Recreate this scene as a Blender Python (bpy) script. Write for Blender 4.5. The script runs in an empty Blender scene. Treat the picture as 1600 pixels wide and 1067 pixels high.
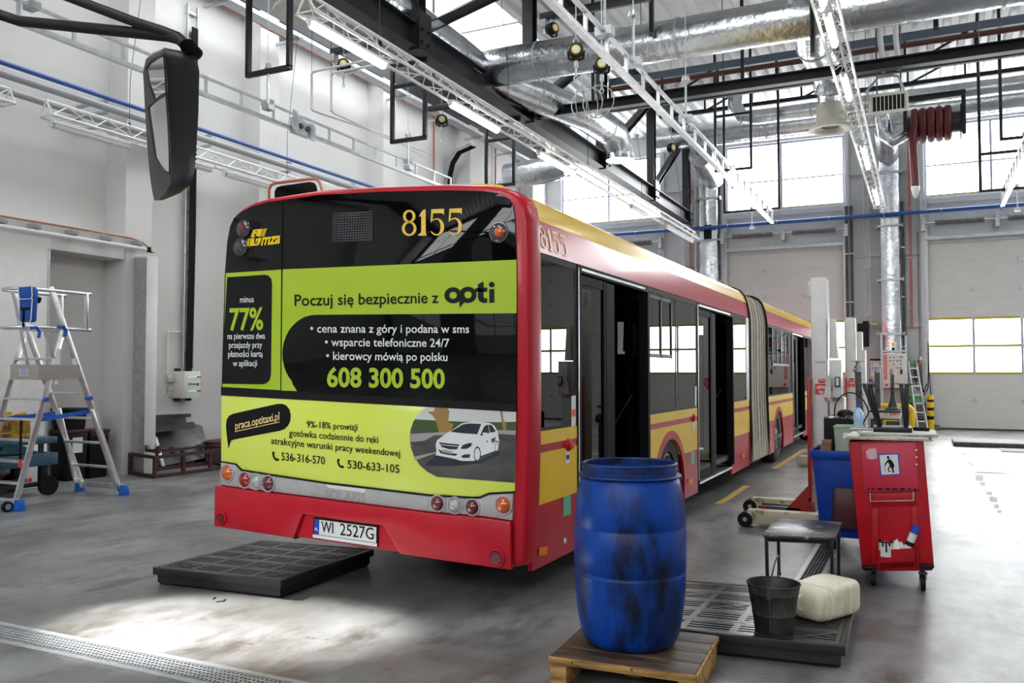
import bpy, bmesh, math, random
from mathutils import Vector, Matrix
random.seed(7)
SC = bpy.context.scene
COL = SC.collection

# ---------------------------------------------------------------- camera
F_PX, YAW, PITCH, CAM_H = 1336.0, math.radians(-25.7), math.radians(2.13), 1.55
cd = bpy.data.cameras.new('camera'); cam = bpy.data.objects.new('camera', cd); COL.objects.link(cam)
cd.sensor_width = 36.0; cd.lens = 36.0 * F_PX / 1600.0; cd.clip_start = 0.05; cd.clip_end = 200
cam.location = (0, 0, CAM_H); cam.rotation_euler = (math.pi / 2 + PITCH, 0, -YAW)
SC.camera = cam
# ---------------------------------------------------------------- exposure and world
SC.view_settings.view_transform = 'Standard'; SC.view_settings.look = 'None'
SC.view_settings.gamma = 1.0; SC.view_settings.use_curve_mapping = False
SC.view_settings.exposure = 0.25
W = bpy.data.worlds.new('sky'); SC.world = W; W.use_nodes = True
W.node_tree.nodes['Background'].inputs[0].default_value = (0.75, 0.85, 1.0, 1)
W.node_tree.nodes['Background'].inputs[1].default_value = 1.0
SC.cycles.max_bounces = 8; SC.cycles.diffuse_bounces = 4; SC.cycles.glossy_bounces = 4
SC.cycles.transparent_max_bounces = 12; SC.cycles.caustics_reflective = False; SC.cycles.caustics_refractive = False
SC.cycles.sample_clamp_indirect = 6.0
PANE_STRENGTH, FRONT_STRENGTH, DOOR_STRENGTH, ROOF_STRENGTH, TUBE_STRENGTH = 11.5, 8.0, 1.0, 6.0, 20.0

# ---------------------------------------------------------------- a pixel of the photograph turned into a point of the hall
_F = Vector((math.sin(YAW) * math.cos(PITCH), math.cos(YAW) * math.cos(PITCH), math.sin(PITCH)))
_R = Vector((math.cos(YAW), -math.sin(YAW), 0)); _U = _R.cross(_F); _C = Vector((0, 0, CAM_H))
def _ray(x, y): return _F + _R * ((x - 800) / F_PX) - _U * ((y - 533.5) / F_PX)
def G(x, y, z=0.0):
    d = _ray(x, y); return _C + d * ((z - CAM_H) / d.z)
def PX(x, y, X):
    d = _ray(x, y); return _C + d * (X / d.x)
def PY(x, y, Y):
    d = _ray(x, y); return _C + d * (Y / d.y)

# ---------------------------------------------------------------- materials
def _nt(name):
    m = bpy.data.materials.new(name); m.use_nodes = True
    return m, m.node_tree, m.node_tree.nodes['Principled BSDF']
def mat(name, col, rough=0.5, metal=0.0, col2=None, scale=6.0, amt=0.5, detail=6.0, bump=0.0, bscale=40.0, coat=0.0, stretch=None, ior=None, rvar=0.0, sharp=0.15, spec=0.5):
    m, t, b = _nt(name)
    b.inputs['Base Color'].default_value = (*col, 1); b.inputs['Roughness'].default_value = rough
    b.inputs['Metallic'].default_value = metal
    if coat: b.inputs['Coat Weight'].default_value = coat; b.inputs['Coat Roughness'].default_value = 0.06
    if ior: b.inputs['IOR'].default_value = ior
    b.inputs['Specular IOR Level'].default_value = spec
    if col2 or bump or rvar:
        tc = t.nodes.new('ShaderNodeTexCoord'); mp = t.nodes.new('ShaderNodeMapping')
        t.links.new(tc.outputs['Object'], mp.inputs[0])
        if stretch: mp.inputs['Scale'].default_value = stretch
    if col2 or rvar:
        n = t.nodes.new('ShaderNodeTexNoise'); n.inputs['Scale'].default_value = scale; n.inputs['Detail'].default_value = detail
        n.inputs['Roughness'].default_value = 0.62
        t.links.new(mp.outputs[0], n.inputs['Vector'])
        r = t.nodes.new('ShaderNodeValToRGB')
        r.color_ramp.elements[0].position = max(0, amt - sharp); r.color_ramp.elements[1].position = min(1, amt + sharp)
        t.links.new(n.outputs['Fac'], r.inputs[0])
        if col2:
            mx = t.nodes.new('ShaderNodeMix'); mx.data_type = 'RGBA'
            mx.inputs[6].default_value = (*col, 1); mx.inputs[7].default_value = (*col2, 1)
            t.links.new(r.outputs[0], mx.inputs[0]); t.links.new(mx.outputs[2], b.inputs['Base Color'])
        if rvar:
            mr = t.nodes.new('ShaderNodeMapRange'); mr.inputs['To Min'].default_value = rough - rvar; mr.inputs['To Max'].default_value = rough + rvar
            t.links.new(n.outputs['Fac'], mr.inputs[0]); t.links.new(mr.outputs[0], b.inputs['Roughness'])
    if bump:
        n2 = t.nodes.new('ShaderNodeTexNoise'); n2.inputs['Scale'].default_value = bscale; n2.inputs['Detail'].default_value = 4
        t.links.new(mp.outputs[0], n2.inputs['Vector'])
        bp = t.nodes.new('ShaderNodeBump'); bp.inputs['Strength'].default_value = bump; bp.inputs['Distance'].default_value = 0.02
        t.links.new(n2.outputs['Fac'], bp.inputs['Height']); t.links.new(bp.outputs[0], b.inputs['Normal'])
    return m
def emit(name, col, strength):
    m = bpy.data.materials.new(name); m.use_nodes = True; t = m.node_tree
    for n in list(t.nodes): t.nodes.remove(n)
    o = t.nodes.new('ShaderNodeOutputMaterial'); e = t.nodes.new('ShaderNodeEmission')
    e.inputs[0].default_value = (*col, 1); e.inputs[1].default_value = strength
    t.links.new(e.outputs[0], o.inputs[0]); return m
def tinted_glass(name, tint, ior=1.6, rough=0.01):
    m = bpy.data.materials.new(name); m.use_nodes = True; t = m.node_tree
    for n in list(t.nodes): t.nodes.remove(n)
    o = t.nodes.new('ShaderNodeOutputMaterial'); mx = t.nodes.new('ShaderNodeMixShader'); fr = t.nodes.new('ShaderNodeFresnel')
    tr = t.nodes.new('ShaderNodeBsdfTransparent'); gl = t.nodes.new('ShaderNodeBsdfGlossy')
    fr.inputs[0].default_value = ior; tr.inputs[0].default_value = (*tint, 1); gl.inputs['Roughness'].default_value = rough
    t.links.new(fr.outputs[0], mx.inputs[0]); t.links.new(tr.outputs[0], mx.inputs[1]); t.links.new(gl.outputs[0], mx.inputs[2])
    t.links.new(mx.outputs[0], o.inputs[0]); return m
def floor_material():
    m, t, b = _nt('polished concrete')
    tc = t.nodes.new('ShaderNodeTexCoord')
    def noise(sc, det, stretch=(1, 1, 1), rough=0.6):
        mp = t.nodes.new('ShaderNodeMapping'); mp.inputs['Scale'].default_value = stretch
        n = t.nodes.new('ShaderNodeTexNoise'); n.inputs['Scale'].default_value = sc; n.inputs['Detail'].default_value = det; n.inputs['Roughness'].default_value = rough
        t.links.new(tc.outputs['Object'], mp.inputs[0]); t.links.new(mp.outputs[0], n.inputs['Vector']); return n
    def ramp(n, a, c):
        r = t.nodes.new('ShaderNodeValToRGB'); r.color_ramp.elements[0].position = a; r.color_ramp.elements[1].position = c
        t.links.new(n.outputs['Fac'], r.inputs[0]); return r
    def mix(f, c1, c2):
        x = t.nodes.new('ShaderNodeMix'); x.data_type = 'RGBA'
        t.links.new(f, x.inputs[0])
        for i, c in ((6, c1), (7, c2)):
            if isinstance(c, tuple): x.inputs[i].default_value = (*c, 1)
            else: t.links.new(c, x.inputs[i])
        return x.outputs[2]
    c = mix(ramp(noise(0.9, 10), 0.38, 0.64).outputs[0], (0.14, 0.14, 0.135), (0.295, 0.30, 0.30))
    c = mix(ramp(noise(2.6, 10, (1.0, 0.45, 1), 0.72), 0.47, 0.66).outputs[0], c, (0.085, 0.080, 0.070))
    c = mix(ramp(noise(9, 8, (0.5, 1, 1), 0.75), 0.60, 0.70).outputs[0], c, (0.055, 0.052, 0.047))
    c = mix(ramp(noise(26, 5, (1, 1, 1), 0.7), 0.69, 0.74).outputs[0], c, (0.07, 0.06, 0.055))
    t.links.new(c, b.inputs['Base Color'])
    n = noise(1.7, 8, (1, 1, 1), 0.7); mr = t.nodes.new('ShaderNodeMapRange'); mr.inputs['To Min'].default_value = 0.20; mr.inputs['To Max'].default_value = 0.46
    t.links.new(n.outputs['Fac'], mr.inputs[0]); t.links.new(mr.outputs[0], b.inputs['Roughness'])
    n2 = noise(55, 4); bp = t.nodes.new('ShaderNodeBump'); bp.inputs['Strength'].default_value = 0.06; bp.inputs['Distance'].default_value = 0.01
    t.links.new(n2.outputs['Fac'], bp.inputs['Height']); t.links.new(bp.outputs[0], b.inputs['Normal'])
    return m
M = {}
M['floor'] = floor_material()
M['plaster'] = mat('pale plaster wall', (0.71, 0.705, 0.69), 0.75, col2=(0.63, 0.62, 0.60), scale=0.7, amt=0.52, sharp=0.25, bump=0.05, bscale=30)
M['front_grey'] = mat('dark grey front wall', (0.16, 0.165, 0.17), 0.6)
M['panel_grey'] = mat('grey sandwich panel', (0.60, 0.62, 0.635), 0.5, col2=(0.55, 0.57, 0.585), scale=1.5)
M['door_grey'] = mat('pale grey door panel', (0.70, 0.705, 0.68), 0.42, col2=(0.64, 0.645, 0.62), scale=2.0, stretch=(1, 1, 5))
M['door_dark'] = mat('dark seal', (0.05, 0.05, 0.055), 0.6)
M['yellow_gasket'] = mat('yellow gasket', (0.55, 0.46, 0.03), 0.5)
M['frame_lilac'] = mat('window bar', (0.40, 0.43, 0.55), 0.4)
M['pane'] = emit('daylight in the panes', (0.95, 0.98, 1.0), PANE_STRENGTH)
M['pane_front'] = emit('dull daylight in the front panes', (0.95, 0.98, 1.0), FRONT_STRENGTH)
M['pane_dull'] = emit('dull daylight in the front doors', (0.95, 0.98, 1.0), DOOR_STRENGTH)
M['rooflight'] = emit('daylight in the rooflight', (0.93, 0.97, 1.0), ROOF_STRENGTH)  # shared by the real rooflight and the ones added for light
M['tube'] = emit('lit fluorescent tube', (1.0, 0.97, 0.86), TUBE_STRENGTH)
M['roof'] = mat('white trapezoidal sheet', (0.84, 0.85, 0.86), 0.4)
M['black_steel'] = mat('black painted steel', (0.010, 0.011, 0.014), 0.4, col2=(0.018, 0.018, 0.022), scale=4, ior=1.38)
M['blue_steel'] = mat('blue grey steel', (0.10, 0.13, 0.17), 0.4)
M['foil'] = mat('aluminium foil duct wrap', (0.74, 0.76, 0.78), 0.24, 1.0, col2=(0.55, 0.58, 0.62), scale=3.0, amt=0.5, sharp=0.12, bump=0.5, bscale=11)
M['alu'] = mat('aluminium', (0.80, 0.81, 0.82), 0.32, 0.85, col2=(0.62, 0.63, 0.65), scale=8)
M['white_tube'] = mat('white coated tube', (0.78, 0.79, 0.79), 0.35)
M['galv'] = mat('galvanised steel', (0.55, 0.57, 0.59), 0.42, 0.7, col2=(0.42, 0.44, 0.46), scale=14)
M['white'] = mat('white paint', (0.78, 0.78, 0.76), 0.42, col2=(0.70, 0.70, 0.675), scale=3)
M['cream'] = mat('cream paint', (0.72, 0.70, 0.63), 0.42, col2=(0.66, 0.635, 0.56), scale=4)
M['blue_pipe'] = mat('blue painted pipe', (0.025, 0.09, 0.33), 0.35)
M['grey_pipe'] = mat('grey painted pipe', (0.35, 0.35, 0.37), 0.4)
M['red_pipe'] = mat('red brown pipe', (0.45, 0.12, 0.07), 0.45)
M['brown_pipe'] = mat('dark red brown pipe', (0.085, 0.02, 0.015), 0.45)
M['black_rubber'] = mat('black rubber', (0.008, 0.008, 0.009), 0.6, ior=1.3)
M['black_plastic'] = mat('black plastic', (0.007, 0.007, 0.008), 0.45, ior=1.32)
M['dark_metal'] = mat('dark steel', (0.035, 0.036, 0.042), 0.42, 0.2, col2=(0.07, 0.07, 0.078), scale=5)
M['bus_red'] = mat('bus red paint', (0.56, 0.008, 0.026), 0.32, col2=(0.47, 0.007, 0.022), scale=3, ior=1.38, coat=0.15)
M['bus_yellow'] = mat('bus yellow paint', (0.90, 0.58, 0.004), 0.36, spec=0.25, col2=(0.82, 0.52, 0.004), scale=3)
M['bus_fairing'] = mat('glossy bus yellow', (0.90, 0.58, 0.006), 0.22, spec=0.4, coat=0.1, col2=(0.84, 0.52, 0.006), scale=3)
M['bus_cantrail'] = mat('glossy bus red', (0.52, 0.010, 0.035), 0.25, spec=0.4, coat=0.15)
M['sheet_grey'] = mat('oily grey sheet', (0.14, 0.14, 0.145), 0.38, col2=(0.06, 0.06, 0.065), scale=4, amt=0.55)
M['kick'] = mat('brushed grey board', (0.42, 0.40, 0.35), 0.35, 0.3)
M['drop_red'] = mat('orange red pipe', (0.42, 0.12, 0.06), 0.5)
M['bus_glass'] = tinted_glass('tinted bus window', (0.14, 0.15, 0.16), 1.55)
M['door_black'] = mat('matt black door leaf', (0.010, 0.010, 0.011), 0.6, spec=0.08)
M['bus_black'] = mat('black enamelled glass', (0.002, 0.002, 0.0025), 0.03, ior=1.38)
M['bus_inside'] = mat('dark bus interior', (0.035, 0.035, 0.038), 0.6)
M['seat'] = mat('dark seat cloth', (0.03, 0.03, 0.06), 0.8)
M['bellows'] = mat('grey beige bellows cloth', (0.66, 0.59, 0.48), 0.75, col2=(0.52, 0.45, 0.35), scale=9)
M['bus_silver'] = mat('silver grey plastic', (0.46, 0.46, 0.465), 0.38, col2=(0.39, 0.39, 0.395), scale=6)
M['ad_green'] = mat('lime green print', (0.40, 0.58, 0.02), 0.25, col2=(0.46, 0.62, 0.06), scale=1.4, ior=1.35, amt=0.5, sharp=0.2)
M['ad_lime'] = mat('yellow lime print', (0.72, 0.84, 0.06), 0.14, col2=(0.78, 0.86, 0.20), scale=1.1, ior=1.4, coat=0.2, amt=0.5, sharp=0.25)
M['ad_black'] = mat('black print', (0.003, 0.003, 0.003), 0.06, ior=1.36)
M['ad_white'] = mat('white print', (0.80, 0.82, 0.82), 0.3)
M['ad_yellow'] = mat('golden print', (0.86, 0.56, 0.06), 0.35)
M['ad_text'] = mat('dark lettering', (0.007, 0.008, 0.007), 0.4, spec=0.2)
M['bus_red_side'] = mat('bus red side paint', (0.50, 0.007, 0.024), 0.34, spec=0.22, col2=(0.42, 0.006, 0.02), scale=3)
M['marker_orange'] = mat('orange side marker', (0.85, 0.20, 0.01), 0.4, spec=0.2)
M['drum_grime'] = mat('grimy blue drum plastic', (0.004, 0.05, 0.30), 0.42, col2=(0.006, 0.009, 0.02), scale=9, amt=0.47, sharp=0.16, spec=0.35)
M['ad_paleyellow'] = mat('pale gold print', (0.86, 0.66, 0.30), 0.35)
M['logo_yellow'] = mat('bright yellow print', (0.85, 0.58, 0.0), 0.35)
M['lens_red'] = mat('red lamp lens', (0.42, 0.004, 0.006), 0.12, coat=1.0, col2=(0.22, 0.004, 0.006), scale=60)
M['lens_dark'] = mat('dark red lamp lens', (0.14, 0.006, 0.01), 0.15, coat=1.0)
M['lens_orange'] = mat('orange lamp lens', (0.75, 0.14, 0.01), 0.12, coat=1.0, col2=(0.5, 0.07, 0.01), scale=60)
M['lens_clear'] = mat('clear lamp lens', (0.55, 0.56, 0.57), 0.1, coat=1.0, col2=(0.3, 0.3, 0.31), scale=50)
M['lens_smoke'] = mat('smoky lamp lens', (0.05, 0.05, 0.055), 0.1, coat=1.0)
M['plate_blue'] = mat('blue plate strip', (0.02, 0.06, 0.45), 0.35)
M['sticker_green'] = mat('green sticker', (0.10, 0.50, 0.28), 0.45)
M['tyre'] = mat('tyre rubber', (0.018, 0.018, 0.018), 0.75)
M['rim'] = mat('wheel rim', (0.34, 0.33, 0.30), 0.5, col2=(0.16, 0.14, 0.12), scale=10)
M['mirror_glass'] = mat('mirror glass', (0.85, 0.86, 0.87), 0.015, 1.0)
M['mirror_black'] = mat('mirror housing plastic', (0.016, 0.017, 0.019), 0.45, ior=1.38, bump=0.05, bscale=300)
M['drum_blue'] = mat('dirty blue drum plastic', (0.004, 0.058, 0.36), 0.36, col2=(0.004, 0.008, 0.022), scale=3.0, amt=0.535, sharp=0.09, detail=10, stretch=(1.3, 1.3, 0.6), rvar=0.08, ior=1.36, bump=0.06, bscale=25)
M['wood'] = mat('pallet wood', (0.56, 0.31, 0.095), 0.7, col2=(0.16, 0.085, 0.035), scale=3.5, amt=0.54, sharp=0.12, stretch=(1, 6, 6), bump=0.25, bscale=30)
M['wood_dark'] = mat('oily pallet wood', (0.055, 0.034, 0.022), 0.45, col2=(0.19, 0.115, 0.06), scale=4, amt=0.60, sharp=0.15, stretch=(1, 5, 5), bump=0.2, bscale=30)
M['spill_plastic'] = mat('black spill deck plastic', (0.006, 0.006, 0.007), 0.34, col2=(0.014, 0.014, 0.016), scale=5, rvar=0.12)
M['deck_top'] = mat('wet black deck plastic', (0.020, 0.021, 0.024), 0.22, col2=(0.045, 0.047, 0.052), scale=4, rvar=0.08)
M['spring_grey'] = mat('dull grey spring steel', (0.16, 0.165, 0.17), 0.5)
M['bucket'] = mat('blackened zinc', (0.02, 0.02, 0.018), 0.5, 0.3, col2=(0.09, 0.088, 0.078), scale=7, amt=0.6, sharp=0.12, stretch=(1, 1, 0.4))
M['can_white'] = mat('yellowed canister plastic', (0.80, 0.74, 0.56), 0.4, col2=(0.46, 0.38, 0.22), scale=9, amt=0.66, sharp=0.09, stretch=(1, 1, 0.5))
M['table_top'] = mat('stained dark table top', (0.030, 0.028, 0.030), 0.3, col2=(0.40, 0.41, 0.44), scale=8, amt=0.60, sharp=0.045, detail=9)
M['trolley_red'] = mat('red trolley enamel', (0.48, 0.004, 0.012), 0.4, col2=(0.32, 0.004, 0.009), scale=4, amt=0.6, ior=1.36)
M['trolley_dark'] = mat('worn pinkish red sheet', (0.56, 0.018, 0.06), 0.42, col2=(0.22, 0.01, 0.03), scale=9, amt=0.70, sharp=0.05)
M['bin_blue'] = mat('blue bin enamel', (0.003, 0.055, 0.40), 0.4, col2=(0.003, 0.035, 0.28), scale=4, ior=1.36)
M['maroon'] = mat('maroon leatherette', (0.06, 0.008, 0.014), 0.42, bump=0.1, bscale=120)
M['card'] = mat('stained cardboard', (0.55, 0.50, 0.40), 0.8, col2=(0.20, 0.17, 0.14), scale=11, amt=0.58, sharp=0.1)
M['paper'] = mat('white paper', (0.78, 0.77, 0.74), 0.7)
M['tub'] = mat('cloudy plastic tub', (0.42, 0.52, 0.42), 0.35, col2=(0.33, 0.38, 0.28), scale=7)
M['bottle'] = mat('blue clear plastic', (0.30, 0.55, 0.90), 0.08, coat=0.8, col2=(0.65, 0.80, 0.95), scale=26)
M['bottle_cap'] = mat('blue cap', (0.02, 0.08, 0.5), 0.3)
M['red_steel'] = mat('red painted steel', (0.45, 0.016, 0.014), 0.4, col2=(0.32, 0.012, 0.012), scale=5)
M['sign_red'] = mat('red sign', (0.75, 0.045, 0.03), 0.45)
M['yellow_steel'] = mat('yellow painted steel', (0.80, 0.55, 0.01), 0.4)
M['dirty_cream'] = mat('dirty cream steel', (0.60, 0.55, 0.40), 0.5, col2=(0.10, 0.075, 0.05), scale=7, amt=0.60, sharp=0.06)
M['green'] = mat('green plastic', (0.10, 0.50, 0.06), 0.4)
M['blue_bag'] = mat('blue bag cloth', (0.01, 0.09, 0.42), 0.8)
M['blue_plastic'] = mat('blue plastic', (0.015, 0.12, 0.55), 0.4)
M['blue_wood'] = mat('worn blue painted wood', (0.035, 0.12, 0.19), 0.55, col2=(0.02, 0.045, 0.065), scale=5, amt=0.55, stretch=(1, 4, 4))
M['yellow_wood'] = mat('worn yellow painted wood', (0.58, 0.34, 0.03), 0.6, col2=(0.10, 0.055, 0.02), scale=6, amt=0.55, sharp=0.1)
M['rust_red'] = mat('dark red frame steel', (0.075, 0.018, 0.018), 0.5, col2=(0.03, 0.012, 0.012), scale=8)
M['led_green'] = emit('green lamp', (0.1, 1.0, 0.35), 1.0)
M['led_red'] = emit('red lamp', (1.0, 0.12, 0.05), 2.0)
M['hose_red'] = mat('dark red hose', (0.13, 0.018, 0.022), 0.5)
M['painted_yellow'] = mat('worn yellow floor paint', (0.60, 0.40, 0.05), 0.5, col2=(0.34, 0.29, 0.17), scale=11, amt=0.58, sharp=0.1)
M['painted_dark'] = mat('dark worn floor patch', (0.16, 0.17, 0.18), 0.5)
M['grate'] = mat('dark cast grate', (0.05, 0.05, 0.052), 0.5, 0.3, col2=(0.11, 0.11, 0.11), scale=12)
M['photo_road'] = mat('printed grey road', (0.11, 0.105, 0.10), 0.2, col2=(0.05, 0.048, 0.046), scale=5, coat=0.5, stretch=(0.4, 1, 2))
M['photo_green'] = mat('printed green trees', (0.06, 0.10, 0.03), 0.2, coat=0.5)
M['photo_sky'] = mat('printed pale sky', (0.66, 0.67, 0.66), 0.2, coat=0.5)
M['photo_brown'] = mat('printed brown pier', (0.36, 0.22, 0.07), 0.2, coat=0.5)
M['photo_rail'] = mat('printed grey rail', (0.38, 0.37, 0.35), 0.2, coat=0.5)
M['photo_dark'] = mat('printed dark glass', (0.025, 0.032, 0.045), 0.2, coat=0.5)
M['photo_white'] = mat('printed white car', (0.80, 0.81, 0.82), 0.2, coat=0.5)
M['label_paper'] = mat('printed label', (0.74, 0.74, 0.72), 0.6)
M['handtruck_wood'] = mat('raw wood block', (0.28, 0.16, 0.08), 0.7)

# ---------------------------------------------------------------- mesh builder and object helpers
ORG = {}
class MB:
    def __init__(s, mtx=None): s.v = []; s.f = []; s.m = []; s.mtx = mtx
    def _add(s, vs, fs, m=0):
        b = len(s.v)
        for p in vs:
            p = Vector(p); s.v.append(s.mtx @ p if s.mtx else p)
        for f in fs: s.f.append([b + i for i in f]); s.m.append(m)
        return s
    def bx(s, x0, x1, y0, y1, z0, z1, m=0):
        if x0 > x1: x0, x1 = x1, x0
        if y0 > y1: y0, y1 = y1, y0
        if z0 > z1: z0, z1 = z1, z0
        vs = [(x, y, z) for z in (z0, z1) for x, y in ((x0, y0), (x1, y0), (x1, y1), (x0, y1))]
        return s._add(vs, [(3, 2, 1, 0), (4, 5, 6, 7), (0, 1, 5, 4), (1, 2, 6, 5), (2, 3, 7, 6), (3, 0, 4, 7)], m)
    def hexa(s, b4, t4, m=0):
        return s._add(list(b4) + list(t4), [(3, 2, 1, 0), (4, 5, 6, 7), (0, 1, 5, 4), (1, 2, 6, 5), (2, 3, 7, 6), (3, 0, 4, 7)], m)
    def bar(s, p, q, w, h, m=0, up=(0, 0, 1)):
        p = Vector(p); q = Vector(q); d = (q - p).normalized(); up = Vector(up)
        if abs(d.dot(up)) > 0.98: up = Vector((0, 1, 0)) if abs(d.y) < 0.9 else Vector((1, 0, 0))
        a = d.cross(up).normalized() * (w / 2); b = a.cross(d).normalized() * (h / 2)
        return s.hexa([p - a - b, p + a - b, p + a + b, p - a + b], [q - a - b, q + a - b, q + a + b, q - a + b], m)
    def tube(s, pts, r, n=8, m=0, closed=False, caps=True):
        pts = [Vector(p) for p in pts]; k = len(pts); rings = []; prev = None
        rr = r if isinstance(r, (list, tuple)) else [r] * k
        for i in range(k):
            if closed: d = (pts[(i + 1) % k] - pts[i - 1])
            elif i == 0: d = pts[1] - pts[0]
            elif i == k - 1: d = pts[-1] - pts[-2]
            else: d = (pts[i + 1] - pts[i]).normalized() + (pts[i] - pts[i - 1]).normalized()
            if d.length < 1e-9: d = Vector((0, 0, 1))
            d.normalize()
            if prev is None:
                a = Vector((0, 0, 1)) if abs(d.z) < 0.9 else Vector((1, 0, 0)); a = (a - d * a.dot(d)).normalized()
            else:
                a = prev - d * prev.dot(d); a.normalize()
            prev = a; b = d.cross(a)
            rings.append([pts[i] + (a * math.cos(t * 2 * math.pi / n) + b * math.sin(t * 2 * math.pi / n)) * rr[i] for t in range(n)])
        vs = [p for R in rings for p in R]; fs = []
        for i in range(k if closed else k - 1):
            j = (i + 1) % k
            for t in range(n): fs.append((i * n + t, i * n + (t + 1) % n, j * n + (t + 1) % n, j * n + t))
        if caps and not closed: fs.append(tuple(range(n))[::-1]); fs.append(tuple((k - 1) * n + t for t in range(n)))
        return s._add(vs, fs, m)
    def cyl(s, p, q, r, n=16, m=0, r2=None): return s.tube([p, q], [r, r if r2 is None else r2], n, m)
    def lathe(s, prof, c=(0, 0, 0), n=32, m=0, axis='z', a0=0.0, a1=2 * math.pi):
        c = Vector(c); full = abs(a1 - a0 - 2 * math.pi) < 1e-6; k = n if full else n + 1; vs = []
        for r, z in prof:
            for t in range(k):
                a = a0 + (a1 - a0) * t / n; x, y = r * math.cos(a), r * math.sin(a)
                vs.append(c + (Vector((x, y, z)) if axis == 'z' else Vector((x, z, y)) if axis == 'y' else Vector((z, x, y))))
        fs = []
        for i in range(len(prof) - 1):
            for t in range(n):
                u = (t + 1) % k; fs.append((i * k + t, i * k + u, (i + 1) * k + u, (i + 1) * k + t))
        return s._add(vs, fs, m)
    def prism(s, pts, vec, m=0):
        pts = [Vector(p) for p in pts]; vec = Vector(vec); n = len(pts)
        fs = [tuple(range(n))[::-1], tuple(range(n, 2 * n))] + [(i, (i + 1) % n, n + (i + 1) % n, n + i) for i in range(n)]
        return s._add(pts + [p + vec for p in pts], fs, m)
    def flat(s, pts, m=0): return s._add(pts, [tuple(range(len(pts)))], m)
    def loft(s, rings, m=0, closed=True, caps=True):
        n = len(rings[0]); vs = [p for R in rings for p in R]; fs = []
        for i in range(len(rings) - 1):
            for t in range(n if closed else n - 1):
                u = (t + 1) % n; fs.append((i * n + t, i * n + u, (i + 1) * n + u, (i + 1) * n + t))
        if caps and closed: fs.append(tuple(range(n))[::-1]); fs.append(tuple((len(rings) - 1) * n + t for t in range(n)))
        return s._add(vs, fs, m)
    def torus(s, c, R, r, axis='z', n=28, k=8, m=0, a0=0.0, a1=2 * math.pi):
        c = Vector(c); full = abs(a1 - a0 - 2 * math.pi) < 1e-6; pts = []
        for i in range(n if full else n + 1):
            a = a0 + (a1 - a0) * i / n; x, y = R * math.cos(a), R * math.sin(a)
            pts.append(c + (Vector((x, y, 0)) if axis == 'z' else Vector((x, 0, y)) if axis == 'y' else Vector((0, x, y))))
        return s.tube(pts, r, k, m, closed=full)
    def build(s, name, mats, parent=None, smooth=True, bevel=0.0, angle=35, double=True):
        if not isinstance(mats, (list, tuple)): mats = [mats]
        if parent is not None: org = ORG[parent.name]
        else:
            xs = [p.x for p in s.v]; ys = [p.y for p in s.v]; zs = [p.z for p in s.v]
            org = Vector(((min(xs) + max(xs)) / 2, (min(ys) + max(ys)) / 2, min(zs)))
        me = bpy.data.meshes.new(name)
        me.from_pydata([p - org for p in s.v], [], s.f)
        for mt in mats: me.materials.append(M[mt] if isinstance(mt, str) else mt)
        me.polygons.foreach_set('material_index', s.m)
        bm = bmesh.new(); bm.from_mesh(me)
        bmesh.ops.recalc_face_normals(bm, faces=bm.faces)
        if bevel:
            es = [e for e in bm.edges if len(e.link_faces) == 2 and e.calc_face_angle(0) > math.radians(40)]
            bmesh.ops.bevel(bm, geom=es, offset=bevel, segments=2, affect='EDGES', profile=0.5, clamp_overlap=True)
        bm.to_mesh(me); bm.free()
        if smooth:
            me.polygons.foreach_set('use_smooth', [True] * len(me.polygons)); me.set_sharp_from_angle(angle=math.radians(angle))
        o = bpy.data.objects.new(name, me); COL.objects.link(o)
        ORG[o.name] = org
        if parent is not None: o.parent = parent
        else: o.location = org
        return o
def tag(o, label=None, cat=None, group=None, kind=None):
    if label: o['label'] = label
    if cat: o['category'] = cat
    if group: o['group'] = group
    if kind: o['kind'] = kind
    return o
def thing(name, label, cat, loc, group=None, kind=None):
    o = bpy.data.objects.new(name, None); COL.objects.link(o); o.empty_display_size = 0.1
    o.location = loc; ORG[o.name] = Vector(loc)
    return tag(o, label, cat, group, kind)
def struct(o): o['kind'] = 'structure'; return o
_TC = {}
def text_geo(sx, bold=0.0, shear=0.0):
    key = (sx, bold, shear)
    if key not in _TC:
        cu = bpy.data.curves.new('t', 'FONT'); cu.body = sx; cu.size = 1.0; cu.offset = bold; cu.shear = shear; cu.resolution_u = 3; cu.fill_mode = 'FRONT'
        ob = bpy.data.objects.new('t', cu); COL.objects.link(ob)
        dg = bpy.context.evaluated_depsgraph_get(); ev = ob.evaluated_get(dg); me = ev.to_mesh()
        vs = [(v.co.x, v.co.y) for v in me.vertices]; fs = [tuple(p.vertices) for p in me.polygons]
        ev.to_mesh_clear(); bpy.data.objects.remove(ob); bpy.data.curves.remove(cu)
        _TC[key] = (vs, fs)
    return _TC[key]
CAP = None
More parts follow.
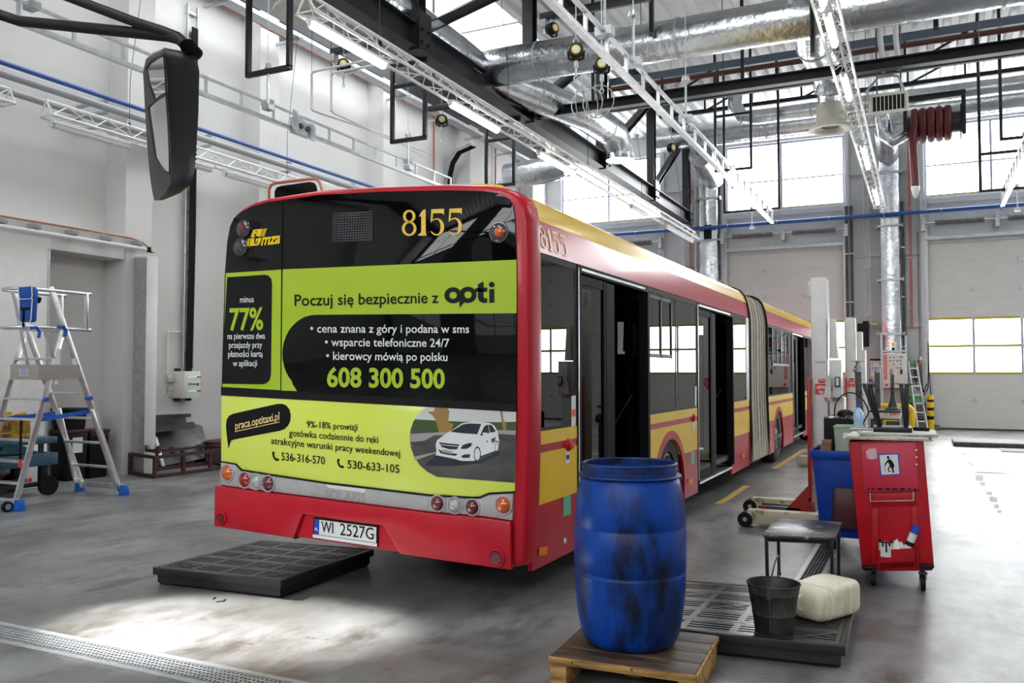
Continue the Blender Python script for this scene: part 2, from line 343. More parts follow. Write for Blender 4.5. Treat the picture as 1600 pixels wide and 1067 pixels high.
def write(mb, sx, p0, p1, cap, place, m=0, bold=0.0, shear=0.0):
    """letters along the line p0-p1 (baseline ends), cap = height of a capital, both in the surface's own units; place maps them into the hall"""
    global CAP
    if CAP is None:
        vs, _ = text_geo('H'); CAP = max(y for x, y in vs) - min(y for x, y in vs)
    hooks = [i for i, c in enumerate(sx) if c in 'ęą']
    base = sx.replace('ę', 'e').replace('ą', 'a')
    vs, fs = text_geo(base, bold, shear); vs = list(vs); fs = list(fs)
    for i in hooks:                                       # the Polish tail under e and a
        xr = max(x for x, y in text_geo(base[:i + 1], bold, shear)[0]); n = len(vs)
        q = [(-.17, .03), (-.09, .03), (-.15, -.06), (-.15, -.11), (-.11, -.135), (-.05, -.125), (-.05, -.17), (-.12, -.19), (-.19, -.165), (-.215, -.11), (-.205, -.05)]
        vs += [(xr + a * .9, b) for a, b in q]; fs.append(tuple(range(n, n + len(q))))
    x0 = min(x for x, y in vs); x1 = max(x for x, y in vs)
    dx, dy = p1[0] - p0[0], p1[1] - p0[1]
    out = [place(p0[0] + dx * (x - x0) / (x1 - x0), p0[1] + dy * (x - x0) / (x1 - x0) - cap * y / CAP) for x, y in vs]
    mb._add(out, fs, m); return mb
# ================================================================ the hall
XL, XLR, XR, YB, YF, ZR = -11.06, -11.5, 12.0, 26.6, -10.0, 9.2
BAYS = [-10.95, -5.45, 0.1, 5.6]; BW = 3.45
struct(MB().bx(-12, 12.3, YF - .3, YB + .4, -.3, 0).build('floor', 'floor', smooth=False))

# left wall: recessed wall, pilasters, lintel over the sliding door
mb = MB().bx(-11.8, XLR, YF - .2, YB + .2, 0, ZR)
for y0 in (9.23, 12.16, 16.19, 20.35, 24.5): mb.bx(XLR - .01, XL, y0, y0 + .5, 0, 8.34)
for y0 in (5.0, 1.0, -3.0, -7.0): mb.bx(XLR - .01, XL, y0, y0 + .5, 3.8, 8.34)
zl0, zl1 = PX(185, 404, XL).z, PX(170, 364, XL).z
mb.bx(XLR - .01, XL, 4.0, 9.24, zl0, zl1)
wl = struct(mb.build('wall_left', 'plaster', smooth=False))
mb = MB().bx(-11.49, -11.1, YF - .05, YB - .1, 8.35, 8.95)
struct(mb.build('trim_1', 'black_steel', smooth=False))
struct(MB().bx(XR, XR + .2, YF - .2, YB + .2, 0, ZR).build('wall_right', 'plaster', smooth=False))
# front wall behind the camera, with the same daylight band
def end_wall(name, y, t, mt):
    mb = MB()
    ya, yb = (y, y + t)
    xs = [-11.8] + [v for b in BAYS for v in (b, b + BW)] + [12.2]
    for i in range(0, len(xs), 2): mb.bx(xs[i], xs[i + 1], ya, yb, 0, ZR)
    for b in BAYS: mb.bx(b, b + BW, yb - .02 if y > 0 else ya, yb if y > 0 else ya + .02, 0, 5.3)
    for b in BAYS: mb.bx(b, b + BW, ya, yb, 5.25, 6.48 if y > 0 else 5.32); mb.bx(b, b + BW, ya, yb, 8.55, ZR)
    if name == 'wall_back':                                # profiled joints and header caps
        for b in BAYS: mb.bx(b - .02, b + BW + .02, ya - .04, ya + .01, 6.30, 6.46); mb.bx(b - .02, b + BW + .02, ya - .03, ya + .01, 5.18, 5.30)
        for i in range(0, len(xs), 2):
            for k in range(44): mb.bx(xs[i] + .05, xs[i + 1] - .05, ya - .006, ya, .2 * k + .19, .2 * k + .20)
            if 0 < i < 8:
                for z in (4.9, 2.85, 7.3): mb.bx(xs[i] + .02, xs[i + 1] - .02, ya - .07, ya, z, z + .11)
                for x in (xs[i] + .03, xs[i + 1] - .13): mb.bx(x, x + .10, ya - .12, ya, 0, 8.6)
    return struct(mb.build(name, mt, smooth=False))
end_wall('wall_back', YB, .25, 'panel_grey')
end_wall('wall_front', YF - .25, .25, 'front_grey')
def window(i, b, y, s):
    """band of daylight above a door: frame bars and panes"""
    w = thing('window_%d' % i, None, None, (b + BW / 2, y, 6.48 if s > 0 else 5.32)); struct(w)
    fr = MB(); z0, z1 = (6.48 if s > 0 else 5.32), 8.55; x0, x1 = b, b + BW
    for z in (z0, z1 - .06): fr.bx(x0, x1, y - .05, y + .05, z, z + .06)
    for x in (x0, x1 - .06): fr.bx(x, x + .06, y - .05, y + .05, z0 + .06, z1 - .06)
    mx = x0 + BW * .48
    fr.bx(mx - .03, mx + .03, y - .04, y + .04, z0 + .06, z1 - .06)
    fr.bx(x0 + .06, x1 - .06, y - .035, y + .035, 7.38, 7.42)
    fr.build('frame', 'frame_lilac', w)
    MB().bx(x0 + .06, x1 - .06, y - .055 * s, y - .02 * s, z0 + .06, z0 + .09).build('gasket', 'yellow_gasket', w)
    MB().bx(x0 + .02, x1 - .02, y + .012 * s, y + .03 * s, z0 + .02, z1 - .02).build('pane', 'pane' if s > 0 else 'pane_front', w)
for i, b in enumerate(BAYS): window(i + 1, b, YB + .12, 1); window(i + 5, b, YF - .12, -1)

def sectional_door(i, b, y, s, spring=True):
    """roller-lifted sectional door: insulated panels, two glazed sections, tracks, springs"""
    d = thing('door_%d' % i, None, None, (b + BW / 2, y, 0)); struct(d)
    x0, x1 = b + .005, b + BW - .005; H = [0.03, .80, 1.55, 2.30, 3.06, 3.86, 4.66, 5.26]
    pn = MB()
    for k in range(7):
        if k in (2, 3): continue
        z0, z1 = H[k] + .012, H[k + 1] - .012
        pn.bx(x0, x1, y, y + .05 * s, z0, z1)
        for q in range(1, 5): pn.bx(x0, x1, y - .004 * s, y, z0 + (z1 - z0) * q / 5, z0 + (z1 - z0) * q / 5 + .006)
    for za, zb in ((.03, H[2]), (H[4], 5.27)): pn.bx(x0 + .005, x1 - .005, y + .012 * s, y + .03 * s, za, zb)
    pn.build('panel', 'door_grey', d, smooth=False)
    MB().bx(x0, x1, y - .01, y + .06 * s, 0, .045).build('bottom_seal', 'door_dark', d, smooth=False)
    gl = MB(); fr = MB(); ys = MB(); n = 3; w = (x1 - x0) / n
    for k in (2, 3):
        gl.bx(x0 + .02, x1 - .02, y + .02 * s, y + .035 * s, H[k] + .02, H[k + 1] - .02)
        ys.bx(x0, x1, y - .008 * s, y + .05 * s, H[k] - .03, H[k] + .035)
    ys.bx(x0, x1, y - .008 * s, y + .05 * s, H[4] - .03, H[4] + .035)
    for q in range(n + 1): fr.bx(x0 + w * q - .03, x0 + w * q + .03, y - .01 * s, y + .05 * s, H[2], H[4])
    gl.build('pane', 'pane' if s > 0 else 'pane_dull', d); ys.build('gasket', 'yellow_gasket', d); fr.build('mullion', 'frame_lilac', d)
    tr = MB(); hg = MB()
    for x in (b + .02, b + BW - .02): tr.bar((x, y - .10 * s, 0), (x, y - .10 * s, 6.4), .07, .08)
    tr.bx(b - .06, b - .02, y - .15, y, 0, 6.5); tr.bx(b + BW + .02, b + BW + .06, y - .15, y, 0, 6.5)
    tr.bar((b, y - .16 * s, 5.32), (b + BW, y - .16 * s, 5.32), .06, .10)
    tr.build('track', 'galv', d)
    for k in range(1, 7):
        for q in range(n + 1): hg.bx(x0 + w * q - .045, x0 + w * q + .045, y - .03 * s, y, H[k] - .05, H[k] + .05)
    hg.build('hinge', 'galv', d, smooth=False)
    sp = MB()
    for a, c in ((.25, 1.45), (2.0, 3.2)):
        pts = []; L = c - a; nt = 26
        for q in range(nt * 8 + 1):
            t = q / 8 * 2 * math.pi; pts.append((b + a + L * q / (nt * 8), y - .3 * s + .075 * math.cos(t), 5.72 + .075 * math.sin(t)))
        sp.tube(pts, .014, 5); sp.cyl((b + a, y - .3 * s, 5.72), (b + c, y - .3 * s, 5.72), .068, 14)
    sp.build('spring', 'spring_grey', d)
    sh = MB().cyl((b - .05, y - .3 * s, 5.72), (b + BW + .05, y - .3 * s, 5.72), .022, 10)
    for x in (b - .05, b + BW + .05, b + 1.75): sh.bx(x - .05, x + .05, y - .40 * s, y, 5.5, 5.85)
    sh.build('shaft', 'galv', d)
    return d
for i, b in enumerate(BAYS):
    sectional_door(i + 1, b, YB + .02, 1); sectional_door(i + 5, b, YF - .02, -1)

# roof: ribbed sheet running along the hall, with a rooflight, plus three added out of view for light
SKY = [(-10.4, -8.1, 7.0, 18.6), (-6.0, -4.0, -6.0, 1.0), (-2.6, -1.0, 4.0, 8.0), (5.0, 7.5, 8.0, 22.0)]
mb = MB(); x = -11.8
while x < 12.2:
    cuts = sorted([(a, c) for (p, q, a, c) in SKY if q > x + .02 and p < x + .3])
    y = YF - .2
    for a, c in cuts + [(YB + .2, YB + .2)]:
        if a > y:
            mb._add([(x, y, ZR + .10), (x + .13, y, ZR + .10), (x + .17, y, ZR), (x + .28, y, ZR), (x + .32, y, ZR + .10),
                     (x, a, ZR + .10), (x + .13, a, ZR + .10), (x + .17, a, ZR), (x + .28, a, ZR), (x + .32, a, ZR + .10)],
                    [(k, k + 1, k + 6, k + 5) for k in range(4)])
        y = max(y, c)
    x += .32
mb.bx(-12, 12.3, YF - .3, YB + .4, ZR + .45, ZR + .6)
ceil = struct(mb.build('ceiling', 'roof', smooth=False))
for i, (p, q, a, c) in enumerate(SKY):
    sk = thing('window_%d' % (i + 9), None, None, ((p + q) / 2, (a + c) / 2, ZR)); struct(sk)
    MB().bx(p - .25, q + .25, a - .02, c + .02, ZR + .16, ZR + .20).build('pane', 'rooflight', sk)
    cb = MB()
    n = int((c - a) / 1.9)
    for k in range(n + 1): cb.bx(p - .25, q + .25, a + (c - a) * k / n - .04, a + (c - a) * k / n + .04, ZR + .02, ZR + .15)
    cb.build('glazing_bar', 'white_tube', sk, smooth=False)

# sliding door leaf left, parked beside its opening
yd = PX(75, 500, -10.98).y
d = thing('door_9', None, None, (-10.98, yd - 1.3, .03)); struct(d)
MB().bx(-11.03, -10.96, yd - 2.6, yd, .03, PX(75, 373, -10.98).z).build('leaf', 'white', d, bevel=.006)
MB().bx(-10.962, -10.955, yd - .03, yd, .03, 3.3).build('edge_strip', 'galv', d)
# ---------------------------------------------------------------- floor marks and drains (flush with the floor)
line_x = -2.22
fl = MB()
for y0, y1 in ((G(1120, 787).y, G(1167, 759).y), (G(1206, 732).y, G(1258, 702).y), (22.0, 24.5)): fl.bx(line_x - .045, line_x + .045, y0, y1, 0.0005, .003)
struct(fl.build('trim_2', 'painted_yellow', smooth=False))
def floor_drain(x0, x1, y0, y1, along, label, cat='drain', slots=5, kerb=.05):
    t = thing('floor_drain', label, cat, ((x0 + x1) / 2, (y0 + y1) / 2, 0))
    k = MB()
    if along == 'x': k.bx(x0, x1, y0, y0 + kerb, 0, .006).bx(x0, x1, y1 - kerb, y1, 0, .006)
    else: k.bx(x0, x0 + kerb, y0, y1, 0, .006).bx(x1 - kerb, x1, y0, y1, 0, .006)
    k.build('kerb', 'galv', t, smooth=False)
    b = MB().bx(x0 + (kerb if along == 'y' else 0), x1 - (kerb if along == 'y' else 0), y0 + (kerb if along == 'x' else 0), y1 - (kerb if along == 'x' else 0), .0003, .0012)
    b.build('channel', 'black_rubber', t, smooth=False)
    g = MB()
    if along == 'x':
        w = (y1 - y0 - 2 * kerb)
        for q in range(slots + 1): yy = y0 + kerb + w * q / slots; g.bx(x0, x1, yy - .006, yy + .006, .001, .006)
        n = int((x1 - x0) / .028)
        for q in range(n): xx = x0 + (x1 - x0) * q / n; g.bx(xx, xx + .011, y0 + kerb, y1 - kerb, .0015, .0055)
    else:
        w = (x1 - x0 - 2 * kerb)
        for q in range(slots + 1): xx = x0 + kerb + w * q / slots; g.bx(xx - .004, xx + .004, y0, y1, .001, .007)
        n = int((y1 - y0) / .5)
        for q in range(n): yy = y0 + (y1 - y0) * q / n; g.bx(x0 + kerb, x1 - kerb, yy, yy + .03, .001, .006)
    g.build('grating', 'grate' if along == 'y' else 'galv', t, smooth=False)
    return t
floor_drain(-9.5, 1.2, 3.21, 3.47, 'x', 'long pale slotted metal floor drain crossing the concrete in front of the bus')
floor_drain(-.90, -.70, 6.35, 9.0, 'y', 'dark ribbed floor drain running from under the small table toward the blue bin', slots=5, kerb=.04)
for q, lab, nm in (((1490, 690, 1600, 697), 'long dark rail lying on the shiny floor in front of the garage door', 'floor_rail'),
              ((1566, 701, 1600, 706), 'short dark cover plate in the floor just in front of the long dark rail', 'floor_plate')):
    a = G(q[0], q[3]); b = G(q[2], q[3]); c = G(q[0], q[1])
    tag(MB().bx(a.x, b.x + .4, a.y, c.y, 0.0005, .012 if nm == 'floor_plate' else .09).build(nm, 'grate', bevel=.004), lab, 'floor fitting')
a = G(1527, 738); b = G(1565, 731)
t = thing('floor_hatch', 'small square metal floor hatch beside the broken line of dark patches', 'hatch', ((a.x + b.x) / 2, (a.y + b.y) / 2, 0))
MB().bx(a.x, b.x, a.y, b.y, .0005, .006).bx(a.x - .03, b.x + .03, a.y - .03, a.y, 0, .008).bx(a.x - .03, b.x + .03, b.y, b.y + .03, 0, .008).build('frame', 'galv', t, smooth=False)
MB().bx(a.x + .03, b.x - .03, a.y + .04, b.y - .04, .006, .011).build('cover', 'galv', t)
mk = MB(); random.seed(3)
for (px, py, w, h) in ((1494, 692, 5, 2), (1503, 707, 7, 4), (1512, 721, 5, 3), (1516, 725, 6, 2), (1524, 742, 12, 9), (1531, 753, 8, 6), (1541, 768, 9, 5), (1546, 776, 12, 8), (1553, 788, 8, 6), (1558, 797, 7, 4), (1452, 694, 9, 1), (1589, 848, 3, 2)):
    c = G(px, py); e = G(px + w, py); f = G(px, py + h)
    mk.flat([(c.x, c.y, .0015), (f.x, f.y, .0015), (f.x + (e.x - c.x), f.y, .0015), (e.x, e.y, .0015)])
tag(mk.build('floor_patch', 'painted_dark', smooth=False), 'broken line of dark worn patches on the bright shiny floor', 'floor mark', kind='stuff')
tag(MB().tube([G(x, y, .004) for x, y in ((337, 933), (332, 936), (338, 940), (349, 939), (352, 936))], .004, 5).build('wire_scrap', 'dark_metal'), 'tiny bent piece of wire lying on the floor in front of the black pallet', 'wire')
# ================================================================ the articulated bus
bus = thing('articulated_bus', 'long red and yellow articulated city bus with lime green adverts across its black rear window', 'bus', (-3.57, 4.9, 0))
YR, XS = 4.9, -2.30                                   # rear face and right-hand side of the bus
def RP(px, py, off=0.0): return PY(px, py, YR) + Vector((0, -off, 0))
def SP(px, py, off=0.0): p = PX(px, py, XS); return Vector((XS + off, p.y, p.z))
def rpoly(mb, pts, off, m=0, th=.0008):
    P = [RP(x, y, off) for x, y in pts]; return mb.prism(P, (0, th, 0), m)
OUT = [(340, 820), (341.5, 760), (343, 700), (347, 600), (350, 500), (352, 420), (355, 368), (359, 346), (366, 333), (378, 323), (396, 314), (420, 307.5), (500, 295), (600, 289.5), (700, 287), (760, 288.5), (785, 291.5), (803, 297), (815, 306), (822, 318), (826, 340), (828, 400), (829, 560), (828, 700), (825, 800), (821, 884), (803, 888), (700, 873), (570, 854), (450, 837)]
O0 = [RP(*q) for q in OUT]
cx = sum(p.x for p in O0) / len(O0); cz = 1.6
def ring(y, k): return [Vector((cx + (p.x - cx) * k, y, cz + (p.z - cz) * k)) for p in O0]
SIDE = [(-2.27, .22), (-2.285, .6), (XS, 1.16), (XS, 2.36), (-2.315, 2.48), (-2.335, 2.585), (-2.37, 2.68), (-2.425, 2.755), (-2.52, 2.805), (-2.72, 2.838), (-3.3, 2.866), (-3.9, 2.885), (-4.36, 2.885), (-4.61, 2.83), (-4.71, 2.77), (-4.77, 2.66), (-4.79, 2.3), (-4.82, 1.0), (-4.83, .36)]
mb = MB(); mb.loft([ring(YR, .975), ring(YR + .012, .99), ring(YR + .05, 1.0), ring(YR + .17, 1.0)])
mb.build('rear_cap', 'bus_red', bus, angle=50)

# black glass of the rear: upper pane with rounded top corners
blk = [(347.5, 617), (350, 520), (353, 425), (356.5, 378), (361, 354), (367, 341), (378, 331.5), (395, 323), (420, 316), (500, 304.5), (600, 299.5), (700, 297.5), (755, 298.5), (780, 302), (796, 311), (803, 322), (806, 342), (808, 406), (808.5, 500), (808, 643)]
rw = MB(); rpoly(rw, blk, .012, 0, .02); rear_window = rw.build('rear_window', 'bus_black', bus, bevel=.003)
ad = MB(); OFF = .0135
# lime sheet: left column with rounded black tile, wide heading, curved black field
rpoly(ad, [(355, 427), (442, 421.5), (442, 436), (440, 609.5), (349.5, 604.5), (350, 598)], OFF, 0)
rpoly(ad, [(443.5, 421.2), (808.5, 406.2), (808.5, 489.5), *[(495 - 52 * math.sin(math.radians(a)), 553 - 61 * math.cos(math.radians(a))) for a in range(0, 136, 9)], (459, 600), (466, 611), (441.5, 610)], OFF, 0)
rpoly(ad, [(357, 433.5), (416, 429.5), (422, 431), (426, 436), (427.2, 444), (425.5, 585), (423.5, 594), (418, 599), (412, 600.5), (349.8, 599.5), (350, 560)], OFF + .001, 1)
ad.build('advert_sheet', ['ad_green', 'ad_black'], bus, smooth=False)
seam = MB()
for a, b in (((443.2, 318), (442, 421)), ((442, 421), (440.5, 611))): seam.bar(RP(*a, .0145), RP(*b, .0145), .004, .002, 0, (0, 1, 0))
seam.build('window_seam', 'bus_black', bus, smooth=False)
def tx(sx, p0, p1, cap, m, bold=0.0, shear=0.0, off=.0165): write(L, sx, p0, p1, cap, lambda x, y: RP(x, y, off), m, bold, shear)
def ellipse_ring(cx_, cy_, rx, ry, tx_, ty_, n=28):
    o = [(cx_ + rx * math.cos(2 * math.pi * i / n), cy_ + ry * math.sin(2 * math.pi * i / n)) for i in range(n)]
    q = [(cx_ + (rx - tx_) * math.cos(2 * math.pi * i / n), cy_ + (ry - ty_) * math.sin(2 * math.pi * i / n)) for i in range(n)]
    return o, q
LM = ['ad_text', 'ad_white', 'ad_green', 'ad_paleyellow', 'ad_yellow', 'logo_yellow']
L = MB()
tx('Poczuj się bezpiecznie z', (462.5, 478), (687, 473.3), 17, 0, .012)
L.build('heading_lettering', LM, bus, smooth=False); L = MB()
def oring(cx_, cy_, rx, ry, ix, iy, m):
    o, _ = ellipse_ring(cx_, cy_, rx, ry, 0, 0); q, _ = ellipse_ring(cx_, cy_, ix, iy, 0, 0); n = len(o)
    for i in range(n): L.flat([RP(*o[i], .0165), RP(*o[(i + 1) % n], .0165), RP(*q[(i + 1) % n], .0165), RP(*q[i], .0165)], m)
oring(709.8, 461.6, 13.6, 12.6, 5.8, 5.6, 0); oring(733, 460.8, 13.6, 12.6, 5.8, 5.6, 0)
for q in ([(719.6, 462), (727, 466), (727, 472.5), (719.8, 481.5)], [(748.5, 444.5), (757.2, 440), (757.2, 464), (759, 466.5), (763, 466), (763, 472.8), (757, 473.8), (751, 471), (748.5, 466)], [(743.5, 451.5), (748.5, 450), (763, 449.5), (763, 456), (743.5, 456.5)], [(766.3, 452), (774, 451.7), (774, 473), (766.3, 473.2)]): L.flat([RP(*p, .0168) for p in q], 0)
oring(770.2, 445, 4.6, 4.4, .05, .05, 0)
L.build('brand_lettering', LM, bus, smooth=False); L = MB()
tx('minus', (377.5, 473), (399, 472.3), 9.5, 1, .006)
tx('77%', (361, 516), (413.7, 514.5), 33, 2, .022)
for s_, a, b in (('na pierwsze dwa', (357.8, 529.8), (416.5, 529.3)), ('przejazdy przy', (360.3, 543.8), (412, 543.2)), ('płatności kartą', (358.8, 557.8), (412.8, 557.2)), ('w aplikacji', (366.3, 572.3), (404, 571.8))): tx(s_, a, b, 9.3, 1, .010)
L.build('discount_lettering', LM, bus, smooth=False); L = MB()
for s_, a, b in (('• cena znana z góry i podana w sms', (487, 519.5), (735, 520.3)), ('• wsparcie telefoniczne 24/7', (510, 540.6), (704, 542.2)), ('• kierowcy mówią po polsku', (512, 562), (701, 564))): 
    tx(s_, a, b, 12.6, 1, .010); L.build('list_line', LM, bus, smooth=False); L = MB()
tx('608 300 500', (513, 603.5), (697, 606), 28.5, 2, .03); L.build('phone_number', LM, bus, smooth=False); L = MB()
# lower white-lime hatch with printed text
hatch = [(347.5, 617.5), (806.5, 641.8), (805.5, 768), (766, 769.5), (752, 775.5), (741, 776), (671, 772), (511, 753), (433, 741.5), (378, 733), (371, 724), (347, 720)]
h = MB(); rpoly(h, hatch, .012, 0, .02); h.build('engine_hatch', 'ad_lime', bus, bevel=.004)
st = MB(); rpoly(st, [(347.5, 604.5), (440, 610), (808, 631), (808, 643.5), (347.5, 617.5)], .0155, 0, .003); st.build('black_joint', 'black_rubber', bus, smooth=False)
gp = MB(); gp.bar(RP(347, 721, .012), RP(371, 725, .012), .01, .008); 
for a, b in (((371, 725), (380, 734)), ((380, 734), (433, 742.5)), ((433, 742.5), (511, 754)), ((511, 754), (671, 773)), ((671, 773), (741, 777)), ((741, 777), (752, 776.5)), ((752, 776.5), (766, 770.5)), ((766, 770.5), (805.5, 768.5))): gp.bar(RP(*a, .014), RP(*b, .014), .012, .012, 0, (0, 1, 0))
gp.build('hatch_joint', 'black_rubber', bus, smooth=False)
c2 = lambda x, y: (330 + x / 3.2, 590 + y / 3.2)
bb = MB()
rpoly(bb, [c2(*q) for q in ((80, 240), (84, 208), (96, 190), (115, 180), (335, 131), (362, 130), (383, 140), (398, 160), (404, 188), (401, 218), (390, 240), (372, 257), (350, 265), (118, 309), (105, 316), (93, 355), (88, 320), (84, 285))], OFF, 0)
bb.build('speech_bubble_print', 'ad_black', bus, smooth=False)
for o in ((310, 366), (634, 402)):
    bb = MB()                       # telephone receivers
    rpoly(bb, [c2(o[0] + x, o[1] + y) for x, y in ((2, 6), (8, 1), (12, 3), (14, 13), (10, 18), (14, 30), (22, 38), (27, 35), (35, 41), (36, 46), (30, 50), (22, 50), (10, 40), (3, 26), (1, 14))], OFF, 0)
    bb.build('receiver_symbol', 'ad_text', bus, smooth=False)
tx('praca.optitaxi.pl', (370, 670.8), (438.8, 655.5), 12, 3, .014)
sb = [(371, 673.2), (439, 658.4), (439, 659.6), (371, 674.4)]; L.flat([RP(*q, .0165) for q in sb], 3)
L.build('web_address', LM, bus, smooth=False); L = MB()
for s_, a, b, c in (('9%-18% prowizji', (481.5, 667.3), (560.6, 672.2), 10), ('gotówka codziennie do ręki', (453.8, 681), (593, 691.8), 10.3), ('atrakcyjne warunki pracy weekendowej', (426, 693), (627, 713), 10.3), ('536-316-570', (442, 718.5), (509.7, 725.3), 12), ('530-633-105', (545, 731), (626, 738.5), 12.3)): 
    tx(s_, a, b, c, 0, .008); L.build('job_line', LM, bus, smooth=False); L = MB()
# fleet number in tall serif figures, drawn stroke by stroke
def digits(mb, place, m, boxes):
    for ch, (x0, y0, x1, y1) in boxes:
        w, h_ = x1 - x0, y1 - y0
        T = lambda u, v: place(x0 + u * w, y0 + v * h_)
        if ch == '8':
            for c in ((.5, .245, .43, .245), (.5, .715, .50, .285)):
                o, q = ellipse_ring(c[0], c[1], c[2], c[3], .20, .075)
                n = len(o)
                for i in range(n): mb.flat([T(*o[i]), T(*o[(i + 1) % n]), T(*q[(i + 1) % n]), T(*q[i])], m)
        elif ch == '1':
            mb.flat([T(*q) for q in ((.66, .0), (.92, .0), (.92, .86), (.97, .92), (1.0, .955), (1.0, 1.0), (.0, 1.0), (.0, .955), (.2, .92), (.36, .86), (.36, .26), (.06, .27), (.36, .11))], m)
        else:
            mb.flat([T(*q) for q in ((.12, .02), (.98, .0), (.98, .25), (.86, .17), (.24, .17), (.12, .12))], m)
            mb.flat([T(*q) for q in ((.12, .10), (.245, .15), (.20, .46), (.08, .52))], m)
            n = 20; a0, a1 = math.radians(-138), math.radians(150)
            for i in range(n):
                A = a0 + (a1 - a0) * i / n; B = a0 + (a1 - a0) * (i + 1) / n
                def P(a, out):
                    t = (math.sin(max(0, min(1, (a - a0) / (a1 - a0))) * math.pi)) ** .6
                    rx, ry = (.49, .325) if out else (.49 - .03 - .22 * t, .325 - .012 - .055 * t)
                    return T(.50 + rx * math.cos(a), .68 + ry * math.sin(a))
                mb.flat([P(A, 1), P(B, 1), P(B, 0), P(A, 0)], m)
digits(L, lambda x, y: RP(x, y, .0165), 4, [('8', (630, 328.5, 652.8, 369.2)), ('1', (655.5, 327.8, 668.2, 368.8)), ('5', (673, 326.8, 696.3, 368.4)), ('5', (701, 325.8, 724.2, 368))])
L.build('rear_fleet_number', LM, bus, smooth=False); L = MB()
# operator's emblem and name
k8 = lambda x, y: (370 + x / 17.8, 340 + y / 17.8)
for q in ([(430, 560), (455, 470), (485, 385), (510, 352), (545, 338), (760, 318), (705, 535), (640, 540)], [(778, 316), (800, 314), (745, 532), (722, 534)], [(812, 313), (838, 311), (782, 528), (757, 530)], [(850, 310), (880, 306), (808, 526), (794, 527)],
          [(440, 586), (532, 580), (640, 575), (735, 568), (700, 680), (665, 750), (635, 776), (600, 783), (385, 803)], [(408, 587), (428, 586), (370, 804), (350, 805)], [(380, 588), (398, 587), (338, 806), (318, 808)], [(352, 590), (370, 589), (308, 809), (284, 814)]):
    L.flat([RP(*k8(*p), .0165) for p in q], 5)
for q in ([(560, 375), (615, 372), (600, 400), (570, 402)], [(540, 440), (590, 430), (640, 450), (590, 445)], [(520, 480), (560, 465), (590, 490), (560, 520), (600, 520), (640, 530), (635, 590), (590, 600), (585, 560), (575, 600), (560, 700), (590, 715), (605, 640), (625, 640), (615, 720), (580, 748), (545, 735), (525, 690), (530, 600), (555, 560), (530, 510)]):
    L.flat([RP(*k8(*p), .0172) for p in q], 0)
tx('mza', (409.6, 383.6), (440.2, 380.2), 17, 5, .03, .35)
L.build('operator_emblem', LM, bus, smooth=False)
# printed photograph of a white taxi on a bridge
k7 = lambda x, y: (620 + x / 6.67, 620 + y / 6.67)
ph = MB()
def pp(pts, off, m): rpoly(ph, [k7(*q) for q in pts], off, m, .0004)
base = [(330, 108), (1253, 146), (1240, 893), (430, 832), (330, 780), (250, 710), (190, 620), (155, 520), (145, 420), (155, 340), (185, 250), (235, 180), (285, 130)]
pp(base, .0134, 0)
pp([(330, 108), (1253, 146), (1251, 300), (1000, 290), (700, 270), (185, 250), (235, 180), (285, 130)], .0138, 1)
pp([(200, 232), (420, 245), (700, 258), (900, 262), (1100, 262), (1252, 258), (1250, 345), (1080, 345), (500, 365), (165, 345), (175, 280)], .0142, 2)
pp([(148, 385), (480, 365), (700, 372), (1080, 345), (1250, 350), (1250, 395), (1080, 385), (400, 400), (300, 455), (147, 470)], .0146, 3)
pp([(330, 155), (400, 150), (410, 110), (545, 118), (560, 150), (545, 260), (600, 280), (580, 365), (450, 365), (415, 235), (380, 190)], .015, 4)
pp([(1085, 140), (1110, 140), (1125, 250), (1150, 260), (1150, 340), (1120, 345), (1105, 260)], .015, 4)
pp([(150, 500), (180, 505), (150, 525)], .015, 3); pp([(190, 622), (430, 570), (430, 580), (200, 660)], .015, 3)
# the car itself: shadow, body, glass, grille, lamps, wheels
pp([(300, 715), (420, 600), (700, 660), (880, 660), (1080, 560), (1075, 600), (880, 690), (600, 720)], .0154, 5)
pp([(418, 500), (432, 450), (540, 370), (575, 355), (690, 275), (760, 262), (900, 262), (985, 272), (1030, 300), (1062, 360), (1078, 450), (1075, 520), (1035, 560), (885, 615), (880, 640), (810, 665), (690, 665), (600, 640), (418, 605), (425, 560)], .0158, 6)
pp([(570, 362), (700, 285), (770, 275), (893, 280), (850, 388), (700, 378)], .0162, 5)
pp([(880, 400), (920, 310), (945, 290), (962, 290), (978, 372), (900, 402)], .0162, 5); pp([(965, 290), (1000, 292), (1045, 360), (985, 372)], .0162, 5)
pp([(450, 470), (520, 480), (665, 495), (640, 545), (560, 545), (480, 520)], .0162, 5); pp([(440, 540), (500, 570), (645, 592), (630, 612), (560, 605), (470, 585)], .0162, 5)
pp([(675, 540), (700, 500), (760, 480), (800, 480), (785, 515), (740, 540)], .0162, 5); pp([(680, 615), (720, 597), (780, 595), (770, 632), (700, 635)], .0162, 5)
for c, rx, ry in (((852, 595), 36, 82), ((1056, 515), 20, 60)):
    for k, m in ((1.0, 5), (.78, 6)):
        pp([(c[0] + rx * k * math.cos(t * math.pi / 8), c[1] + ry * k * math.sin(t * math.pi / 8)) for t in range(16)], .0166 + (.0003 if k < 1 else 0), m)
pp([(483, 545), (598, 565), (592, 595), (480, 572)], .0166, 3); pp([(460, 492), (655, 512), (653, 518), (460, 498)], .0166, 6)
pp([(905, 370), (955, 372), (958, 395), (910, 398)], .0168, 6); pp([(790, 245), (860, 248), (858, 258), (792, 256)], .0166, 6); pp([(950, 450), (960, 450), (960, 478), (950, 478)], .0168, 7)
pm = ['photo_road', 'photo_sky', 'photo_green', 'photo_rail', 'photo_brown', 'photo_dark', 'photo_white', 'sign_red']
write(ph, 'opti', k7(996, 470), k7(1040, 462), 7.5, lambda x, y: RP(x, y, .0172), 5, .05)
ph.build('printed_car_photo', pm, bus, smooth=False)
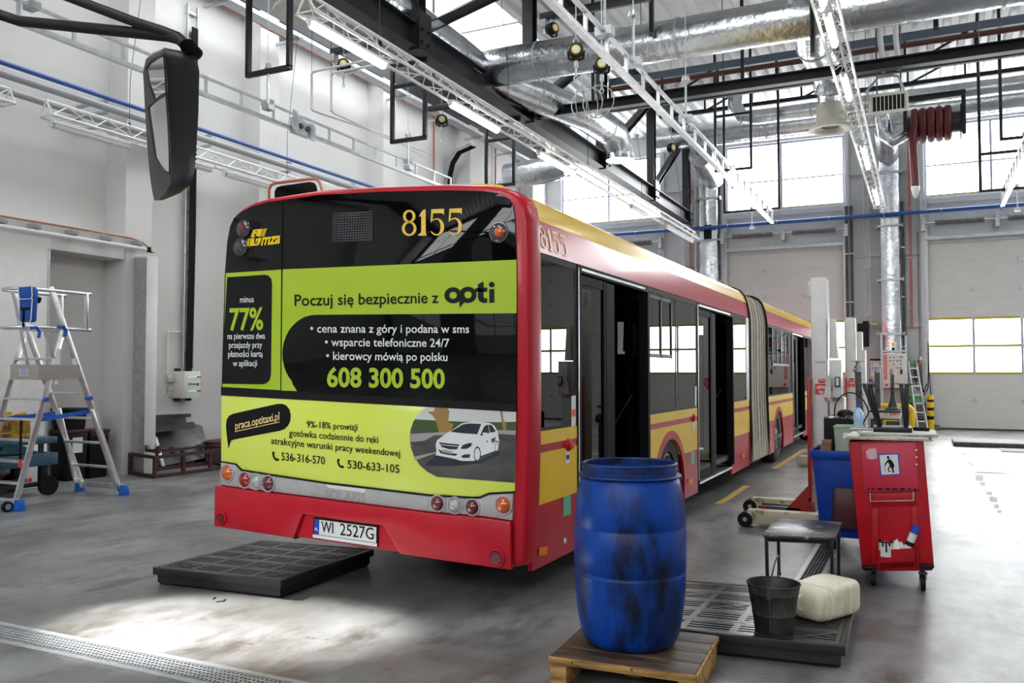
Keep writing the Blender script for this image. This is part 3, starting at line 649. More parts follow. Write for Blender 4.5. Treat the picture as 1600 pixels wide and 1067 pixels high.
# silver lamp band
sv = MB()
rpoly(sv, [(347, 722), (371, 725), (377.5, 735), (433, 744), (511, 755), (671, 774.5), (741, 778.5), (752, 778), (767, 771.5), (803, 769), (802, 813), (756.5, 806), (671, 798.5), (433, 768.5), (347, 757.5)], .016, 0, .03)
band = sv.build('lamp_band', 'bus_silver', bus, bevel=.006)
hs = MB()
for q in ([(511, 756.5), (575, 763.5), (572, 769), (516, 761.5)],): rpoly(hs, q, .020, 0, .004)
for a, b in (((374, 727), (373, 760)), ((433, 743), (432, 768)), ((671, 775), (671, 798)), ((742, 779), (740, 804)), ((394, 737), (393, 763)), ((412, 740), (411, 765.5)), ((699, 777), (698, 801)), ((727, 778), (726, 803))): MB().bar(RP(*a, .0165), RP(*b, .0165), .004, .003, 0, (0, 1, 0)).build('panel_seam', 'grey_pipe', band, smooth=False)
hs.build('handle_recess', 'white', band, smooth=False)
em = MB(); write(em, 'SOLARIS', (510, 777), (574, 784.5), 12.5, lambda x, y: RP(x, y, .0172), 0, .004)
em.build('maker_lettering', mat('embossed grey', (.30, .30, .305), .4), band, smooth=False)
def dome(mb, px, py, r, d, off=.017, m=0, n=20):
    c = RP(px, py, off); mb.lathe([(0, -d), (r * .45, -d * .88), (r * .8, -d * .5), (r, 0), (r, .012)], c, n, m, axis='y')
def lamp(name, px, py, r, mt, parent, d=.028, housing=None):
    m2 = MB(); dome(m2, px, py, r, d); o = m2.build(name, mt, parent); return o
for px, py, r, mt, nm in ((357.5, 739, .055, 'lens_orange', 'orange_indicator'), (384.7, 749.5, .053, 'lens_red', 'red_tail_lamp'), (403, 752, .053, 'lens_clear', 'clear_reversing_lamp'), (421.5, 755, .053, 'lens_dark', 'red_tail_lamp'),
                          (685.6, 786, .047, 'lens_dark', 'red_tail_lamp'), (713, 789, .047, 'lens_clear', 'clear_reversing_lamp'), (740, 792, .047, 'lens_dark', 'red_tail_lamp'), (788.4, 789, .052, 'lens_orange', 'orange_indicator')):
    o = lamp(nm, px, py, r, mt, bus); c = RP(px, py, .018); MB().torus(c, r + .006, .007, 'y', 24, 6).build('bezel', 'bus_silver', o)
for px, py, r, mt, ir in ((382, 357.5, .062, 'lens_smoke', 'lens_dark'), (377.5, 386, .064, 'lens_smoke', 'lens_smoke'), (780.5, 363.5, .064, 'lens_smoke', 'lens_orange')):
    o = lamp('upper_lamp', px, py, r * .92, mt, bus, .02); c = RP(px, py, .03); MB().torus(RP(px, py, .014), r, .006, 'y', 24, 6).build('bezel', 'lens_smoke', o)
    MB().lathe([(0, -.016), (r * .4, -.012), (r * .55, 0)], RP(px + (2 if px > 500 else 1), py, .030), 16, 0, 'y').build('bulb_lens', ir, o)
for px, py, r in ((353, 808, .036), (781, 869.5, .045)):
    m2 = MB(); c = RP(px, py, .05); m2.lathe([(0, -.012), (r * .9, -.012), (r, 0), (r, .01)], c, 20, 0, 'y'); o = m2.build('reflector', 'lens_dark', bus)
    MB().torus(RP(px, py, .052), r + .006, .009, 'y', 24, 6).build('bezel', 'bus_red', o)
gr = MB()
for i in range(12):
    a = RP(523 + .0 * i, 334.5 + i * 3.9, .014); b = RP(584, 331.5 + i * 3.9, .014); gr.bar(a, b, .008, .004, 0, (0, 1, 0))
for i in range(16):
    a = RP(523 + i * 4.05, 334.5 - i * .2, .0145); b = RP(521.5 + i * 4.05, 379.5 - i * .2, .0145); gr.bar(a, b, .006, .004, 0, (0, 1, 0))
gr.build('vent_grille', 'dark_metal', bus, smooth=False)
# red bumper with the recess for the number plate
bp = MB(); rpoly(bp, [(342, 758), (433, 770), (671, 800), (756, 807.5), (802, 814), (803, 888.5), (700, 874), (630, 863.5), (604.5, 819.5), (540, 811.5), (478, 801.5), (465, 839), (455, 838), (341, 820.5)], .045, 0, .045)
bump = bp.build('bumper', 'bus_red', bus, bevel=.008)
MB().prism([RP(*q, .012) for q in ((466, 838), (479, 802), (540, 811), (604, 819), (628, 862))], (0, .012, 0)).build('plate_recess', 'bus_red', bus, smooth=False)
pl = MB(); rpoly(pl, [(493.8, 807.5), (593.5, 820.8), (593, 853.5), (492.5, 839)], .026, 1, .012)
rpoly(pl, [(495.5, 810), (591.6, 822.8), (591.2, 846.8), (494.8, 833)], .028, 0, .003); rpoly(pl, [(495.5, 810), (503, 811), (502.3, 833.8), (494.8, 832.8)], .0295, 2, .002)
rpoly(pl, [(493, 833.6), (592.8, 848), (592.6, 853), (492.8, 838.6)], .029, 0, .003)
write(pl, 'WI', (506, 829.5), (525, 832), 16.5, lambda x, y: RP(x, y, .031), 3, .01)
write(pl, '2527G', (535.5, 834.5), (588, 841.8), 18, lambda x, y: RP(x, y, .031), 3, .006)
write(pl, 'PL', (496.3, 827.5), (501.6, 828.2), 4.2, lambda x, y: RP(x, y, .0318), 0, .02)
pl.build('number_plate', ['ad_white', 'black_plastic', 'plate_blue', 'ad_text'], bus, smooth=False)

# ---- bodies: rear section and front section share their builder pieces
def span(mb, i0, i1, y0, y1, m=0, t=.03):
    """skin between two points of the cross section, along the bus"""
    P = SIDE[i0:i1 + 1]
    def off(k):
        a = Vector(P[max(0, k - 1)]); b = Vector(P[min(len(P) - 1, k + 1)]); d = (b - a).normalized(); return Vector((-d.y, d.x)) * t
    outer = [(p[0], p[1]) for p in P]; inner = [(p[0] + off(k).x, p[1] + off(k).y) for k, p in enumerate(P)]
    loop = outer + inner[::-1]
    mb.loft([[Vector((x, y0, z)) for x, z in loop], [Vector((x, y1, z)) for x, z in loop]], m)
    return mb
def side_rect(mb, y0, y1, z0, z1, m=0, off=0.0, th=.03):
    return mb.bx(XS + off - th, XS + off, y0, y1, z0, z1, m)
def skirt(mb, y0, y1, zyb, z0=.22, arch=None, extra=0.0):
    """yellow panel with a red stripe over a red skirt, cut by a wheel arch; materials 0 yellow 1 red"""
    ac = arch
    def cut(za, zb):
        if ac is None: return [[(y0, za), (y1, za), (y1, zb), (y0, zb)]]
        c, zc, r = ac; n = 24
        if zb <= zc or za >= zc + r: return [[(y0, za), (y1, za), (y1, zb), (y0, zb)]] if za >= zc + r else [[(y0, za), (c - r, za), (c - r, zb), (y0, zb)], [(c + r, za), (y1, za), (y1, zb), (c + r, zb)]]
        pts = []
        za2 = max(za, zc)
        def half(sg):
            out = []
            t0 = math.asin(max(0, min(1, (za - zc) / r))); t1 = math.asin(min(1, (zb - zc) / r))
            if za < zc: out.append((c + sg * r, za))
            for i in range(n + 1):
                t = t0 + (t1 - t0) * i / n; out.append((c + sg * r * math.cos(t), zc + r * math.sin(t)))
            return out
        left, right = half(-1), half(1)
        if zb >= zc + r: return [[(y0, za)] + left + right[::-1][1:] + [(y1, za), (y1, zb), (y0, zb)]]
        return [[(y0, za)] + left + [(y0, zb)], right + [(y1, zb), (y1, za)]]
    for za, zb, m in ((1.075, 1.165, 0), (1.022, 1.075, 1), (zyb, 1.022, 0), (z0, zyb, 1)):
        for poly in cut(za, zb):
            if len(poly) > 2: mb.prism([(XS, y, z) for y, z in poly], (-.03, 0, 0), m)
    if ac:
        c, zc, r = ac; n = 26; R = r + .085
        for i in range(n):
            a, b = math.pi * i / n, math.pi * (i + 1) / n
            mb.hexa([(XS - .01, c + r * math.cos(a), zc + r * math.sin(a)), (XS + .004, c + r * math.cos(a), zc + r * math.sin(a)), (XS + .004, c + R * math.cos(a), zc + R * math.sin(a)), (XS - .01, c + R * math.cos(a), zc + R * math.sin(a))],
                    [(XS - .01, c + r * math.cos(b), zc + r * math.sin(b)), (XS + .004, c + r * math.cos(b), zc + r * math.sin(b)), (XS + .004, c + R * math.cos(b), zc + R * math.sin(b)), (XS - .01, c + R * math.cos(b), zc + R * math.sin(b))], 1)
    return mb
A1 = (8.46, .36, .53); A2 = (15.55, .36, .53); A3 = (20.9, .36, .53)
# rear section 5.06 .. 12.8, front section 14.35 .. 22.9
for a in ((5.08, 5.88, .68, .272), (7.64, 9.58, .70, .22, A1), (11.47, 12.78, .70), (14.37, 17.35, .76, .22, A2), (18.9, 20.0, .76), (20.0, 22.8, .76, .22, A3)):
    sk = MB(); skirt(sk, *a); sk.build('side_panel', ['bus_yellow', 'bus_red_side'], bus, angle=20)
for y0, y1 in ((5.07, 12.8), (14.35, 22.85)):
    m2 = MB(); span(m2, 3, 5, y0, y1); m2.build('cantrail_panel', 'bus_cantrail', bus, angle=60)
    m2 = MB(); span(m2, 5, 9, y0, y1); m2.build('roof_edge', 'bus_fairing', bus, angle=60)
    m2 = MB(); span(m2, 9, 13, y0, y1); m2.build('roof', 'white', bus, angle=60)
    m2 = MB(); span(m2, 13, 15, y0, y1); span(m2, 17, 18, y0, y1, t=.05); m2.build('left_side', 'bus_red', bus, angle=60)
    m2 = MB(); span(m2, 15, 17, y0, y1, t=.012); m2.build('left_window', 'bus_glass', bus, angle=60)
    m2 = MB().bx(-4.80, -2.32, y0 + .8, y1 - .02, .42, .48).bx(-4.70, -2.55, y0 + 1.9, y1 - .05, .26, .40); m2.build('floor_pan', 'bus_inside', bus, smooth=False)
    MB().bx(-4.74, -2.36, y0 + .05, y1 - .02, 2.40, 2.44).build('inner_ceiling', 'bus_inside', bus, smooth=False)
fe = MB().loft([[Vector((x, 22.85, z)) for x, z in SIDE], [Vector((-3.57 + (x + 3.57) * .96, 23.0, 1.5 + (z - 1.5) * .97)) for x, z in SIDE]])
fe.build('front_end', 'bus_red', bus, angle=50)
MB().bx(-4.76, -2.36, 5.2, 5.75, .47, 1.6).bx(-4.76, -3.3, 5.2, 6.6, .50, 2.2).build('engine_housing', 'bus_inside', bus, smooth=False)
# windows
def pane(y0, y1, z0=1.165, z1=2.355, frame=True, vent=False):
    g = MB().bx(XS - .010, XS - .003, y0 + .03, y1 - .03, z0 + .02, z1 - .02); o = g.build('side_window', 'bus_glass', bus, smooth=False)
    f = MB()
    f.bx(XS - .03, XS, y0, y0 + .035, z0, z1).bx(XS - .03, XS, y1 - .035, y1, z0, z1).bx(XS - .03, XS, y0 + .035, y1 - .035, z0, z0 + .022).bx(XS - .03, XS, y0 + .035, y1 - .035, z1 - .04, z1)
    f.build('window_frame', 'black_rubber', o, smooth=False)
    return o
pane(5.09, 5.88)
o = pane(7.66, 9.58)
f = MB()
for yv in (7.70, 8.10, 8.48): f.bx(XS - .012, XS + .006, yv, yv + .035, 1.70, 2.29)
f.bx(XS - .012, XS + .006, 7.70, 8.515, 1.70, 1.735).bx(XS - .012, XS + .006, 7.70, 8.515, 2.26, 2.29); f.build('opening_light', 'black_plastic', o, smooth=False)
MB().bx(XS - .02, XS + .002, 8.67, 8.68, 1.17, 2.33).build('bar', 'dark_metal', o, smooth=False)
pane(11.50, 12.76)
MB().bx(XS - .03, XS + .003, 12.55, 12.78, 1.165, 2.355).build('pillar_trim', 'bus_silver', bus)
o = pane(14.37, 17.35)
f = MB()
for yv in (14.9, 15.4, 15.85, 16.35, 16.85): f.bx(XS - .012, XS + .005, yv, yv + .05, 1.68, 2.31)
f.bx(XS - .012, XS + .005, 14.9, 16.9, 1.68, 1.72); f.build('opening_light', 'black_plastic', o, smooth=False)
pane(18.95, 19.95); pane(20.0, 22.8)
# doorways: frame, a folding leaf standing shut and a leaf folded inward
def doorway(y0, y1, w):
    fr = MB()
    fr.bx(XS - .06, XS + .004, y0 - .05, y0 + .02, .30, 2.36).bx(XS - .06, XS + .004, y1 - .03, y1 + .03, .30, 2.36).bx(XS - .05, XS + .002, y0 + .02, y1 - .03, 2.30, 2.36)
    fo = fr.build('door_frame', 'door_black', bus, smooth=False)
    MB().bx(XS - .02, XS + .012, y0 + .03, y1 - .05, 2.315, 2.335).bx(XS - .02, XS + .010, y0 - .035, y0 - .02, .35, 2.33).build('trim_strip', 'alu', fo, smooth=False)
    MB().bx(XS - .25, XS + .01, y0, y1, .30, .325).build('step_edge', 'alu', fo, smooth=False)
    # near leaf, in the plane of the side
    l = MB(); a, b = y0 + .03, y0 + w
    l.bx(XS - .045, XS - .012, a, a + .05, .36, 2.29).bx(XS - .055, XS - .008, b - .05, b, .36, 2.29).bx(XS - .045, XS - .012, a + .05, b - .05, .36, .44).bx(XS - .045, XS - .012, a + .05, b - .05, 2.22, 2.29)
    lf = l.build('door_leaf', 'door_black', bus, smooth=False)
    MB().bx(XS - .03, XS - .022, a + .05, b - .05, .44, 2.22).build('door_glass', 'bus_glass', lf, smooth=False)
    MB().bx(XS - .075, XS - .005, b, b + (.20 if w > .5 else .06), .37, 2.28).build('rubber_edge', 'door_black', lf, smooth=False)
    # far leaf folded in, standing across the doorway
    l = MB(); yy = y1 - .07
    l.bx(XS - .62, XS + .035, yy, yy + .035, .36, .44).bx(XS - .62, XS + .035, yy, yy + .035, 2.22, 2.29).bx(XS - .62, XS - .57, yy, yy + .035, .44, 2.22).bx(XS - .04, XS + .045, yy - .01, yy + .05, .36, 2.29)
    lf = l.build('door_leaf', 'door_black', bus, smooth=False)
    MB().bx(XS - .57, XS - .04, yy + .012, yy + .02, .44, 2.22).build('door_glass', 'bus_black', lf, smooth=False)
    MB().cyl((XS - .10, yy - .05, 1.35), (XS - .35, yy - .05, .95), .007, 8).build('grab_rail', 'dark_metal', lf)
doorway(5.93, 7.62, .62); doorway(9.64, 11.45, .72); doorway(17.40, 18.92, .55)
MB().prism([PY(x, y, 7.35) for x, y in ((965, 503), (974, 503), (974, 506), (973, 549), (976, 549), (976, 553), (965, 553))], (0, .004, 0)).build('taped_notice', 'label_paper', bus, smooth=False)
# seats and rails inside
for y in (8.2, 9.1, 12.0, 15.0, 15.9, 16.7):
    for x in (-4.45, -3.95, -2.75):
        s_ = MB().bx(x - .2, x + .2, y - .2, y + .22, .75, .85).bx(x - .2, x + .2, y + .17, y + .25, .85, 1.38).bx(x - .06, x + .06, y - .05, y + .05, .36, .75); s_.build('passenger_seat', 'seat', bus, bevel=.02)
for y in (6.0, 7.9, 9.9, 11.3): MB().cyl((-2.95, y, .36), (-2.95, y, 2.4), .017, 8).build('hand_pole', 'yellow_steel', bus)
# bellows
bl = MB(); rings = []; n = 9
for i in range(2 * n + 1):
    y = 12.80 + 1.55 * i / (2 * n); k = 1.0 if i % 2 == 0 else .96
    rings.append([Vector((-3.57 + (x + 3.57) * k * .995, y, 1.5 + (z - 1.5) * k * .985)) for x, z in SIDE])
bl.loft(rings, caps=False); blo = bl.build('bellows', 'bellows', bus, angle=12)
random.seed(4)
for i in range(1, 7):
    y = 12.80 + 1.55 * i / 7 + random.uniform(-.03, .03); MB().tube([(-3.57 + (x + 3.57) * .992, y, 1.5 + (z - 1.5) * .985) for x, z in SIDE], .004 + .005 * random.random(), 5, closed=True).build('fold_gap_shade', 'dark_metal', blo)  # dark rings stand for the shaded gaps between the folds
for y in (12.80, 14.33):
    m2 = MB(); m2.tube([(x + (.005 if x > -3 else 0), y, z) for x, z in SIDE], .018, 6, closed=True); m2.build('bellows_frame', 'black_rubber', bus)
# wheels
def wheel(y, x, sd):
    m2 = MB(); m2.lathe([(.28, -.14), (.40, -.15), (.46, -.12), (.48, -.06), (.48, .06), (.46, .12), (.40, .15), (.28, .14), (.28, -.14)], (x, y, .48), 36, 0, 'x')
    w = m2.build('wheel', 'tyre', bus)
    r = MB(); r.lathe([(.285, .11 * sd), (.25, .13 * sd), (.22, .05 * sd), (.12, .03 * sd), (.11, .12 * sd), (0, .13 * sd)], (x, y, .48), 24, 0, 'x')
    for k in range(10): a = k * math.pi / 5; r.cyl((x + .03 * sd, y + .17 * math.cos(a), .48 + .17 * math.sin(a)), (x + .07 * sd, y + .17 * math.cos(a), .48 + .17 * math.sin(a)), .016, 6)
    r.build('rim', 'rim', w)
for y in (8.46, 15.55, 20.9):
    wheel(y, -2.47, 1); wheel(y, -4.62, -1)
    MB().lathe([(.60, -.16), (.60, .16)], (-2.50, y, .40), 24, 0, 'x', 0, math.pi).bx(-2.75, -2.7, y - .6, y + .6, .3, 1.0).build('wheel_housing', 'bus_inside', bus)
MB().cyl((-4.5, 8.46, .45), (-2.6, 8.46, .45), .10, 12).bx(-4.3, -2.9, 6.3, 7.6, .26, .36).bx(-3.9, -3.3, 9, 14, .22, .32).build('underbody', 'bus_inside', bus, smooth=False)
MB().cyl((-4.30, 5.6, .36), (-4.30, 5.15, .33), .032, 12).build('exhaust_pipe', 'dark_metal', bus)
# small things on the side
L = MB(); digits(L, lambda x, y: Vector((XS - .012 + .012 + .006, PX(x, y, XS).y, PX(x, y, XS).z)), 0, [])
def side_digit(ch, pts):                                   # four corners on the cantrail, pixel corners of the figure
    (ax, ay), (bx_, by_), (cx_, cy_), (dx_, dy_) = pts
    def place(u, v):
        x = ax + (bx_ - ax) * u + (dx_ - ax) * v + (ax - bx_ + cx_ - dx_) * u * v; y = ay + (by_ - ay) * u + (dy_ - ay) * v + (ay - by_ + cy_ - dy_) * u * v
        p = PX(x, y, XS); z = p.z; bulge = 0 if z < 2.36 else -.015 * (z - 2.36) / .12 if z < 2.48 else -.015 - .025 * (z - 2.48) / .10
        return Vector((XS + bulge + .006, p.y, z))
    digits(L, place, 0, [(ch, (0, 0, 1, 1))])
for ch, q in (('8', ((846, 349), (856, 354), (856.5, 390), (846.5, 386))), ('1', ((858, 355), (864, 358), (864.5, 394), (858.5, 391))), ('5', ((866, 358), (876, 362.5), (876.5, 397.5), (866.5, 394))), ('5', ((878, 363), (887.5, 367), (888, 402), (878.5, 398)))): side_digit(ch, q)
L.build('fleet_number', 'ad_paleyellow', bus, smooth=False)
def sdisc(name, px, py, r, mt, d=.02):
    m2 = MB(); c = SP(px, py, .001); m2.lathe([(0, d), (r * .6, d * .9), (r, 0), (r, -.01)], c, 18, 0, 'x'); return m2.build(name, mt, bus)
def squad(name, pts, mt, off=.004):
    m2 = MB(); P = [SP(x, y, off) for x, y in pts]; m2.prism(P, (-.004, 0, 0)); return m2.build(name, mt, bus, smooth=False)
o = sdisc('door_button', 887.5, 695, .05, 'bus_red', .03); MB().lathe([(0, .045), (.02, .045), (.022, .028)], SP(888, 696, .001), 14, 0, 'x').build('button', 'lens_orange', o)
squad('pushchair_sticker', [(883, 704), (889.5, 703), (889.5, 723), (883, 724)], 'label_paper'); squad('pushchair_picture', [(884, 711), (888.5, 710.3), (888.5, 717), (884, 718)], 'ad_text', .006)
squad('green_sticker', [(880, 776.5), (891, 773), (891, 803), (879.5, 807)], 'sticker_green')
squad('white_red_sticker', [(892.5, 619), (899, 617.5), (899, 665), (892.5, 666.5)], 'label_paper', .003); squad('red_picture', [(893.2, 640), (898.3, 639), (898.3, 650), (893.2, 651)], 'sign_red', .005)
squad('white_sticker', [(1085.5, 604), (1088, 603.5), (1088, 634), (1085.5, 635)], 'label_paper', .003)
sdisc('filler_cap', 882.5, 845, .022, 'label_paper', .008)
for q in ([(840, 855.5), (853, 853), (853, 866), (840, 868)], [(1074, 748.5), (1081, 747), (1081, 755), (1074, 756)], [(1158, 709.5), (1162.5, 708.5), (1162.5, 714.5), (1158, 715.5)], [(1201, 690), (1204, 689.3), (1204, 695.5), (1201, 696)]): squad('side_marker', q, 'marker_orange', .012)
squad('green_sticker', [(1079, 706), (1085, 705), (1085, 724), (1079, 725.5)], 'sticker_green')
o = sdisc('door_button', 1083, 653, .045, 'bus_red', .03); squad('pushchair_sticker', [(1081, 661), (1085, 660), (1085, 672), (1081, 673)], 'label_paper')
# roof cowl at the rear left: a hood with an open black mouth facing back
yc = 5.6
cw = [PY(x, y, yc) for x, y in ((421, 311), (421, 297), (424, 289), (432, 285.5), (485, 279.5), (495, 280), (500, 285), (504, 300), (505, 301))]
ci = [PY(x, y, yc) for x, y in ((429, 311), (429, 299), (432, 293), (438, 290.5), (484, 284), (491, 285.5), (494.5, 290), (496.5, 300), (497, 302))]
m2 = MB(); zb = 2.86
def shell(P): return P
ring_o0 = [Vector((p.x, yc, max(p.z, zb))) for p in cw]; ring_o1 = [Vector((-4.1 + (p.x + 4.1) * .94, yc + 1.6, max(zb, p.z - .04))) for p in cw]
ring_i0 = [Vector((p.x, yc, max(p.z, zb))) for p in ci]; ring_i1 = [p + Vector((0, .5, 0)) for p in ring_i0]
m2.loft([ring_o1, ring_o0], caps=False, closed=False, m=1); m2.loft([ring_o0, ring_i0], caps=False, closed=False, m=1); m2.loft([ring_i0, ring_i1], caps=False, closed=False, m=0); m2.flat(ring_i1, 0); m2.flat(ring_o1, 1)
cowl = m2.build('roof_cowl', ['black_plastic', 'white'], bus, angle=50)
MB().tube([p + Vector((0, -.004, 0)) for p in ring_o0], .012, 6).build('cowl_rim', 'red_pipe', cowl)
# ================================================================ foreground: mirror, drum, pallets, bucket, table
def mirror():
    t = thing('bus_side_mirror', 'big black bus wing mirror with two mirror glasses hanging from two black arms', 'mirror', PY(270, 313, 2.3))
    rows = [(76, 254, 256, 262), (82, 240, 256, 297), (92, 228, 257.5, 308), (112, 223.5, 258.5, 311.5), (180, 227, 262, 310), (235, 230.5, 264.5, 306.5), (268, 233.5, 266, 304), (288, 236, 266, 298), (302, 238.5, 258, 281), (313, 241, 247, 254)]
    rings = []
    for y, l, e, r in rows:
        PL, PE, PR = PY(l, y, 2.36), PY(e, y, 2.14), PY(r, y, 2.25)
        bk = lambda P, k: _C + (P - _C) * k
        rings.append([PL, PL.lerp(PE, .5), PE, PE.lerp(PR, .35) + Vector((0, -.012, 0)), PE.lerp(PR, .75) + Vector((0, -.008, 0)), PR, bk(PR.lerp(PE, .06), 1.045), bk(PR.lerp(PE, .55), 1.10), bk(PL.lerp(PE, .15), 1.04)])
    h = MB().loft(rings); h.build('housing', 'mirror_black', t, angle=48)
    A, B, C_ = PY(227, 180, 2.36), PY(262, 180, 2.14), PY(223.5, 112, 2.36)
    n = (B - A).cross(C_ - A).normalized()
    if n.dot(_C - A) < 0: n = -n
    def on(px, py, off):
        d = _ray(px, py); k = (A + n * off - _C).dot(n) / d.dot(n); return _C + d * k
    for nm, pts in (('upper_glass', [(229.5, 106), (235, 98), (245, 91), (256.5, 86), (259, 112), (260.5, 145), (252, 150), (243, 157), (240, 148), (233, 130)]), ('lower_glass', [(232.5, 168), (240, 160), (251, 152), (260, 148), (263, 185), (265.5, 235), (266, 270), (258, 268), (250, 258), (243, 246)])):
        P = [on(x, y, .004) for x, y in pts]
        g = MB().prism(P, -n * .003).build(nm, 'mirror_glass', t, smooth=False)
        MB().tube([p + n * .001 for p in P], .004, 5, closed=True).build('glass_rim', 'black_plastic', g)
    a = MB().tube([PY(x, y, Y) for x, y, Y in ((-420, -70, 1.5), (-120, -12, 2.0), (0, 23, 2.2), (30, 33, 2.22), (120, 42, 2.24), (210, 51, 2.26), (262, 56, 2.26), (280, 61, 2.26), (290, 70, 2.26), (296, 82, 2.26))], .0215, 14)
    a.build('lower_arm', 'black_plastic', t)
    a = MB().tube([PY(x, y, Y) for x, y, Y in ((-230, -150, 2.1), (90, -11, 2.2), (130, 4, 2.22), (215, 36, 2.24), (255, 49, 2.25), (278, 58, 2.26), (291, 70, 2.26))], .019, 14); a.build('upper_arm', 'black_plastic', t)
    c = MB()
    for i in range(5):
        p = PY(291 + i * 2.6, 68 + i * 4.0, 2.25); q = PY(292.5 + i * 2.6, 71 + i * 4.0, 2.25); c.tube([p, p.lerp(q, .5), q], [.020 + i * .0018, .027 + i * .002, .021 + i * .0018], 16)
    c.build('collar', 'black_rubber', t)
mirror()

# blue drum on the little pallet
dc = Vector((-1.41, 4.36, 0)); zb, zt = .148, 1.078
t = thing('plastic_drum', 'tall dirty blue plastic drum without lid standing on the small wooden pallet', 'drum', (dc.x, dc.y, zb))
prof = [(0, 0), (.205, 0), (.232, .012), (.252, .05), (.272, .14), (.285, .25), (.2905, .36), (.2905, .37), (.287, .375), (.287, .385), (.2915, .39), (.293, .48), (.2925, .60), (.289, .605), (.289, .615), (.292, .62), (.288, .70), (.278, .77), (.264, .83), (.254, .856), (.246, .864)]
body = MB().lathe([(r, z) for r, z in prof] + [(.246, .930), (.236, .930), (.236, .86), (.262, .78), (.280, .6), (.278, .3), (.24, .04), (0, .02)], (dc.x, dc.y, zb), 64)
body.build('body', 'drum_blue', t, angle=50)
MB().lathe([(.2475, .869), (.2475, .928), (.2345, .928), (.2345, .90)], (dc.x, dc.y, zb), 64).build('neck', 'drum_grime', t)
MB().lathe([(.244, .862), (.266, .862), (.270, .868), (.266, .874), (.244, .876)], (dc.x, dc.y, zb), 64).build('flange', 'drum_grime', t)
MB().torus((dc.x, dc.y, zb + .928), .243, .0075, 'z', 64, 8).torus((dc.x, dc.y, zb + .905), .2465, .004, 'z', 64, 6).build('rim', 'drum_grime', t)

def wood_pallet():
    c = Vector((-1.36, 4.31, 0)); rot = Matrix.Translation(c) @ Matrix.Rotation(math.radians(3.5), 4, 'Z')
    t = thing('wooden_pallet', 'small oily wooden pallet with pale worn edges carrying the blue drum', 'pallet', c)
    w, d = .36, .325
    def pc(nm, x0, x1, y0, y1, z0, z1, mt, bv=.004): MB(rot).bx(x0, x1, y0, y1, z0, z1).build(nm, mt, t, bevel=bv)
    for i in range(4):
        y0 = -d + i * .1625; pc('deck_board', -w, w, y0 + .002, y0 + .1605, .126, .147, 'wood_dark')
    pc('edge_strip', -w - .004, w + .004, -d - .012, -d + .0005, .122, .146, 'wood', .003)
    pc('edge_strip', w, w + .012, -d, d, .118, .145, 'wood', .003)
    for y0 in (-d, -.04, d - .08): pc('cross_board', -w, w, y0, y0 + .08, .105, .1245, 'wood')
    for x0 in (-w, -.045, w - .085): pc('runner', x0, x0 + .085, -d + (.005 if abs(x0 + .0425) > .1 else .26), d - .005, 0.0, .1035, 'wood', .006)
    MB(rot).cyl((.06, -d - .016, .135), (.06, -d - .010, .135), .006, 8).cyl((-.24, -d - .016, .133), (-.24, -d - .010, .133), .005, 8).build('nail_head', 'dark_metal', t)
wood_pallet()

def spill_pallet(quad, label, nu, nv):
    """black spill deck: tray below, slotted grid on top; quad = corners front-left, front-right, back-right, back-left at deck height"""
    fl, fr, br, bl = [Vector((*q, 0)) for q in quad]; H = .13
    def P(u, v, z): p = fl.lerp(fr, u).lerp(bl.lerp(br, u), v); return Vector((p.x, p.y, z))
    t = thing('spill_pallet', label, 'spill pallet', P(.5, .5, 0), 'black spill pallets on the floor')
    tr = MB(); e = .035
    def q4(u0, v0, u1, v1, z): return [P(u0, v0, z), P(u1, v0, z), P(u1, v1, z), P(u0, v1, z)]
    tr.hexa(q4(e, e, 1 - e, 1 - e, 0.0), q4(e * .6, e * .6, 1 - e * .6, 1 - e * .6, .02))
    for a in ((e * .6, e * .6, 1 - e * .6, e), (e * .6, 1 - e, 1 - e * .6, 1 - e * .6), (e * .6, e, e, 1 - e), (1 - e, e, 1 - e * .6, 1 - e)): tr.hexa(q4(*a, .02), q4(*a, .085))
    tr.build('sump_tray', 'spill_plastic', t, smooth=False)
    lip = MB()
    for a in ((0, 0, 1, .03), (0, .97, 1, 1), (0, .03, .03, .97), (.97, .03, 1, .97)): lip.hexa(q4(*a, .075), q4(*a, .128))
    lip.build('rim', 'spill_plastic', t, bevel=.004)
    g = MB(); wu, wv = .034, .046; zz = (.098, .126)
    for i in range(nu + 1): u = .03 + .94 * i / nu; g.hexa(q4(max(.03, u - wu / 2), .03, min(.97, u + wu / 2), .97, zz[0]), q4(max(.03, u - wu / 2), .03, min(.97, u + wu / 2), .97, zz[1]))
    for j in range(nv + 1): v = .03 + .94 * j / nv; g.hexa(q4(.03, max(.03, v - wv / 2), .97, min(.97, v + wv / 2), zz[0] + .0005), q4(.03, max(.03, v - wv / 2), .97, min(.97, v + wv / 2), zz[1] - .0005))
    for j in range(nv):
        for k in range(1, 5):
            v = .03 + .94 * (j + (k / 5)) / nv; g.hexa(q4(.03, v - .0092, .97, v + .0092, zz[0]), q4(.03, v - .0092, .97, v + .0092, zz[1] - .001))
    for i in range(nu):
        for j in range(nv):
            if (i + j) % 3 == 0: g.bar(P(.03 + .94 * i / nu, .03 + .94 * j / nv, .1138), P(.03 + .94 * (i + 1) / nu, .03 + .94 * (j + 1) / nv, .1138), .026, .026)
    g.build('slotted_deck', 'deck_top', t, smooth=False)
    return t
spill_pallet([(-5.12, 4.56), (-3.99, 4.64), (-4.03, 5.80), (-5.12, 5.71)], 'black slotted spill pallet lying empty, half under the rear of the bus', 4, 5)
spill_pallet([(-1.56, 4.70), (-.39, 4.82), (-.41, 6.02), (-1.52, 5.87)], 'black slotted spill pallet on the floor behind the blue drum, carrying bucket and canister', 4, 5)

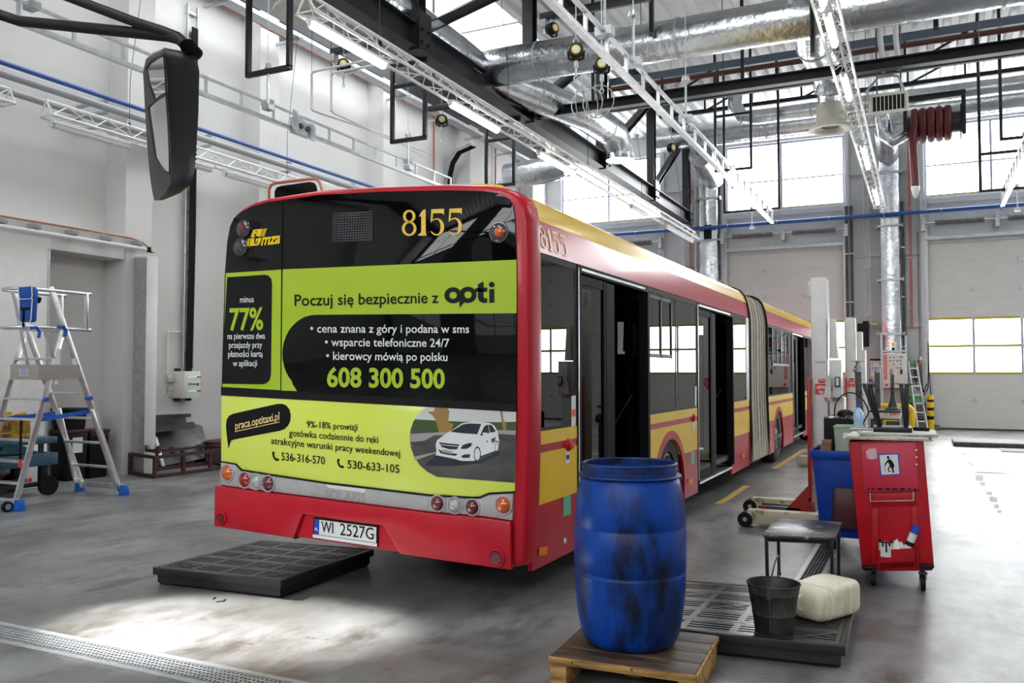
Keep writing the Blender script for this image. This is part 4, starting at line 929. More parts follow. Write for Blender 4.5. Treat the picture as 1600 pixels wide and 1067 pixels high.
bc = Vector((-.772, 4.955, .1275))
t = thing('metal_bucket', 'old blackened zinc bucket standing on the black slotted spill pallet', 'bucket', bc)
MB().lathe([(0, .006), (.095, .006), (.098, 0), (.101, 0), (.104, .012), (.1145, .09), (.118, .096), (.1155, .102), (.1325, .205), (.136, .21), (.134, .215), (.143, .258), (.1415, .262), (.139, .258), (.130, .205), (.098, .012), (0, .012)], bc, 48).build('body', 'bucket', t, angle=50)
MB().torus(bc + Vector((0, 0, .259)), .1425, .0045, 'z', 48, 8).build('rim', 'bucket', t)
MB().bx(bc.x - .012, bc.x + .012, bc.y - .148, bc.y - .138, bc.z + .2, bc.z + .26).bx(bc.x - .012, bc.x + .012, bc.y + .138, bc.y + .148, bc.z + .2, bc.z + .26).bar(bc + Vector((0, -.1075, .015)), bc + Vector((0, -.140, .2)), .008, .006).build('handle_ear', 'dark_metal', t)
hp = []
for i in range(15):
    a = math.pi * i / 14; y, z = -.142 * math.cos(a), .19 * math.sin(a); hp.append(bc + Vector((.02 * math.sin(a) + .0, y + .03 * math.sin(a), .25 + z * .80)))
MB().tube(hp, .0045, 8).build('bail_handle', 'dark_metal', t)

def canister():
    c = Vector((-.56, 5.395, .1275)); rot = Matrix.Translation(c) @ Matrix.Rotation(math.radians(61), 4, 'Z')
    t = thing('plastic_canister', 'yellowed white plastic canister lying on its side on the spill pallet behind the bucket', 'canister', c)
    m = MB(rot); rings = []
    def sq(x, w, h0, h1, r=.045):
        out = []
        for cx_, cz_, a0 in ((w - r, h0 + r, -90), (w - r, h1 - r, 0), (-w + r, h1 - r, 90), (-w + r, h0 + r, 180)):
            for k in range(5): a = math.radians(a0 + 90 * k / 4); out.append(Vector((x, cx_ + r * math.cos(a), cz_ + r * math.sin(a))))
        return out
    for x, w, h0, h1 in ((-.205, .09, .045, .14), (-.195, .115, .018, .165), (-.17, .128, .004, .182), (-.12, .132, 0, .19), (-.115, .126, .006, .184), (-.10, .126, .006, .184), (-.095, .132, 0, .191), (0.0, .134, 0, .198), (.06, .132, 0, .205), (.065, .126, .006, .199), (.08, .126, .006, .198), (.085, .132, 0, .205), (.14, .130, .002, .205), (.19, .122, .008, .197), (.215, .10, .03, .17)): rings.append(sq(x, w, h0, h1))
    m.loft(rings); m.build('body', 'can_white', t, angle=50)
    MB(rot).tube([(-.20, 0, .14), (-.235, 0, .13), (-.245, 0, .10), (-.235, 0, .07), (-.20, 0, .06)], .013, 8).build('handle', 'can_white', t)
    MB(rot).cyl((.21, .05, .08), (.245, .05, .08), .026, 14).build('cap', 'black_plastic', t)
canister()

def stool_table():
    q = [Vector(p) for p in ((-1.035, 6.17, 0), (-.565, 6.28, 0), (-.575, 6.99, 0), (-1.06, 6.93, 0))]
    t = thing('small_table', 'low dark table with stained surface and thin black legs behind the white canister', 'table', (q[0] + q[2]) / 2)
    def rc(z):
        out = []
        for i in range(4):
            p, a, b = q[i], q[i - 1], q[(i + 1) % 4]; da = (a - p).normalized() * .05; db = (b - p).normalized() * .05
            for k in range(5):
                s = k / 4; v = p + da * (1 - s) ** 2 + db * s ** 2; out.append(Vector((v.x, v.y, z)))
        return out
    MB().prism(rc(.400), (0, 0, .024)).build('top', 'table_top', t, bevel=.004)
    c = sum(q, Vector()) / 4
    for p in q:
        v = p.lerp(c, .10); f = p.lerp(c, .12)
        MB().bar((f.x, f.y, 0), (v.x, v.y, .399), .022, .022).bx(f.x - .014, f.x + .014, f.y - .014, f.y + .014, 0, .012).build('leg', 'black_steel', t, bevel=.002)
    ins = [p.lerp(c, .12) for p in q]
    m = MB()
    for i in range(4): a, b = ins[i], ins[(i + 1) % 4]; m.bar((a.x, a.y, .386), (b.x, b.y, .386), .02, .025)
    m.build('apron_frame', 'black_steel', t, smooth=False)
stool_table()

# ================================================================ red tool trolley and the blue bin beside it
TA, TB = Vector((-.42, 6.80, 0)), Vector((.045, 6.815, 0)); tx_ = (TB - TA).normalized(); tn = Vector((tx_.y, -tx_.x, 0))   # towards the camera
def FP(px, py, off=0.0):
    d = _ray(px, py); A = TA + tn * off; k = (A - _C).dot(tn) / d.dot(tn); return _C + d * k
t = thing('tool_trolley', 'red metal tool trolley on castors with a person sign on its front', 'trolley', (TA + TB) / 2 - tn * .25)
def fpoly(mb, pts, off, th, m=0): return mb.prism([FP(x, y, off) for x, y in pts], -tn * th, m)
m = MB(); fpoly(m, [(1325.5, 690), (1443, 686), (1459.5, 884), (1457, 892), (1350, 893), (1346.5, 886)], 0, .50); m.build('body', 'trolley_red', t, bevel=.012)
m = MB(); fpoly(m, [(1345, 694.5), (1431, 690.5), (1436, 758), (1436.5, 766), (1352, 769.5), (1349.5, 763)], .022, .02); pnl = m.build('upper_flap', 'trolley_dark', t, bevel=.004)
m = MB()
for x, w in ((1357, 2.2), (1364.5, 3), (1375, 7), (1387, 7), (1398, 7), (1410, 7), (1421, 3.4), (1430, 2.2)): fpoly(m, [(x - w / 2 - .5, 762.8), (x + w / 2 + .5, 762.4), (x + w / 2 + .5, 765.4), (x - w / 2 - .5, 765.8)], .0235, .003)
m.build('slot', 'black_rubber', pnl, smooth=False)
m = MB()
for y in (703, 714, 725.5): fpoly(m, [(1430.5, y - 1), (1433.5, y - 1), (1433.5, y + 1.2), (1430.5, y + 1.2)], .026, .006)
m.build('rivet', 'white_tube', pnl, smooth=False)
m = MB(); fpoly(m, [(1372, 709), (1404.5, 707.5), (1407.5, 742), (1376, 744)], .0245, .002, 0); fpoly(m, [(1374, 711), (1402.5, 709.6), (1405.3, 740.2), (1377.5, 742)], .0255, .001, 1)
k = lambda x, y: (1200 + x / 4.0, 534 + y / 4.0)
for pts in ([(742, 716), (750, 713), (758, 718), (760, 728), (752, 733), (743, 727)], [(752, 732), (768, 736), (780, 750), (790, 772), (786, 790), (768, 786), (758, 768), (750, 752), (742, 762), (730, 776), (726, 772), (738, 752)], [(768, 780), (756, 792), (756, 806), (768, 810), (770, 814), (752, 812), (748, 792), (760, 774)], [(780, 782), (786, 800), (788, 818), (776, 818), (776, 802), (768, 786)], [(728, 776), (731, 776), (733, 808), (730, 808)]): fpoly(m, [k(*q) for q in pts], .0262, .0006, 2)
m.build('person_sign', ['plate_blue', 'label_paper', 'ad_text'], pnl, smooth=False)
m = MB(); fpoly(m, [(1353, 705), (1358, 701), (1369, 700), (1370.5, 716), (1362, 718), (1355, 716)], .0245, .002); m.build('torn_sticker', mat('pinkish sticker', (.70, .45, .47), .6), pnl, smooth=False)
m = MB().tube([FP(x, y, o) for x, y, o in ((1359.5, 770, .01), (1360, 783.5, .035), (1427, 782, .035), (1427, 769, .01))], .006, 8); m.build('drawer_handle', 'alu', t)
m = MB(); fpoly(m, [(1358, 771), (1428, 769.5), (1433, 790), (1362, 792)], .006, .01); m.build('drawer_front', 'trolley_red', t, bevel=.003)
m = MB()
for q in ([(1362, 794), (1372, 794), (1375, 890), (1362, 890)], [(1424, 792), (1433, 791.5), (1438, 888), (1428, 888)]): fpoly(m, q, .012, .014)
m.build('front_rib', 'trolley_red', t, bevel=.004)
m = MB(); fpoly(m, [(1371.5, 860), (1427.5, 856.5), (1428.5, 878), (1374, 881)], .065, .012); m.prism([FP(1374, 881, .065), FP(1428.5, 878, .065), FP(1428.5, 886, .0), FP(1375, 889, .0)], (0, 0, .008))
for x, y0, y1 in ((1372.5, 860, 884), (1428, 856.5, 882)): m.prism([FP(x, y0, .065), FP(x + 1.6, y0, .065), FP(x + 1.6, y1, .065), FP(x, y1, .065)], -tn * .065)
m.build('front_pocket', 'trolley_red', t, smooth=False)
m = MB(); fpoly(m, [(1346, 884), (1370, 884), (1370, 890), (1347, 891)], .05, .08); fpoly(m, [(1436, 882.5), (1460, 882.5), (1460, 889), (1437, 890)], .05, .08); m.build('bumper', 'black_rubber', t, bevel=.012)
for px, off in ((1365, -.03), (1442, -.03), (1366, -.42), (1441, -.42)):
    c = FP(px, 893, off); c.z = .055
    w_ = MB().cyl(c - tx_ * .016, c + tx_ * .016, .055, 20).build('castor_wheel', 'black_rubber', t)
    MB().bar(c + Vector((0, 0, .02)) - tx_ * .022, c + Vector((0, 0, .075)) - tx_ * .022, .03, .004, 0, tx_).bar(c + Vector((0, 0, .02)) + tx_ * .022, c + Vector((0, 0, .075)) + tx_ * .022, .03, .004, 0, tx_).bx(c.x - .03, c.x + .03, c.y - .03, c.y + .03, .118, .126).build('fork', 'dark_metal', w_, smooth=False)
ztop = FP(1384, 688).z
# things in the pocket
c = FP(1384, 862, .032); zc = FP(1384, 864, .03).z - .02
o = MB().lathe([(0, 0), (.048, 0), (.048, .10), (.051, .104), (.046, .106), (.043, .098), (0, .096)], (c.x, c.y, zc), 24).build('paint_tin', 'label_paper', smooth=True)
tag(o, 'small white paint tin with dark drips standing in the front pocket of the red trolley', 'tin')
dr = MB()
for a, l in ((-1.9, .03), (-1.45, .07), (-1.0, .025)): dr.bar((c.x + .0485 * math.cos(a), c.y + .0485 * math.sin(a), zc + .104), (c.x + .0485 * math.cos(a), c.y + .0485 * math.sin(a), zc + .104 - l), .012, .003, 0, (math.cos(a), math.sin(a), 0))
dr.torus((c.x, c.y, zc + .104), .047, .006, 'z', 24, 6); dr.build('drip', 'ad_text', o, smooth=False)
random.seed(11); m = MB(); rg = []
cc = FP(1402, 857, .03)
for i in range(7):
    a = math.pi * i / 6; rg.append([cc + tx_ * (-.045 + .09 * (i / 6)) + tn * (.022 * math.cos(b)) * (0.4 + math.sin(a)) + Vector((0, 0, (.03 + .028 * random.random()) * math.sin(b) * (.5 + math.sin(a)) + .0)) for b in [2 * math.pi * j / 10 for j in range(10)]])
m.loft(rg); tag(m.build('cleaning_rag', 'paper', angle=80), 'crumpled white rag in the front pocket of the red trolley between tin and spray can', 'rag')
a0, a1 = FP(1417.5, 858, .032), FP(1431.5, 824, .032)
t2 = thing('spray_can', 'spray can with blue cap leaning out of the front pocket of the red trolley', 'spray can', a0)
dd = (a1 - a0).normalized()
MB().cyl(a0, a0 + dd * .125, .027, 20).build('can_body', 'label_paper', t2); MB().cyl(a0 + dd * .125, a0 + dd * .175, .0265, 20).cyl(a0 + dd * .175, a0 + dd * .185, .022, 20).build('cap', 'bottle_cap', t2)
m = MB(); m.cyl(a0 + dd * .03, a0 + dd * .06, .0275, 20); m.build('label_band', 'ad_text', t2)
# sheets of cardboard on the trolley
random.seed(5)
top_c = (TA + TB) / 2 - tn * .24; ang0 = math.atan2(tx_.y, tx_.x)
for i, (dx, w, d_, mt, lab) in enumerate(((-.07, .30, .27, 'card', 'stained sheet of cardboard lying lowest in the stack on the red trolley'), (-.05, .275, .25, 'paper', 'pale sheet of card lying second from the bottom on the red trolley'), (.0, .26, .24, 'card', 'dirty brown sheet of cardboard lying third from the bottom on the red trolley'), (.02, .25, .23, 'paper', 'whitish dirty board lying topmost on the red trolley, under the upturned stand'))):
    R = Matrix.Translation(Vector((top_c.x, top_c.y, ztop + .003 + i * .0135))) @ Matrix.Rotation(ang0 + math.radians((2, -3, 4, -1)[i]), 4, 'Z')
    tag(MB(R).bx(dx - w, dx + w, -d_ + .0, d_, 0, .012).build('cardboard_sheet', mt, bevel=.002), lab, 'cardboard', 'cardboard sheets on the red trolley')
zs = ztop + .003 + 4 * .0135 + .001
R = Matrix.Translation(Vector((FP(1396, 690).x, FP(1396, 690).y, zs))) @ Matrix.Rotation(ang0, 4, 'Z')
t = thing('upturned_stand', 'black steel stand turned upside down on the red trolley, four legs with foot plates up', 'stand', (FP(1396, 690).x, FP(1396, 690).y, zs))
MB(R).bx(-.135, .125, .03, .36, 0, .034).build('base_frame', 'black_steel', t, bevel=.004)
for (x, y, ux, uy) in ((-.09, .07, -.155, .05), (-.10, .33, -.20, .33), (.085, .07, .095, .06), (.09, .33, .06, .34)):
    l = MB(R).bar((x, y, .034), (ux, uy, .345), .030, .030).build('leg', 'black_steel', t, bevel=.003)
    MB(R).bx(ux - .045, ux + .045, uy - .04, uy + .04, .345, .353).build('foot_plate', 'dark_metal', l, smooth=False)
tag(MB(R).tube([(-.29, -.02, .02), (-.14, -.02, .02)], .009, 8).build('steel_bar', 'galv'), 'thin grey bar lying on the boards beside the upturned stand', 'bar')
tag(MB(R).cyl((.14, .26, .015), (.24, .22, .015), .014, 10).build('tool_grip', 'black_rubber'), 'black rubber tool grip lying on the boards behind the upturned stand', 'tool')

# blue bin
t = thing('blue_bin', 'dark blue sheet steel bin on castors standing between lift column and red trolley', 'bin', (-.55, 8.35, 0))
zt_ = .875
bxl, bxr = PY(1282, 838, 8.0).x, -.26
m = MB(); m.hexa([(bxl, 8.0, .12), (bxr, 8.0, .12), (bxr, 8.6, .12), (bxl, 8.6, .12)], [(bxl - .055, 7.97, .81), (bxr + .04, 7.97, .81), (bxr + .04, 8.64, .81), (bxl - .055, 8.64, .81)]); m.build('body', 'bin_blue', t, bevel=.008)
x0, x1, y0, y1 = bxl - .075, bxr + .06, 7.95, 8.66
m = MB().bx(x0, x1, y0, y0 + .02, .80, zt_).bx(x0, x1, y1 - .02, y1, .80, zt_).bx(x0, x0 + .02, y0 + .02, y1 - .02, .80, zt_).bx(x1 - .02, x1, y0 + .02, y1 - .02, .80, zt_).bx(x0 + .02, x1 - .02, y0 + .02, y1 - .02, .80, .835); m.build('rim_tray', 'bin_blue', t, bevel=.005)
for x, y in ((bxl + .10, 8.08), (bxr - .1, 8.08), (bxl + .1, 8.52), (bxr - .1, 8.52)):
    w_ = MB().cyl((x - .018, y, .052), (x + .018, y, .052), .052, 18).build('castor_wheel', 'black_rubber', t); MB().bx(x - .03, x - .022, y - .03, y + .03, .04, .12).bx(x + .022, x + .03, y - .03, y + .03, .04, .12).bx(x - .03, x + .03, y - .03, y + .03, .112, .12).build('fork', 'dark_metal', w_, smooth=False)
cu = MB(); c0 = PY(1299, 761, 7.86); c1 = PY(1352, 829, 7.86)
cu.hexa([(c0.x - .0, 7.84, c1.z), (c1.x, 7.84, c1.z), (c1.x, 7.93, c1.z), (c0.x - .0, 7.93, c1.z)], [(c0.x + .01, 7.86, c0.z), (c1.x, 7.86, c0.z), (c1.x, 7.95, c0.z), (c0.x + .01, 7.95, c0.z)])
o = tag(cu.build('seat_pad', 'maroon', bevel=.028), 'dark maroon leatherette pad hung by a strap on the front of the blue bin', 'pad')
MB().tube([PY(1334, 764, 7.88), PY(1337, 752, 7.90), PY(1342, 735, 7.94), PY(1345, 712, 7.945)], .007, 6).build('strap', 'black_rubber', o)
def on_bin(px, y): return PY(px, 690, y).x
tz = .8355
# tub with bottle, box, block and oddments
xa, xb = PY(1303, 690, 8.12).x, PY(1353, 690, 8.12).x
t = thing('clear_tub', 'cloudy greenish plastic tub standing in the blue bin with a bottle in it', 'tub', ((xa + xb) / 2, 8.24, tz))
m = MB(); zr = PY(1330, 667, 8.12).z
m.hexa([(xa + .02, 8.12, tz), (xb - .02, 8.12, tz), (xb - .02, 8.36, tz), (xa + .02, 8.36, tz)], [(xa + .015, 8.115, tz + .01), (xb - .015, 8.115, tz + .01), (xb - .015, 8.365, tz + .01), (xa + .015, 8.365, tz + .01)])
for a in ((xa, xa + .008, 8.10, 8.38), (xb - .008, xb, 8.10, 8.38), (xa, xb, 8.10, 8.108), (xa, xb, 8.372, 8.38)):
    bx0, bx1, by0, by1 = a; s = .012
    cxm, cym = (xa + xb) / 2, 8.24
    f = lambda x, y: (cxm + (x - cxm) * .92, cym + (y - cym) * .92)
    m.hexa([(*f(bx0, by0), tz + .01), (*f(bx1, by0), tz + .01), (*f(bx1, by1), tz + .01), (*f(bx0, by1), tz + .01)], [(bx0, by0, zr), (bx1, by0, zr), (bx1, by1, zr), (bx0, by1, zr)])
m.build('body', 'tub', t, smooth=False); MB().tube([(xa, 8.1, zr), (xb, 8.1, zr), (xb, 8.38, zr), (xa, 8.38, zr)], .007, 6, closed=True).build('rim', 'tub', t)
bc2 = Vector((PY(1341, 650, 8.25).x, 8.25, tz + .011)); zbt = PY(1341, 632, 8.25).z - bc2.z
t = thing('water_bottle', 'clear blue plastic water bottle standing in the cloudy tub', 'bottle', bc2)
MB().lathe([(0, 0), (.044, 0), (.048, .01)] + [(.046 + .0035 * math.cos(i * 1.6), .02 + .012 * i) for i in range(12)] + [(.040, zbt * .62), (.047, zbt * .70), (.044, zbt * .80), (.030, zbt * .88), (.016, zbt * .93), (.015, zbt * .95)], bc2, 28).build('body', 'bottle', t)
MB().cyl(bc2 + Vector((0, 0, zbt * .94)), bc2 + Vector((0, 0, zbt)), .0185, 16).build('cap', 'bottle_cap', t)
xa, xb = PY(1287.5, 670, 8.46).x, PY(1336, 670, 8.46).x; zq = PY(1310, 654, 8.46).z
t = thing('black_crate', 'black crate full of odd parts in the back of the blue bin', 'crate', ((xa + xb) / 2, 8.53, tz))
MB().bx(xa, xb, 8.44, 8.452, tz, zq).bx(xa, xb, 8.618, 8.63, tz, zq).bx(xa, xa + .012, 8.452, 8.618, tz, zq).bx(xb - .012, xb, 8.452, 8.618, tz, zq).bx(xa, xb, 8.44, 8.63, tz, tz + .01).bx(xa + .012, xb - .012, 8.452, 8.618, zq - .03, zq - .022).build('crate_body', 'black_plastic', t, smooth=False)
random.seed(21)
for i in range(9):
    px = 1291 + i * 4.6; p = PY(px, 652, 8.53); s = .018 + .012 * random.random()
    R = Matrix.Translation(Vector((p.x, 8.48 + .10 * random.random(), zq + .004))) @ Matrix.Rotation(random.random() * 3, 4, 'Z') @ Matrix.Rotation(random.random() * .8, 4, 'X')
    nm = ('bolt', 'metal_bracket', 'coupling')[i % 3]; lab = ('thick rusty bolt lying among the parts in the black crate', 'small red brown bracket lying among the parts in the black crate', 'short metal coupling lying among the parts in the black crate')[i % 3]
    mt = ('rim', 'red_pipe', 'galv')[i % 3]; mm = MB(R)
    if i % 3 == 0: mm.cyl((-s * 1.6, 0, 0), (s * 1.2, 0, 0), s * .4, 10).cyl((s * 1.2, 0, 0), (s * 1.8, 0, 0), s * .75, 6)
    elif i % 3 == 1: mm.bx(-s * 1.4, s * 1.4, -s * .5, s * .5, -s * .2, s * .2).bx(-s * 1.4, -s * 1.0, -s * .5, s * .5, s * .2, s * 1.4)
    else: mm.lathe([(s * .5, -s), (s * .8, -s), (s * .8, s), (s * .5, s), (s * .5, -s)], (0, 0, 0), 14, 0, 'x')
    tag(mm.build(nm, mt, bevel=.002 if i % 3 == 1 else 0), lab, 'part', 'odd parts in the black crate')
p = PY(1322, 648, 8.52)
t = thing('peaked_cap', 'round black cap with peak lying on the parts in the black crate', 'cap', (p.x, 8.53, zq + .03))
MB().lathe([(0, .055), (.05, .048), (.075, .03), (.082, .0), (.079, -.002), (.07, .02), (0, .045)], (p.x, 8.53, zq + .03), 24).build('crown', 'black_plastic', t)
MB().prism([(p.x - .11, 8.50, zq + .028), (p.x - .02, 8.44, zq + .030), (p.x + .08, 8.45, zq + .034), (p.x + .07, 8.53, zq + .034), (p.x - .07, 8.54, zq + .030)], (0, 0, .006)).build('peak', 'black_plastic', t)
p = PY(1291, 690, 8.2); tag(MB().bx(p.x - .045, p.x + .045, 8.14, 8.24, tz, tz + .075).bx(p.x - .03, p.x + .05, 8.13, 8.22, tz + .0755, tz + .12).build('wood_block', 'handtruck_wood', bevel=.004), 'brown wooden block in the blue bin beside the cloudy tub', 'block')
random.seed(9)
for i in range(6):
    x = PY(1278 + i * 11.5, 700, 8.02).x; ln = .05 + .05 * random.random(); a = random.random() * 3
    R = Matrix.Translation(Vector((x, 8.015, tz + .014 + .012 * (i % 2)))) @ Matrix.Rotation(a * .3, 4, 'Z')
    mm = MB(R)
    mm.cyl((-ln * .6, 0, 0), (ln * .6, 0, 0), .010, 8).torus((ln * .6 + .014, 0, 0), .014, .006, 'z', 14, 6)
    tag(mm.build('spanner', 'dark_metal'), 'dark steel spanner lying along the front edge of the blue bin', 'tool', 'spanners in the blue bin')
pp_ = [PY(x, y, 8.56) for x, y in ((1304, 652), (1304, 640), (1306, 630), (1311, 622), (1318, 616), (1326, 613.5), (1334, 614), (1342, 618), (1349, 625), (1354, 634), (1357, 645), (1352, 655), (1348, 662))]
tag(MB().tube(pp_, .006, 8).build('cable_loop', 'black_rubber'), 'thin black cable rising in a loop over the black crate', 'cable')
# ================================================================ lift columns, stands and things along the back
def PQ(Y): return lambda x, y, off=0.0: PY(x, y, Y - off)
def lift(Y, pl, pr, ztop_px, label, labels_px, red):
    f = PQ(Y); xl, xr = f(pl, 600).x, f(pr, 600).x; zt = f(pl, ztop_px).z
    t = thing('lift_column', label, 'lift column', ((xl + xr) / 2, Y + .15, 0))
    MB().bx(xl, xr, Y, Y + .34, .05, zt).build('column', 'white', t, bevel=.012)
    MB().bx(xl - .03, xl + .04, Y + .02, Y + .12, zt - .20, zt - .03).build('bracket', 'cream', t, bevel=.004)
    return t, xl, xr, zt, f
t, xl, xr, zt, f = lift(9.35, 1268.5, 1292.5, 434, 'tall white mobile lift column with red carriage standing beside the blue bin', None, True)
MB().bx(xl - .035, xl - .002, 9.22, 9.36, .12, f(1267, 590).z).build('carriage_rail', 'red_steel', t, bevel=.004)
m = MB(); m.prism([PY(x, y, 9.22) for x, y in ((1230, 797), (1268, 757), (1269, 800), (1236, 800))], (0, .05, 0)); m.prism([PY(x, y, 9.50) for x, y in ((1234, 796), (1268, 757), (1269, 798), (1238, 798))], (0, .05, 0)); m.prism([PY(1230, 797, 9.22), PY(1268, 757, 9.22), PY(1268, 757, 9.22) + Vector((0, .33, 0)), PY(1230, 797, 9.22) + Vector((0, .33, 0))], (-.012, 0, .012))
m.build('carriage_gusset', 'red_steel', t, smooth=False)
for y, x0, x1 in ((8.92, -1.63, -.86), (9.80, -1.74, -.86)):
    a = MB().bx(x0, x1, y - .07, y + .07, .045, .175).build('base_leg', 'dirty_cream', t, bevel=.008)
    MB().cyl((x0 - .02, y - .075, .075), (x0 - .02, y + .075, .075), .075, 20).build('roller', 'black_rubber', a); MB().cyl((x0 - .02, y - .085, .08), (x0 - .02, y + .085, .08), .022, 10).build('roller_pin', 'galv', a)
MB().bx(-1.0, -.80, 8.99, 9.73, .05, .16).build('cross_beam', 'dirty_cream', t, bevel=.008)
m = MB().bx(-1.58, -1.12, 9.22, 9.28, .10, .17).bx(-1.58, -1.12, 9.42, 9.48, .10, .17).bx(-1.5, -1.14, 9.28, 9.42, .11, .13); m.build('fork_arm', 'dark_metal', t, bevel=.004)
m = MB().bx(-1.575, -1.50, 9.212, 9.22, .102, .168).bx(-1.16, -1.12, 9.212, 9.22, .102, .168); m.build('red_paint_patch', 'red_steel', t, smooth=False)
f = PQ(9.35)
m = MB(); m.prism([f(x, y, .002) for x, y in ((1273.5, 599.5), (1290.5, 599.5), (1290.5, 616.5), (1273.5, 616.5))], (0, .001, 0), 0); m.prism([f(x, y, .002) for x, y in ((1278.5, 592), (1289, 592), (1289, 598.5), (1278.5, 598.5))], (0, .001, 0), 0)
write(m, '6000', (1276, 607.2), (1289.6, 607.2), 5.0, lambda x, y: f(x, y, .0035), 1, .03); write(m, 'kg', (1279.6, 614), (1286.6, 614), 5.0, lambda x, y: f(x, y, .0035), 1, .03)
m.bx(f(1280, 594.3).x, f(1287.5, 594).x, 9.345, 9.347, f(0 + 1284, 594.8).z, f(1284, 593.6).z, 1)
m.build('load_sign', ['sign_red', 'label_paper'], t, smooth=False)
m = MB(); m.prism([f(x, y, .002) for x, y in ((1272.5, 561), (1291.5, 561), (1291.5, 568.5), (1272.5, 568.5))], (0, .001, 0), 0)
for i in range(6): m.bx(f(1274.5 + i * 2.7, 566).x, f(1276.4 + i * 2.7, 566).x, 9.345, 9.347, f(1274, 567).z, f(1274, 564.6).z, 1)
m.build('name_label', ['label_paper', 'grey_pipe'], t, smooth=False)
MB().hexa([f(1296, 560), f(1309, 560), f(1309, 560) + Vector((0, .2, 0)), f(1296, 560) + Vector((0, .2, 0))], [f(1296, 498), f(1304, 498), f(1304, 498) + Vector((0, .2, 0)), f(1296, 498) + Vector((0, .2, 0))]).build('side_cover', 'cream', t, bevel=.006)
m = MB().bx(f(1297.5, 600).x, f(1316, 600).x, 9.25, 9.45, f(1300, 621).z, f(1300, 562).z); cb = m.build('control_box', 'white', t, bevel=.006)
MB().bx(f(1306, 600).x, f(1314.5, 600).x, 9.22, 9.25, f(1306, 604).z, f(1306, 588.5).z).build('switch_frame', 'dark_metal', cb, bevel=.004); MB().bx(f(1308, 600).x, f(1312.5, 600).x, 9.212, 9.22, f(1306, 602).z, f(1306, 590.5).z).build('switch', 'label_paper', cb)
MB().bx(f(1297, 600).x, f(1302, 600).x, 9.20, 9.25, f(1300, 603).z, f(1300, 590).z).build('socket', 'grey_pipe', cb, bevel=.004)
MB().cyl(f(1298.5, 608.5, .10), f(1298.5, 608.5, .15), .016, 14).build('stop_button', 'sign_red', cb)
MB().bx(f(1296, 600).x, f(1318, 600).x, 9.38, 9.66, .16, f(1300, 621).z).build('lower_cover', 'cream', t, bevel=.006)
fl = MB(); r0 = []
for y, a, b in ((580, 1297, 1298), (590, 1293.5, 1297.3), (604, 1290, 1298), (616, 1287.5, 1298.5), (621, 1287.2, 1296)): r0.append([f(a + (b - a) * k / 4, y, .16 + (.012 if k % 2 else 0)) for k in range(5)] + [f(b - (b - a) * k / 4, y, .152 + (0 if k % 2 else .010)) for k in range(5)])
fl.loft(r0, caps=True); o = tag(fl.build('cloth_flag', 'paper', angle=70), "white cloth pennant with red tip hanging on the tall lift column's control box", 'pennant')
MB().prism([f(x, y, .165) for x, y in ((1287.2, 620.5), (1293, 621.2), (1290.5, 629))], (0, .006, 0)).build('red_tip', 'sign_red', o, smooth=False)

t, xl, xr, zt, f2 = lift(15.5, 1323, 1337, 496, 'smaller looking white lift column standing behind the dark jack stands', None, True)
m = MB(); m.prism([f2(x, y, .003) for x, y in ((1325, 595), (1335.8, 595), (1335.8, 605), (1325, 605))], (0, .001, 0), 0); m.prism([f2(x, y, .003) for x, y in ((1327, 591), (1334.5, 591), (1334.5, 594.3), (1327, 594.3))], (0, .001, 0), 0)
write(m, '6000', (1326, 599.8), (1335, 599.8), 3.0, lambda x, y: f2(x, y, .005), 1, .03); write(m, 'kg', (1328.5, 604), (1332.5, 604), 2.8, lambda x, y: f2(x, y, .005), 1, .03)
m.build('load_sign', ['sign_red', 'label_paper'], t, smooth=False)
MB().bx(f2(1338, 550).x, f2(1347, 550).x, 15.55, 15.75, .2, f2(1338, 518).z).build('side_cover', 'cream', t, bevel=.01)
MB().bx(f2(1347, 550).x, f2(1352, 550).x, 15.55, 15.75, .2, f2(1338, 547).z).build('control_box', 'white', t, bevel=.01)
MB().bx(f2(1321.5, 600).x, f2(1323.3, 600).x, 15.35, 15.5, .3, f2(1322, 591).z).build('carriage_rail', 'red_steel', t); MB().cyl(f2(1322, 607, .16), f2(1322, 607, .22), .035, 14).build('stop_knob', 'sign_red', t)
for y in (15.1, 15.9): MB().bx(xl - .75, xr + .1, y - .07, y + .07, .03, .17).build('base_leg', 'dirty_cream', t, bevel=.01)
MB().bx(xl - .1, xr + .1, 15.17, 15.83, .04, .16).build('cross_beam', 'dirty_cream', t, bevel=.01)

